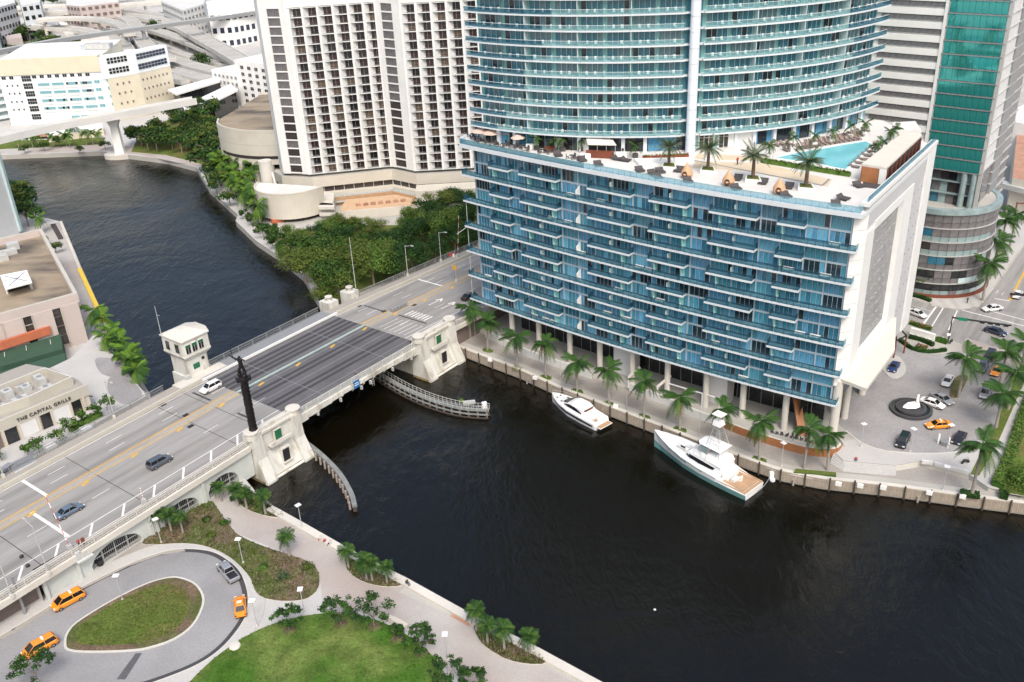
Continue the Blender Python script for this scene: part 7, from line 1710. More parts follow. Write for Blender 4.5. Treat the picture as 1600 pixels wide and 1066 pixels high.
relabel(sorted([o for o in COL.objects if o.get('group') == 'cafe tables on the terrace corner'], key=lambda o: o.location.x), 'small dark cafe table on the roof terrace, %s from the umbrella corner')
relabel(sorted([o for o in COL.objects if o.get('group') == 'cafe chairs on the terrace'], key=lambda o: o.location.x), 'dark cafe chair on the roof terrace, %s from the umbrella corner')
# slender terrace palms
sp_ = None
for i, (px_, py_, cy, lab) in enumerate([(838, 234, 214, 'terrace palm nearest the umbrellas'), (868, 238, 212, 'twin terrace palm left of the bar'), (880, 236, 210, 'taller twin terrace palm left of the bar'), (907, 236, 219, 'small terrace palm at the left end of the bar'), (947, 242, 221, 'terrace palm in front of the bar'), (992.6, 246, 224, 'terrace palm right of the bar'), (1201, 246, 209, 'pool palm in front of the white doors'), (1238, 236, 210, 'pool palm second from the white doors'), (1272, 228, 205, 'pool palm in the middle of the lounger row'), (1299, 223, 196, 'pool palm before the blue glass wall'), (1328, 216, 190, 'pool palm second from the tower end'), (1350, 212, 190, 'pool palm nearest the tower end'), (1366, 245, 220, 'palm at the far corner of the pool'), (1377, 240, 215, 'palm beside the pavilion roof'), (1390, 225, 205, 'palm at the back corner of the pavilion'), (1398, 222, 200, 'palm farthest back beside the pavilion')]):
    p = ter(px_, py_)
    if sp_ is None: sp_ = make_palm('terrace_palm', lab, 'slender palms on the roof terrace', p, 2.5, 1.75, 13, .3, ['frond_green', 'frond_light', 'frond_green'], 'bark', .1, False, 1, 12, .13, True, .3)
    else: copy_thing(sp_, p, i*1.1, lab, None, .9+.25*((i*5) % 4)/4)
    b = MB(); b.box((0, 0, .4), (1.0, 1.0, .8), 'white_bright' if i > 5 else 'cushion_dark'); single('planter_pot', b, 'square pot under the ' + lab, 'pot', tuple(p), 'square pots under the terrace palms')
# bar with cream roof
BA = thing('terrace_bar', 'brown terrace bar with a sloping cream roof', 'bar', ter(937, 238)); p = ter(937, 246)
b = MB(); b.box((p.x, p.y, TER+.65), (5.6, 1.2, 1.3), 'red_brown', -.35); part('counter', b, BA)
b = MB(); c = ter(937, 244)-Vector((0, 0, 0)); b.add([(c.x-2.6, c.y+1.2, TER+3.4), (c.x+2.6, c.y-.6, TER+3.4), (c.x+3.2, c.y+.2-1.9, TER+2.6), (c.x-2.4, c.y+.4-.6, TER+2.6)], [(0, 1, 2, 3)], 'canvas'); b.beam((c.x-2.4, c.y-.2, TER+2.55), (c.x+3.2, c.y-1.7, TER+2.55), .15, .12, 'canvas'); part('roof', b, BA)
b = MB()
for k in range(4): q = lerp(Vector((c.x-2.3, c.y, 0)), Vector((c.x+3, c.y-1.5, 0)), k/3); b.tube((q.x, q.y, TER), (q.x, q.y, TER+2.6), .06, .06, 'lamp_grey', 6)
part('post', b, BA)
b = MB(); b.box((c.x, c.y+.6, TER+1.4), (4.6, .2, 1.6), 'dark_opening', -.35); part('back_shelf', b, BA)
def hedger(lab, a, c, seed, mats=('leaf_olive', 'leaf_bright', 'leaf_green')):
    o = hedge('hedge', lab, [a, lerp(Vector((*a, 0)), Vector((*c, 0)), .5)[:2], c], TZr, .9, 1.0, seed, mats)
hedger('clipped hedge row between the pool and the date palms', (1190, 254), (1328, 276), 31); hedger('low shrub row behind the white planter wall', (1004, 250), (1076, 247), 32, ('leaf_olive', 'flower_red', 'leaf_bright'))
for k, (px_, py_) in enumerate([(860, 236), (914, 247), (970, 245), (830, 232), (1110, 250)]):
    b = MB(); b.box((0, 0, .45), (2.2, 1.2, .9), 'red_brown' if k < 1 else 'white_bright'); single('planter_box', b, ['dark brown planter box left of the bar', 'white box seat beside the bar', 'white box seat right of the bar', 'white box seat by the umbrellas', 'white box by the first date palms'][k], 'planter', tuple(ter(px_, py_)))
# ================================================================== vehicles
def car_meshes(kind, paint):
    """length along +x (front), returns dict of meshes"""
    K = dict(sedan=dict(L=4.9, W=1.84, hood=.86, belt=.93, roof=1.44, cab=(-1.75, -.95, .55, 1.35), tail=.98),
             suv=dict(L=4.75, W=1.92, hood=1.02, belt=1.10, roof=1.74, cab=(-2.28, -1.95, .55, 1.3), tail=1.12),
             van=dict(L=5.05, W=1.98, hood=1.02, belt=1.08, roof=1.76, cab=(-2.42, -2.1, .9, 1.95), tail=1.1),
             coupe=dict(L=4.5, W=1.85, hood=.80, belt=.86, roof=1.28, cab=(-1.7, -.7, .25, 1.0), tail=.9),
             pickup=dict(L=5.6, W=1.95, hood=1.06, belt=1.12, roof=1.82, cab=(-.75, -.55, .95, 1.65), tail=1.08))[kind]
    L, W = K['L'], K['W']; h = W/2; x0, x1 = -L/2, L/2; c = K['cab']; out = {}
    b = MB()
    def ring(x, w, zb, zt): return [Vector((x, -w*.92, zb)), Vector((x, w*.92, zb)), Vector((x, w, (zb+zt)*.5)), Vector((x, w*.97, zt-.10)), Vector((x, w*.86, zt)), Vector((x, -w*.86, zt)), Vector((x, -w*.97, zt-.10)), Vector((x, -w, (zb+zt)*.5))]
    if kind == 'pickup': st = [(x0, .92, .5, .98), (x0+.1, .97, .36, 1.05)]+[(-.8, 1, .3, 1.06), (-.75, 1, .3, K['belt']), (.9, 1, .3, K['belt']), (1.6, 1, .3, K['hood']+.02), (x1-.35, .95, .32, K['hood']-.12), (x1-.05, .86, .4, K['hood']-.3), (x1, .8, .48, K['hood']-.42)]
    else: st = [(x0, .80, .5, K['tail']-.28), (x0+.08, .90, .38, K['tail']-.08), (x0+.4, .97, .3, K['tail']), (c[1], 1, .28, K['belt']), (c[2], 1, .28, K['belt']), (c[3], .99, .28, K['hood']+.05), (x1-.45, .95, .3, K['hood']-.1), (x1-.1, .84, .36, K['hood']-.24), (x1, .76, .46, K['hood']-.36)]
    b.loft([ring(x, h*w, zb, zt) for x, w, zb, zt in st], paint); 
    if kind == 'pickup': b.quad((x0+.22, -h*.72, 1.075), (-.85, -h*.72, 1.075), (-.85, h*.72, 1.075), (x0+.22, h*.72, 1.075), 'black_metal')
    out['body'] = b.mesh('body', smooth=False)
    zb, zr = K['belt']-.03, K['roof']; w0, w1 = h*.86, h*.68
    b = MB(); lo = [(c[0], -w0, zb), (c[3], -w0, zb-.06), (c[3], w0, zb-.06), (c[0], w0, zb)]; hi = [(c[1], -w1, zr), (c[2], -w1, zr), (c[2], w1, zr), (c[1], w1, zr)]
    b.add(lo+hi, [(i, (i+1) % 4, 4+(i+1) % 4, 4+i) for i in range(4)], 'car_glass'); out['window'] = b.mesh('window')
    b = MB(); e = .05; b.add([(c[1]-e, -w1-.03, zr-.05), (c[2]+e, -w1-.03, zr-.05), (c[2]+e, w1+.03, zr-.05), (c[1]-e, w1+.03, zr-.05), (c[1]+.1, -w1+.1, zr+.05), (c[2]-.1, -w1+.1, zr+.05), (c[2]-.1, w1-.1, zr+.05), (c[1]+.1, w1-.1, zr+.05)], [(4, 5, 6, 7), (0, 1, 5, 4), (1, 2, 6, 5), (2, 3, 7, 6), (3, 0, 4, 7)], paint)
    for sy in (-1, 1):
        b.beam((c[0], sy*w0, zb), (c[1], sy*w1, zr-.02), .09, .09, paint); b.beam((c[3], sy*w0, zb-.06), (c[2], sy*w1, zr-.02), .08, .08, paint)
        m_ = (c[1]+c[2])/2; b.beam((m_-.05, sy*(w0+.005), zb), (m_, sy*(w1+.005), zr-.02), .09, .05, paint)
    out['roof'] = b.mesh('roof')
    b = MB(); b.tube((0, -.12, 0), (0, .12, 0), .33, .33, 'tyre', 14); out['wheel'] = b.mesh('wheel')
    b = MB(); b.tube((0, -.13, 0), (0, .13, 0), .2, .2, 'rim', 10); out['rim'] = b.mesh('rim')
    b = MB(); b.box((0, 0, 0), (.16, .36, .14), 'headlight'); out['headlight'] = b.mesh('headlight')
    b = MB(); b.box((0, 0, 0), (.12, .3, .2), 'taillight'); out['taillight'] = b.mesh('taillight')
    b = MB(); b.box((0, 0, 0), (.14, .2, .14), paint); out['mirror'] = b.mesh('mirror')
    b = MB(); b.box((0, 0, .3), (L*.96, W*.9, .1), 'black_metal'); out['underbody'] = b.mesh('underbody')
    return out, K
CARM = {}
def car(name, kind, paint, pos, head, label, group, extra=None):
    key = (kind, paint)
    if key not in CARM: CARM[key] = car_meshes(kind, paint)
    M_, K = CARM[key]; L, W = K['L'], K['W']
    T = thing(name, label, 'taxi' if 'taxi' in name else 'pickup truck' if kind == 'pickup' else 'car', pos, head, group); ORG[T] = Vector((0, 0, 0))
    inst('body', M_['body'], T, (0, 0, 0)); inst('window', M_['window'], T, (0, 0, 0)); inst('roof', M_['roof'], T, (0, 0, 0)); inst('underbody', M_['underbody'], T, (0, 0, 0))
    for sx in (L/2-.95, -L/2+.95):
        for sy in (-1, 1):
            w = inst('wheel', M_['wheel'], T, (sx, sy*(W/2-.12), .33)); inst('rim', M_['rim'], w, (0, 0, 0))
    for sy in (-1, 1):
        inst('headlight', M_['headlight'], T, (L/2-.1, sy*W*.33, K['hood']-.28)); inst('taillight', M_['taillight'], T, (-L/2+.08, sy*W*.38, K['tail']-.2)); inst('mirror', M_['mirror'], T, (K['cab'][3]-.25, sy*(W/2+.06), K['belt']+.05))
    if 'taxi' in name:
        if 'sign' not in CARM: q = MB(); q.box((0, 0, 0), (.3, .7, .2), 'white_bright'); CARM['sign'] = q.mesh('roof_sign')
        inst('roof_sign', CARM['sign'], T, ((K['cab'][1]+K['cab'][2])/2, 0, K['roof']+.14))
    if extra: extra(T, K)
    return T
ab = _ba; GP = 2.045
def hd(a, b_, z=3.03): d = at(*b_, z)-at(*a, z); return math.atan2(d.y, d.x)
def bcar(name, kind, paint, px, rev, label): 
    p0 = at(px[0], px[1], 8.2+.7); st_ = (p0-OB); s = st_.dot(UB); p = at(px[0], px[1], zdk(s)+.7); return car(name, kind, paint, (p.x, p.y, zdk(s)+.0), ab+(math.pi if rev else 0), label, 'vehicles on the bridge road')
bcar('parked_car', 'suv', 'white_car', (329, 605), True, 'white sport utility car crossing the bridge past the tender house'); bcar('parked_car', 'suv', 'grey_car', (249, 721), False, 'dark grey sport utility car on the bridge approach')
bcar('parked_car', 'sedan', 'blue_grey_car', (108, 797), False, 'blue grey saloon waiting at the white stop line'); bcar('parked_car', 'sedan', 'black_car', (733, 462), False, 'black saloon on the bridge road beside the blue glass block')
p = at(17, 738, 6.4); car('parked_car', 'suv', 'silver_car', (p.x, p.y, 6.36), ab+.3, 'grey car half hidden by the fence at the left edge', None)
def pcar(name, kind, paint, px, a, b_, label, grp, z=GP):
    p = at(px[0], px[1], z+.7); return car(name, kind, paint, (p.x, p.y, z), hd(a, b_, z), label, grp)
pg = 'vehicles on the park drive'
pcar('taxi_van', 'van', 'orange_car', (106, 937), (131, 925), (82, 951), 'orange taxi van pulled up at the kerb below the arched wall', pg)
pcar('taxi_van', 'van', 'orange_car', (62, 1010), (90, 996), (36, 1026), 'orange taxi van leaving the drive at the lower left', pg)
pcar('taxi', 'sedan', 'orange_car', (375, 946), (377, 966), (374, 926), 'orange taxi saloon at the kerb by the planted bed', pg)
pcar('pickup_truck', 'pickup', 'silver_car', (356, 893), (371, 911), (342, 877), 'silver pickup truck with an open black bed on the drive', pg)
pz_ = 'vehicles on the plaza'; z3 = 3.035
for nm, kd, pt_, px, a, b_, lb in [
    ('taxi', 'sedan', 'orange_car', (1467, 663), (1489, 662), (1446, 665), 'orange taxi saloon crossing the plaza below the fountain'),
    ('parked_car', 'coupe', 'blue_car', (1397, 572), (1403, 562), (1391, 582), 'blue coupe parked under the edge of the cream canopy'),
    ('parked_car', 'sedan', 'white_car', (1457, 629), (1441, 624), (1474, 635), 'white saloon with a dark roof hatch right of the fountain'),
    ('parked_car', 'sedan', 'silver_car', (1472, 622), (1456, 614), (1486, 630), 'silver saloon parked behind the white one by the fountain'),
    ('parked_car', 'sedan', 'white_car', (1481, 594), (1487, 583), (1475, 604), 'white saloon beside the palm island'),
    ('parked_car', 'suv', 'black_car', (1411, 688), (1417, 678), (1405, 700), 'black sport utility car at the plaza edge by the steps'),
    ('parked_car', 'coupe', 'black_car', (1499, 683), (1506, 674), (1493, 692), 'small black car on the plaza beside the east verge palms'),
    ('parked_car', 'suv', 'silver_car', (1540, 613), (1546, 602), (1535, 624), 'silver sport utility car under the east verge palms'),
    ('taxi', 'sedan', 'orange_car', (1558, 578), (1567, 568), (1551, 590), 'orange taxi half hidden by the right edge palm'),
    ('parked_car', 'suv', 'black_car', (1546, 556), (1552, 547), (1540, 566), 'black sport utility car first in line to leave the plaza'),
    ('parked_car', 'suv', 'grey_car', (1536, 572), (1542, 562), (1530, 582), 'dark grey sport utility car second in line to leave the plaza'),
    ('parked_car', 'sedan', 'white_car', (1433, 489), (1420, 484), (1446, 494), 'white saloon on the street beside the grey side wall'),
    ('parked_car', 'sedan', 'white_car', (1551, 481), (1564, 480), (1538, 483), 'white saloon turning at the street corner'),
    ('parked_car', 'sedan', 'navy_car', (1556, 517), (1542, 513), (1571, 522), 'navy saloon passing under the traffic signal arm'),
    ('parked_car', 'sedan', 'white_car', (1590, 459), (1584, 470), (1597, 448), 'white saloon on the avenue at the right edge'),
    ('parked_car', 'suv', 'red_car', (1590, 316), (1580, 316), (1600, 316), 'red van far up the avenue at the right edge'),
    ('parked_car', 'suv', 'blue_car', (1596, 312), (1586, 312), (1606, 313), 'blue van far up the avenue at the right edge')]:
    pcar(nm, kd, pt_, px, a, b_, lb, pz_, z3)
# two scooters by the steps
def scooter(px, py, a, lab, z=3.03):
    p = at(px, py, z); T = thing('scooter', lab, 'scooter', p, a); b = MB()
    for x in (-.6, .6): b.tube((x, -.06, .28), (x, .06, .28), .28, .28, 'tyre', 12)
    part('wheel', b, T, local=True); b = MB(); b.box((0, 0, .55), (1.1, .28, .3), 'black_metal'); b.box((-.2, 0, .8), (.7, .3, .14), 'cushion_dark'); part('frame', b, T, local=True)
    b = MB(); b.beam((.6, 0, .3), (.4, 0, 1.05), .06, .06, 'steel_grey'); b.beam((.4, -.35, 1.05), (.4, .35, 1.05), .05, .05, 'steel_grey'); part('handlebar', b, T, local=True)
scooter(1508, 724, .2, 'dark motorcycle parked on the pale paving by the verge'); scooter(1486, 536, .8, 'motorcycle parked beside the traffic signal post')

# ================================================================== boats
def hull(b, st, side_m, deck_m, strake=None):
    """stations (x, halfwidth deck, halfwidth water, sheer z)"""
    rings = []
    for x, wd, ww, z in st: rings.append([Vector((x, -wd, z)), Vector((x, -wd*1.02-.02, z-.18)), Vector((x, -ww, .02)), Vector((x, -ww*.6, -.5)), Vector((x, ww*.6, -.5)), Vector((x, ww, .02)), Vector((x, wd*1.02+.02, z-.18)), Vector((x, wd, z))])
    n = 8
    for j in range(len(rings)-1):
        for i in range(7):
            m = side_m if 1 <= i <= 5 else 'gelcoat'
            b.quad(rings[j][i], rings[j][i+1], rings[j+1][i+1], rings[j+1][i], m)
        b.quad(rings[j][7], rings[j][0], rings[j+1][0], rings[j+1][7], deck_m)
    b.add(rings[0], [tuple(range(8))], 'gelcoat'); b.add(rings[-1], [tuple(range(8))[::-1]], 'gelcoat')
def boat_at(bow, stern): d = at(*bow, 1)-at(*stern, .8); c = (at(*bow, 1)+at(*stern, .8))/2; return c, math.atan2(d.y, d.x), math.hypot(d.x, d.y)
def yloft(b, st, m, cap=True): b.loft([[Vector((x, -w, z)), Vector((x, w, z)), Vector((x, w*.8, z2)), Vector((x, -w*.8, z2))] for x, w, z, z2 in st], m, cap)
# express cruiser
c, a, L = boat_at((861, 620), (944, 664))
Y1 = thing('motor_yacht', 'white motor yacht with a dark hull stripe moored nearest the bridge', 'yacht', (c.x, c.y, 0), a)
k = L/15.7
b = MB(); hull(b, [(-7.3*k, 1.9, 1.8, 1.0), (-6.9*k, 2.15, 2.0, 1.5), (-3*k, 2.3, 2.1, 1.65), (1*k, 2.25, 1.95, 1.8), (4*k, 1.75, 1.2, 2.0), (6*k, 1.0, .5, 2.15), (7.4*k, .12, .05, 2.25)], 'gelcoat', 'gelcoat'); part('hull', b, Y1, local=True, smooth=False)
b = MB()
for sg in (-1, 1):
    P1 = [(-6.6*k, 2.17, .62), (-3*k, 2.3, .7), (1*k, 2.2, .85), (3.6*k, 1.68, 1.05)]; P2 = [(-6.6*k, 2.24, 1.05), (-3*k, 2.36, 1.25), (1*k, 2.28, 1.35), (4.2*k, 1.6, 1.5)]
    b.sheet([Vector((x, sg*(w+.03), z)) for x, w, z in P1], [Vector((x, sg*(w+.04), z)) for x, w, z in P2], 'hull_navy')
part('hull_stripe', b, Y1, local=True)
b = MB(); b.box((-7.75*k, 0, .75), (1.5, 3.5, .14), 'gelcoat'); b.box((-7.75*k, 0, .83), (1.3, 3.2, .05), 'teak'); b.box((-6.2*k, .9, 1.62), (1.0, .9, .06), 'teak'); part('swim_platform', b, Y1, local=True)
b = MB(); yloft(b, [(-4.8*k, 1.95, 1.6, 2.0), (-3.5*k, 1.95, 1.6, 2.5), (-1*k, 1.9, 1.65, 2.75), (1.4*k, 1.7, 1.7, 2.7), (3.4*k, 1.1, 1.85, 2.1)], 'gelcoat'); part('cabin', b, Y1, local=True)
b = MB(); yloft(b, [(-3.4*k, 1.65, 2.72, 3.0), (-2.4*k, 1.7, 2.8, 3.35), (0, 1.6, 2.78, 3.4), (1.2*k, 1.25, 2.7, 3.0)], 'gelcoat'); part('hard_top', b, Y1, local=True)
b = MB()
for sg in (-1, 1): b.sheet([Vector((-3.2*k, sg*1.86, 2.02)), Vector((-1*k, sg*1.83, 2.08)), Vector((1.2*k, sg*1.66, 2.12)), Vector((2.6*k, sg*1.34, 2.06))], [Vector((-2.9*k, sg*1.72, 2.3)), Vector((-1*k, sg*1.60, 2.72)), Vector((.9*k, sg*1.48, 2.68)), Vector((2.5*k, sg*1.30, 2.12))], 'car_glass')
b.quad((3.2*k, -1.0, 2.22), (3.2*k, 1.0, 2.22), (1.5*k, 1.3, 2.75), (1.5*k, -1.3, 2.75), 'car_glass'); b.quad((-3.6*k, -1.4, 2.1), (-3.6*k, 1.4, 2.1), (-3.45*k, 1.3, 2.72), (-3.45*k, -1.3, 2.72), 'car_glass'); part('window', b, Y1, local=True)
b = MB(); b.box((-3.6*k, 0, 2.15), (1.5, 2.6, .5), 'gelcoat_shade'); b.box((-3.3*k, 0, 2.5), (.7, 2.2, .25), 'red_brown'); b.box((-5.2*k, 0, 1.75), (1.6, 2.8, .3), 'gelcoat_shade'); part('cockpit_seat', b, Y1, local=True)
b = MB(); yloft(b, [(2.2*k, 1.0, 1.95, 2.16), (4.6*k, .7, 2.05, 2.2)], 'gelcoat_shade'); part('sun_pad', b, Y1, local=True)
b = MB()
for x, y in ((3.6, .95), (3.6, -.95), (5.3, .5), (5.4, -.5)): b.box((x*k, y, 2.14), (.42, .26, .1), 'black_metal')
part('deck_hatch', b, Y1, local=True)
b = MB()
for sg in (-1, 1):
    P1 = [Vector((0, sg*2.25, 2.4)), Vector((2.6*k, sg*2.02, 2.5)), Vector((4.6*k, sg*1.5, 2.65)), Vector((6.3*k, sg*.75, 2.8)), Vector((7.3*k, 0, 2.85))]
    for i in range(4): b.tube(P1[i], P1[i+1], .03, .03, 'lamp_grey', 5); b.tube(P1[i], P1[i]-Vector((0, 0, .6)), .025, .025, 'lamp_grey', 5)
part('bow_rail', b, Y1, local=True)
# sport fishing yacht
c, a, L = boat_at((1022, 690), (1180, 768))
Y2 = thing('fishing_yacht', 'large white sport fishing yacht with a teal hull and a tall lookout tower', 'yacht', (c.x, c.y, 0), a); k = L/23
b = MB(); hull(b, [(-11.3*k, 2.75, 2.55, 1.35), (-8*k, 2.95, 2.7, 1.45), (-5.2*k, 3.0, 2.7, 1.55), (-5.0*k, 3.0, 2.7, 2.1), (-1*k, 3.0, 2.5, 2.4), (3*k, 2.75, 2.0, 2.8), (6.5*k, 2.0, 1.1, 3.2), (9.3*k, 1.0, .4, 3.5), (11.4*k, .1, .04, 3.75)], 'hull_teal', 'gelcoat'); part('hull', b, Y2, local=True)
b = MB()
for sg in (-1, 1):
    P1 = [(-11.2*k, 2.66, .95), (-8*k, 2.85, 1.0), (-5*k, 2.88, 1.1), (-1*k, 2.78, 1.2), (3*k, 2.36, 1.3), (6.5*k, 1.5, 1.4), (9.3*k, .68, 1.5), (11.3*k, .09, 1.7)]; P2 = [(-11.2*k, 2.76, 1.32), (-8*k, 2.97, 1.42), (-5*k, 3.04, 2.1), (-1*k, 3.05, 2.42), (3*k, 2.8, 2.82), (6.5*k, 2.05, 3.22), (9.3*k, 1.05, 3.52), (11.4*k, .14, 3.77)]
    b.sheet([Vector((x, sg*(w+.09), z)) for x, w, z in P1], [Vector((x, sg*(w+.05), z)) for x, w, z in P2], 'gelcoat')
part('topside', b, Y2, local=True)
b = MB(); b.quad((-11.0*k, -2.45, 1.0), (-5.3*k, -2.6, 1.05), (-5.3*k, 2.6, 1.05), (-11.0*k, 2.45, 1.0), 'teak'); b.ribbon([Vector((-11.2*k, -2.6, 0)), Vector((-11.2*k, 2.6, 0))], [Vector((-10.7*k, -2.6, 0)), Vector((-10.7*k, 2.6, 0))], 1.3, 1.5, 'teak')
for sg in (-1, 1): b.ribbon([Vector((-11.2*k, sg*2.72, 0)), Vector((-5.6*k, sg*2.95, 0))], [Vector((-11.2*k, sg*2.4, 0)), Vector((-5.6*k, sg*2.6, 0))], 1.3, 1.53, 'teak')
b.box((-8.3*k, 0, 1.52), (4.6*k, 4.6, .04), 'teak'); part('cockpit_deck', b, Y2, local=True)
b = MB(); b.box((-8.2*k, 0, 1.85), (.7, .7, .6), 'gelcoat'); b.box((-8.5*k, 0, 2.3), (.15, .7, .7), 'gelcoat'); b.box((-7.5*k, .5, 1.8), (.8, 1.6, .5), 'gelcoat_shade'); part('fighting_chair', b, Y2, local=True)
b = MB(); b.box((-6.2*k, 0, 1.95), (1.2, 3.4, .8), 'gelcoat'); part('mezzanine_seat', b, Y2, local=True)
b = MB(); yloft(b, [(-5.4*k, 2.45, 2.1, 3.9), (-1*k, 2.5, 2.3, 4.2), (2.0*k, 2.1, 2.6, 4.0), (3.2*k, 1.5, 2.8, 3.1)], 'gelcoat'); part('deckhouse', b, Y2, local=True)
b = MB()
for sg in (-1, 1): b.sheet([Vector((-3.9*k, sg*2.42, 2.95)), Vector((-1*k, sg*2.47, 3.0)), Vector((1.6*k, sg*2.2, 3.1)), Vector((2.5*k, sg*1.8, 3.1))], [Vector((-4.3*k, sg*2.25, 3.4)), Vector((-1*k, sg*2.26, 3.72)), Vector((1.4*k, sg*2.05, 3.75)), Vector((2.2*k, sg*1.6, 3.6))], 'car_glass')
b.quad((2.75*k, -1.7, 3.05), (2.75*k, 1.7, 3.05), (2.15*k, 1.55, 3.75), (2.15*k, -1.55, 3.75), 'car_glass'); part('window', b, Y2, local=True)
b = MB(); yloft(b, [(5.0*k, .3, 3.0, 3.3), (7.6*k, .15, 3.3, 3.4), (4.8*k, .4, 2.95, 3.2)][:2], 'gelcoat_shade'); b.box((4.4*k, .9, 3.15), (2.0, .35, .4), 'lamp_grey'); b.box((3.9*k, -.8, 3.1), (.9, .9, .14), 'gelcoat_shade'); b.box((4.2*k, .5, 3.4), (1.0, .12, .3), 'black_metal'); part('foredeck_gear', b, Y2, local=True)
b = MB(); yloft(b, [(-5.6*k, 2.2, 3.9, 4.1), (-5.2*k, 2.3, 3.95, 4.9), (-1.0*k, 2.1, 4.15, 5.1), (1.0*k, 1.5, 4.1, 4.7)], 'gelcoat'); part('flybridge', b, Y2, local=True)
b = MB(); b.box((-3*k, 0, 5.15), (1.6, 2.6, .5), 'gelcoat_shade'); b.box((-1.6*k, 0, 5.5), (.5, 1.6, .8), 'gelcoat'); part('helm', b, Y2, local=True)
b = MB(); yloft(b, [(-5.0*k, 1.9, 6.75, 6.9), (-.4*k, 1.8, 6.8, 6.98), (.3*k, 1.2, 6.8, 6.9)], 'gelcoat'); part('hard_top', b, Y2, local=True)
b = MB()
for sx in (-4.6, -.6):
    for sy in (-1.7, 1.7): b.tube((sx*k, sy, 4.2), (sx*k+.15, sy*.95, 6.8), .05, .05, 'lamp_grey', 6)
for sy in (-1.7, 1.7): b.quad((-.3*k, sy*.95, 5.1), (-.35*k-1.8, sy*1.0, 5.0), (-.4*k-1.8, sy*.95, 6.75), (-.35*k, sy*.9, 6.78), 'pane_pale')
b.quad((-.2*k, -1.6, 5.1), (-.2*k, 1.6, 5.1), (-.4*k, 1.5, 6.78), (-.4*k, -1.5, 6.78), 'pane_pale'); part('enclosure', b, Y2, local=True)
b = MB()
for sx in (-4.4, -1.6):
    for sy in (-1.5, 1.5): b.tube((sx*k, sy, 6.9), (-3.0*k+(.45 if sx > -3 else -.45), sy*.35, 11.2), .06, .05, 'lamp_grey', 6)
for q in range(1, 6):
    z = 6.9+q*.72; f = q/6; 
    for sy in (-1, 1): b.tube((-3*k-.45-(1.4*k-.45)*(1-f), sy*(1.5-.98*f), z), (-3*k+.45+(1.4*k-.45)*(1-f), sy*(1.5-.98*f), z), .03, .03, 'lamp_grey', 5)
for q in range(2): b.tube((-3.2*k, -.5+q, 6.9), (-3.2*k, -.5+q, 12.6), .035, .03, 'lamp_grey', 5)
part('lookout_tower', b, Y2, local=True)
b = MB(); b.box((-3*k, 0, 11.25), (1.7, 1.7, .16), 'gelcoat'); yloft(b, [(-3*k-.8, .8, 11.3, 11.95), (-3*k+.8, .8, 11.3, 12.1)], 'gelcoat'); part('crows_nest', b, Y2, local=True)
b = MB(); b.box((-3*k, 0, 13.4), (2.0, 1.8, .14), 'white_bright'); 
for sx in (-.7, .7):
    for sy in (-.6, .6): b.tube((-3*k+sx, sy, 11.9), (-3*k+sx, sy, 13.4), .03, .03, 'lamp_grey', 5)
b.lathe([(.35, 0), (.35, .3), (.1, .45)], (-3*k, 0, 13.5), 'gelcoat', 10); part('tower_top', b, Y2, local=True)
b = MB(); b.tube((-2.0*k, 2.3, 4), (-4.5*k, 3.8, 12), .04, .02, 'lamp_grey', 5); b.tube((-2.0*k, -2.3, 4), (-4.5*k, -3.8, 12), .04, .02, 'lamp_grey', 5); part('outrigger', b, Y2, local=True)
# mooring line and white dock pump at the stern
p1 = at(1184, 768, 1.4); p2 = at(1206, 741, 3.0); b = MB(); pr = p1
for i in range(1, 7): q = lerp(p1, p2, i/6)+Vector((0, 0, -.5*math.sin(math.pi*i/6))); b.tube(pr, q, .07, .07, 'timber_grey', 5); pr = q
single('mooring_line', b, 'slack mooring line from the fishing yacht to the quay', 'rope')
b = MB(); p = at(1205, 748, 2.3); b.box((p.x, p.y, 3.0), (.7, .6, 1.5), 'white_bright'); b.lathe([(.5, 0), (.5, .4)], (p.x+.1, p.y-.5, 2.2), 'gelcoat_shade', 10); single('dock_pedestal', b, 'white dock pedestal with a hose reel behind the fishing yacht', 'pedestal')
# buoy / floating scrap on the water
b = MB(); p = at(1023, 953, 0); b.lathe([(.05, -.1), (.22, .05), (.05, .22)], (p.x, p.y, 0), 'white_bright', 8); single('float', b, 'tiny white float alone on the dark water', 'float')

# ================================================================== quay fender wall: boarded panels between dark posts
QW = thing('quay_fender', 'timber quay wall of boarded panels between dark posts', 'fender', (QUAY[0].x, QUAY[0].y, 0))
Q2 = QUAY[:-1]+[lerp(QUAY[-2], QUAY[-1], .1)]; tot = [0.]
for i in range(1, len(Q2)): tot.append(tot[-1]+(Q2[i]-Q2[i-1]).length)
def qat(l):
    l = max(0, min(tot[-1]-.01, l)); i = max(0, int(np.searchsorted(tot, l))-1); return Q2[i].lerp(Q2[i+1], (l-tot[i])/(tot[i+1]-tot[i])), (Q2[i+1]-Q2[i]).normalized()
npan = int(tot[-1]/4.2); lp = tot[-1]/npan
bd = MB()
for j in range(12): bd.box((lp*((j+.5)/12-.5), -.0, -.15), (lp/12-.05, .09+.03*(j % 2), 1.85), 'timber')
bd.box((0, .02, .3), (lp, .06, .12), 'timber_dark'); bdm = bd.mesh('board_panel'); ps = MB(); ps.tube((0, 0, -1.6), (0, 0, 1.25), .17, .16, 'timber_dark', 8); psm = ps.mesh('post')
cpn = MB(); cpn.box((0, .1, 0), (lp-.06, .5, .22), 'timber'); cpm = cpn.mesh('cap_beam')
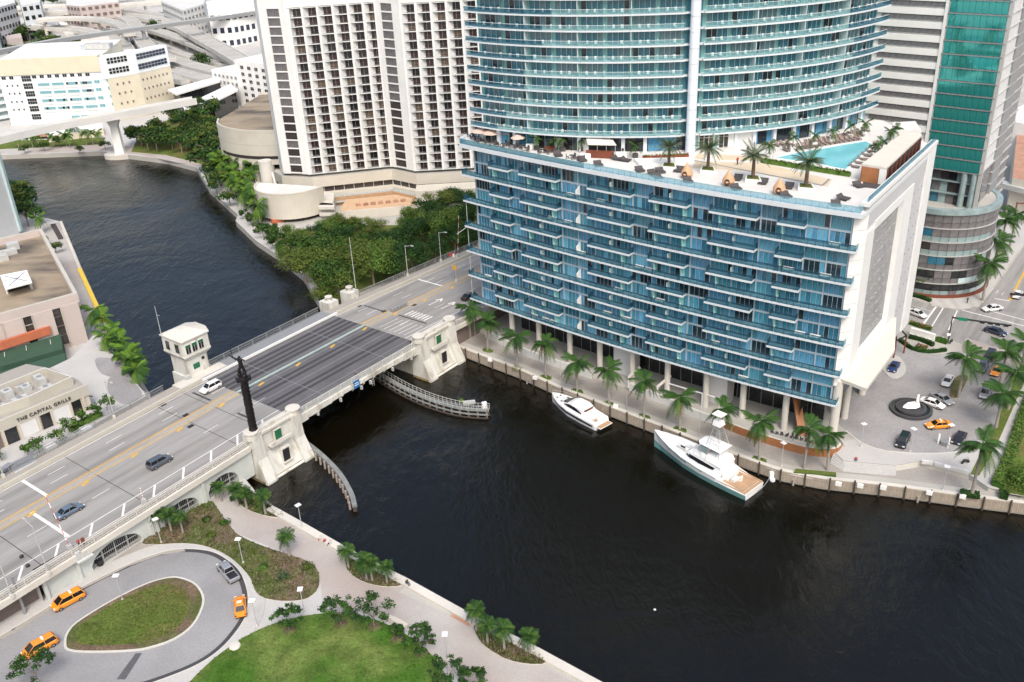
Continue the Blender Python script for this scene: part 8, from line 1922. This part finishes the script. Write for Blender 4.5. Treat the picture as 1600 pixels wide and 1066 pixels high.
for i in range(npan):
    p, d = qat((i+.5)*lp); n = Vector((d.y, -d.x, 0)); an = math.atan2(d.y, d.x)
    inst('board_panel', bdm, QW, (p.x+n.x*.18-ORG[QW].x, p.y+n.y*.18-ORG[QW].y, 1.4), an); inst('cap_beam', cpm, QW, (p.x+n.x*.15-ORG[QW].x, p.y+n.y*.15-ORG[QW].y, 2.3), an)
    p, d = qat(i*lp); n = Vector((d.y, -d.x, 0)); inst('post', psm, QW, (p.x+n.x*.38-ORG[QW].x, p.y+n.y*.38-ORG[QW].y, 1.6), 0)
for ob in QW.children: ob.location.z = ob.location.z
for i in range(0, npan, 5):
    p, d = qat((i+.3)*lp+1); n = Vector((d.y, -d.x, 0)); b = MB(); b.tube((p.x+n.x*.5, p.y+n.y*.5, -.5), (p.x+n.x*.5, p.y+n.y*.5, 1.2), .22, .22, 'pile', 8); part('pile', b, QW)
for k, (px_, py_) in enumerate([(766, 568), (836, 596), (962, 640), (1310, 762), (1344, 765), (1380, 768), (1452, 776), (1504, 782)]):
    p = at(px_, py_-4, 2.5); b = MB(); b.box((p.x, p.y, 2.75), (1.0, .5, .7), 'white_bright', -.5); single('dock_box', b, 'small white dock box on the quay edge, %s from the bridge' % ordn(k), 'box', None, 'white dock boxes on the quay edge')

# ================================================================== fountain
fp = at(1423, 641, 3.03); FN = thing('fountain', 'round black stepped fountain with a pale folded sculpture on the plaza', 'fountain', fp)
b = MB(); b.lathe([(4.0, 0), (4.0, .55), (3.5, .6), (3.5, .35), (2.9, .35), (2.9, .8), (2.2, .85), (2.2, .6), (.2, .6)], fp, 'paver_dark', 32); part('basin', b, FN)
b = MB(); b.lathe([(3.5, .42), (3.4, .44)], fp, 'glass_dark', 28); part('water', b, FN)
b = MB(); c = fp+Vector((.2, .1, .7)); b.loft([[c+Vector((x, y, z)) for x, y, z in r_] for r_ in [[(-2.0, -.3, .1), (-1.4, -.8, .1), (-1.0, 0, .3), (-1.5, .4, .2)], [(-.8, -.9, .1), (.3, -1.1, .2), (.4, .2, 1.1), (-.6, .7, .7)], [(.5, -.8, .1), (1.4, -.5, .2), (1.2, .4, 1.0), (.5, .7, .8)], [(.7, -.3, .9), (1.2, -.3, 1.0), (1.2, .3, 1.3), (.8, .3, 1.3)], [(.5, -.25, 1.9), (1.0, -.25, 2.0), (1.0, .25, 2.1), (.6, .25, 2.0)], [(.7, -.15, 2.6), (1.1, -.15, 2.6), (1.1, .15, 2.7), (.8, .15, 2.7)]]], 'white_bright'); part('sculpture', b, FN)
ip = smooth_loop(ats([(1484, 618), (1488, 600), (1498, 588), (1512, 590), (1506, 606), (1497, 622), (1490, 624)], 3.03), 3); b = MB(); b.prism(ip, 2.95, 3.3, 'concrete', 'mulch'); struct('planting_bed', b)
ip = smooth_loop(ats([(1378, 576), (1384, 560), (1402, 556), (1415, 572), (1412, 586), (1394, 592)], 3.03), 3); b = MB(); b.prism(ip, 2.95, 3.14, 'kerb', 'path_pale'); struct('pavement', b)
SW = thing('sign_wall', 'low white sign wall in the planted corner by the street', 'wall', at(1435, 528, 3.03)); A_, B_ = at(1421, 524, 3.03), at(1458, 535, 3.03)
b = MB(); b.ribbon([A_, B_], offset_path([A_, B_], .7), 3.0, 4.9, 'white_bright'); part('wall', b, SW)
b = MB(); b.ribbon(offset_path([A_, B_], -.6), offset_path([A_, B_], -.1), 3.0, 3.7, 'white_wall'); part('plinth', b, SW)
PG = thing('entry_frame', 'dark steel entry frame between the grey side wall and the plaza', 'frame', at(1400, 540, 3.03)); b = MB()
q = [at(1396, 560, 3), at(1412, 552, 3), at(1398, 536, 3)]
for p in q: b.box((p.x, p.y, 5.2), (.25, .25, 4.4), 'red_brown')
for i in range(3): b.beam((q[i].x, q[i].y, 7.3), (q[(i+1) % 3].x, q[(i+1) % 3].y, 7.3), .25, .25, 'black_metal')
part('frame', b, PG)

# ================================================================== signals, lamps
TS = thing('traffic_signal', 'black traffic signal mast with a long arm over the street', 'traffic signal', at(1481, 536, 3.03)); p = at(1481, 536, 3.0)
b = MB(); b.tube((p.x, p.y, 3), (p.x, p.y, 9.6), .16, .12, 'black_metal', 8); part('mast', b, TS)
q = p+Vector((10.5, -5.2, 0)); b = MB(); b.beam((p.x, p.y, 9.3), (q.x, q.y, 9.3), .2, .3, 'black_metal'); part('arm', b, TS)
b = MB(); m_ = lerp(p, q, .17); b.box((m_.x, m_.y-.2, 9.3), (1.9, .12, .75), 'sign_green', math.atan2(-5.2, 10.5)); part('street_sign', b, TS)
for f_ in (.5, .64, .76, .9):
    m_ = lerp(p, q, f_); b = MB(); b.box((m_.x, m_.y-.25, 9.2), (1.0, .3, .45), 'black_metal', math.atan2(-5.2, 10.5)); part('signal_head', b, TS)
b = MB(); b.box((p.x-.3, p.y-.2, 5.2), (.9, .3, .5), 'sign_white', .2); part('sign', b, TS)
TS2 = thing('traffic_signal', 'black traffic signal head hanging over the avenue at the right edge', 'traffic signal', at(1640, 462, 9)); p = at(1597, 461, 9.0)
b = MB(); b.beam((p.x-2.5, p.y+.6, 9), (p.x+7, p.y-2, 9), .2, .3, 'black_metal'); part('arm', b, TS2)
b = MB(); b.tube((p.x+7, p.y-2, 3), (p.x+7, p.y-2, 9.4), .16, .12, 'black_metal', 8); part('mast', b, TS2)
for dx in (-1.8, 0, 1.6): b = MB(); b.box((p.x+dx, p.y+.3-dx*.27, 8.9), (1.1, .3, .5), 'black_metal', -.27); part('signal_head', b, TS2)
p = at(1582, 352, 3); GA = thing('gantry_post', 'dark red signal post far up the avenue', 'post', p); b = MB(); b.tube((p.x, p.y, 3), (p.x, p.y, 10), .2, .2, 'red_brown', 8); b.beam((p.x, p.y, 9.6), (p.x+6, p.y-1, 9.6), .25, .3, 'red_brown'); part('post', b, GA)
def park_lamp():
    T = thing('park_lamp', 'x', 'street lamp', (0, 0, 0)); b = MB(); b.tube((0, 0, 0), (0, 0, 4.9), .075, .055, 'lamp_grey', 8); part('pole', b, T, local=True)
    b = MB(); b.lathe([(.2, 0), (.2, .25)], (0, 0, 0), 'concrete_light', 10); part('base', b, T, local=True)
    b = MB(); b.box((0, 0, 5.0), (.95, .8, .1), 'sign_white'); part('lamp_panel', b, T, local=True); return T
lp_ = park_lamp(); firstl = True
for px_, py_, lab in [(192, 938, 'square topped lamp on the grass island of the drive'), (252, 848, 'square topped lamp at the foot of the arched wall'), (380, 880, 'square topped lamp in the planted bed'), (402, 978, 'slim lamp post beside the orange taxi saloon'), (476, 960, 'square topped lamp at the end of the planted bed'), (472, 826, 'square topped lamp on the seawall walk'), (699, 1032, 'square topped lamp on the lower walk beside the lawn'), (1422, 706, 'square topped lamp at the plaza edge near the steps'), (1345, 698, 'slim white lamp at the plaza edge above the steps'), (1480, 700, 'slim lamp on the plaza beside the planter pots'), (1473, 766, 'slim lamp post on the lower promenade'), (1221, 728, 'slim lamp post between the quay palms by the fishing yacht')]:
    p = at(px_, py_, 2.05 if px_ < 800 else (3.03 if py_ < 712 else 2.2))
    if firstl: lp_.location = p; lp_['label'] = lab; lp_['group'] = 'square topped lamps'; firstl = False; lp_.scale = (1, 1, 1)
    else: copy_thing(lp_, p, px_, lab, 'square topped lamps')
def prom_pole(px_, py_, h, lab, z=2.2): p = at(px_, py_, z); b = MB(); b.tube((p.x, p.y, z), (p.x, p.y, z+h), .06, .04, 'lamp_grey', 6); b.box((p.x, p.y, z+h), (.5, .25, .12), 'lamp_grey', .6); b.lathe([(.15, 0), (.15, .2)], (p.x, p.y, z), 'lamp_grey', 8); single('promenade_lamp', b, lab, 'street lamp', None, 'thin lamps on the promenade')
for k, (px_, py_) in enumerate([(788, 566), (876, 602), (979, 640), (1092, 682)]): prom_pole(px_, py_, 6.5, 'thin lamp on the promenade, %s from the bridge' % ordn(k))
# tall lamps along the bridge
def road_lamp(pos, h, lab, arm=None, m='lamp_grey', nm='street_lamp'):
    T = thing(nm, lab, 'street lamp', pos, 0, 'lamps along the bridge road'); b = MB(); b.tube((0, 0, 0), (0, 0, h), .11, .07, m, 8); part('pole', b, T, local=True)
    if arm is not None:
        d = Vector((math.cos(arm), math.sin(arm), 0)); b = MB(); b.tube((0, 0, h-.2), d*2.2+Vector((0, 0, h+.4)), .06, .05, m, 6); part('arm', b, T, local=True); b = MB(); b.box(d*2.5+Vector((0, 0, h+.4)), (.9, .35, .16), 'lamp_grey', arm); part('lamp_head', b, T, local=True)
    b = MB(); b.box((0, 0, .35), (.5, .5, .7), 'concrete_light', _ba); part('base', b, T, local=True)
aN = math.atan2(-NB.y, -NB.x)
for s, h, lab in [(47.8, 16, 'tallest pole beside the bridge at the far stone block'), (66, 8.5, 'bridge road lamp next to the tallest pole'), (79, 8.5, 'bridge road lamp in front of the striped pole'), (95, 9, 'bridge road lamp farthest along before the blue glass block'), (-20, 8.5, 'bridge road lamp beside the white terrace'), (-43, 8.5, 'bridge road lamp in front of the dark restaurant doors')]: road_lamp(dk(s, 26.2, .2), h, lab, aN if h < 15 else None)
T = road_lamp(dk(-52.5, -5.6, -.2), 9.5, 'grey lamp with an arm reaching over the near bridge lanes', aN+math.pi); road_lamp(dk(-58.5, -5.6, -.2), 9.0, 'grey lamp pole at the near parapet by the left edge', aN+math.pi); road_lamp(dk(70, 13, .2), 8, 'slim white pole on the median with a flag like red and yellow sign', None)
p = dk(70, 13, 0); b = MB(); b.box((p.x-.2, p.y-.3, p.z+4.2), (1.3, .12, 1.3), 'yellow_line', _ba+1.57); single('warning_sign', b, 'yellow warning sign on the median of the bridge road', 'sign'); b = MB(); b.box((p.x-.8, p.y+.3, p.z+7.6), (1.2, .3, .8), 'red_white', .4); b.box((p.x-.2, p.y+.1, p.z+7.4), (.6, .3, .7), 'sign_white', .4); single('flag', b, 'red and white sign at the top of the median pole', 'sign')
# raised barrier arms, striped red and white, leaning over the lanes
def gate(s, t, top, lab):
    p = dk(s, t, .1); T = thing('barrier_gate', lab, 'barrier', p, 0, 'raised barrier arms on the bridge road'); b = MB(); b.box((p.x, p.y, p.z+.6), (.7, .6, 1.2), 'hvac', _ba); part('housing', b, T); q = p+Vector(top); n = 10
    for c_ in (0, 1):
        b = MB()
        for i in range(c_, n, 2): b.beam(lerp(p+Vector((0, 0, 1.1)), q, i/n), lerp(p+Vector((0, 0, 1.1)), q, (i+1)/n), .09, .09, ('red_white', 'sign_white')[c_])
        part('arm', b, T)
gate(-47.5, -3.6, (-3.2, 3.2, 9.5), 'raised striped barrier arm at the near kerb by the stop line'); gate(-33.5, -3.6, (-.3, .5, 3.2), 'short striped barrier post at the near kerb'); gate(84, 24.5, (1.0, .6, 12), 'tall red and white striped arm standing before the trees')
b = MB()
for k, (s, t) in enumerate([(-52.8, 2.0), (-53.4, -1.0)]): b = MB(); p = dk(s, t, .02); b.lathe([(.35, 0), (.3, .35), (.1, .5)], p, 'black_metal', 8); single('traffic_drum', b, ['dark round marker on the near bridge lane', 'dark round marker at the near bridge parapet'][k], 'marker')
b = MB(); p = at(157, 882, 2.1); b.lathe([(.55, 0), (.6, .5), (.5, 1.0)], p, 'black_metal', 12); single('waste_bin', b, 'dark round bin in front of the arched wall', 'bin')
UT = thing('utility_cabinet', 'grey utility cabinets on the ledge beside the near bridge parapet', 'cabinet', bw(-44, -6.6, 6)); 
b = MB(); b.prism([bw(-47.9, -6.9), bw(-45.2, -6.9), bw(-45.2, -5.3), bw(-47.9, -5.3)], 6.0, 6.3, 'bridge_green_white', bottom=True); part('ledge', b, UT)
for s, h in ((-47.3, 1.5), (-46.3, 1.0)): b = MB(); b.box(bw(s, -6.2, 6.3+h/2), (.8, .6, h), 'hvac', _ba); part('cabinet', b, UT)
b = MB(); p = bw(-45.6, -5.5, 8.6); b.box(p, (.5, .4, 1.1), 'red_brown', _ba); part('box', b, UT)
# fence and low wall between the restaurant terrace and the bridge walk; shade structure
b = MB()
for i in range(30): p = bw(-70+i*2.1, 28.0+tof(-70+i*2.1), 6.3); b.box((p.x, p.y, 6.9), (.08, .08, 1.2), 'lamp_grey', _ba)
for z in (6.7, 7.3): b.beam((bw(-70, 28+tof(-70)).x, bw(-70, 28+tof(-70)).y, z), (bw(-9, 28).x, bw(-9, 28).y, z), .06, .06, 'lamp_grey')
single('terrace_fence', b, 'thin grey fence between the bridge walk and the restaurant terrace', 'fence')
b = MB(); q = ats([(14, 728), (48, 712), (58, 722), (24, 740)], 7.5); b.prism(q, 6.3, 7.9, 'panel_grey', 'steel_grey'); single('ramp_wall', b, 'curved grey ramp roof by the fence at the left edge', 'wall')
for k, (px_, py_) in enumerate([(80, 704), (136, 676)]): b = MB(); p = at(px_, py_, 6.35); b.box((p.x, p.y, 7.0), (2.0, 1.6, 1.2), 'panel_grey', _ba); single('service_box', b, ['grey service box under the pavement trees', 'grey service box by the hedge near the fence'][k], 'cabinet')
hedge('hedge', 'hedge row under the pavement trees by the fence', [(112, 676), (135, 662), (158, 650)], 6.3, 1.3, 2.0, 55, ('leaf_green', 'leaf_bright', 'leaf_dark'))
# row of parked scooters and stools on the far walk of the left bank
sc = MB(); sc.box((0, 0, .5), (1.5, .45, .8), 'cushion_dark'); sc.tube((-.5, -.1, .25), (-.5, .1, .25), .25, .25, 'tyre', 8); sc.tube((.5, -.1, .25), (.5, .1, .25), .25, .25, 'tyre', 8); scm = sc.mesh('parked_scooter')
for k in range(8):
    p = lerp(at(84, 354, 2.06), at(95, 374, 2.06), k/7); o = bpy.data.objects.new('parked_scooter', scm); COL.objects.link(o); o.location = p; o.rotation_euler = (0, 0, .3); props(o, 'dark scooter on the pink left bank walk, %s from the far end of its row' % ordn(k), 'scooter', 'scooters parked in a row on the left bank walk')
# planter pots and small table on the plaza
b = MB(); p = at(1475, 695, 3.03); b.lathe([(.6, 0), (.8, .9)], p, 'steel_grey', 12); b.box((p.x-.9, p.y+.6, p.z+1.0), (.3, .3, 2.0), 'white_bright'); b.box((p.x+.9, p.y+.2, p.z+.7), (.3, .3, 1.4), 'white_bright'); single('valet_stand', b, 'grey tub and white posts standing on the plaza stones', 'stand')
b = MB()
for a_, c_ in [((1440, 724), (1457, 726)), ((1460, 727), (1512, 741))]: q = ats([a_, c_], 3.03); b.ribbon(q, offset_path(q, .5), 2.9, 3.55, 'white_wall')
single('seat_wall', b, 'low white seat wall between plaza and promenade', 'wall')
# flag like sculpted board at seats: cafe furniture behind the copper wall
for k in range(10):
    p = lerp(at(1205, 684, 3), at(1275, 702, 3), k/9)+Vector((.6, 1.6, 0)); o = bpy.data.objects.new('cafe_chair', ccm); COL.objects.link(o); o.location = (p.x, p.y, 3.0); o.rotation_euler = (0, 0, k*1.3); props(o, 'dark cafe chair behind the copper brown planter wall, %s from the bridge' % ordn(k), 'chair', 'cafe chairs behind the planter wall')

# ================================================================== people
pv = [(0, 0, .95), (0, .01, 1.15), (0, 0, 1.38), (0, .01, 1.52), (0, .03, 1.66), (.1, 0, .85), (.12, .06, .5), (.12, -.02, .07), (.12, .12, .04), (-.1, 0, .85), (-.12, -.05, .5), (-.12, -.12, .08), (-.12, .02, .04), (.2, 0, 1.4), (.26, -.02, 1.12), (.27, .12, .9), (-.2, 0, 1.4), (-.26, .03, 1.12), (-.25, .14, .9)]
pe = [(0, 1), (1, 2), (2, 3), (3, 4), (0, 5), (5, 6), (6, 7), (7, 8), (0, 9), (9, 10), (10, 11), (11, 12), (2, 13), (13, 14), (14, 15), (2, 16), (16, 17), (17, 18)]
prad = [.15, .14, .15, .06, .105, .1, .07, .05, .045, .1, .07, .05, .045, .07, .05, .04, .07, .05, .04]
base_person = skinned('person', pv, pe, prad, 0)
def person_mesh(top, bottom):
    me = base_person.copy(); me.name = 'person'; me.materials.clear()
    for m in ('skin', top, bottom, 'hair', 'cloth_dark'): me.materials.append(MATS[m])
    for f in me.polygons:
        c = f.center; f.material_index = 3 if c.z > 1.66 or (c.z > 1.58 and c.y < 0) else 0 if c.z > 1.46 else (0 if abs(c.x) > .23 and c.z < 1.15 else 1) if c.z > .98 else 4 if c.z < .09 else 2
    return me
def sit_mesh(top, bottom):
    v = [list(q) for q in pv]
    for i in (0, 1, 2, 3, 4, 13, 14, 15, 16, 17, 18): v[i][2] -= .45
    for i, q in ((5, (.1, .1, .5)), (6, (.13, .45, .5)), (7, (.13, .5, .08)), (8, (.13, .62, .05)), (9, (-.1, .1, .5)), (10, (-.13, .45, .5)), (11, (-.13, .5, .08)), (12, (-.13, .62, .05))): v[i] = list(q)
    me = skinned('person', v, pe, prad, 0)
    for m in ('skin', top, bottom, 'hair', 'cloth_dark'): me.materials.append(MATS[m])
    for f in me.polygons:
        c = f.center; f.material_index = 3 if c.z > 1.22 else 0 if c.z > 1.02 else 1 if c.z > .6 else 4 if c.z < .09 else 2
    return me
PM = {}
def person(px_, py_, z, top, bot, lab, rz=0., sit=False):
    k = (top, bot, sit)
    if k not in PM: PM[k] = sit_mesh(top, bot) if sit else person_mesh(top, bot)
    o = bpy.data.objects.new('person', PM[k]); COL.objects.link(o); p = at(px_, py_, z); o.location = p; o.rotation_euler = (0, 0, rz); props(o, lab, 'person')
person(502, 846, 2.05, 'cloth_white', 'cloth_red', 'person in white sitting on the seawall walk nearest the lamp', 1.0, True); person(508, 850, 2.05, 'cloth_red', 'cloth_dark', 'person in red sitting in the middle of the group on the seawall walk', .6, True); person(517, 853, 2.05, 'cloth_white', 'cloth_dark', 'person in white sitting last in the group on the seawall walk', 1.4, True)
person(636, 914, 2.42, 'cloth_dark', 'cloth_dark', 'person in dark clothes sitting on the seawall below the middle quay bed', -2.2, True)
person(1337, 722, 2.6, 'cloth_red', 'cloth_blue', 'person in red sitting on the plaza steps', 2.5, True)
person(973, 243, TER, 'cloth_dark', 'cloth_dark', 'person in dark clothes walking beside the terrace bar', .4); person(1062, 246, TER, 'cloth_white', 'cloth_dark', 'person standing by the tower column on the terrace', 1.2); person(1182, 246, TER, 'cloth_white', 'cloth_blue', 'person in white walking beyond the date palms', .2); person(1168, 240, TER, 'cloth_dark', 'cloth_dark', 'person in black at the white terrace doors', .9)
person(1152, 258, TER, 'cloth_red', 'cloth_dark', 'person in red on the sand coloured terrace path', .5); person(906, 244, TER, 'cloth_white', 'cloth_white', 'person in white standing near the umbrellas', 2.0)
person(1511, 474, 3.12, 'cloth_dark', 'cloth_dark', 'person in dark clothes at the street corner by the glass base', .3); person(1462, 462, 3.12, 'cloth_dark', 'cloth_red', 'person standing before the round glass base', 2.0)
p = dk(-46.2, -4.2, .2); o = bpy.data.objects.new('person', person_mesh('cloth_red', 'cloth_dark')); COL.objects.link(o); o.location = p; o.rotation_euler = (0, 0, 1); props(o, 'person in red on the bridge footway by the stop line', 'person')
p = dk(17.5, -4.2, .2); o = bpy.data.objects.new('person', person_mesh('cloth_dark', 'cloth_dark')); COL.objects.link(o); o.location = p; o.rotation_euler = (0, 0, 2); props(o, 'person in dark clothes crossing the bridge span on foot', 'person')
o = bpy.data.objects.new('person', person_mesh('cloth_dark', 'cloth_blue')); COL.objects.link(o); o.location = dk(34.6, -4.2, .2); o.rotation_euler = (0, 0, .8); props(o, 'person in dark clothes at the far end of the bridge span', 'person')
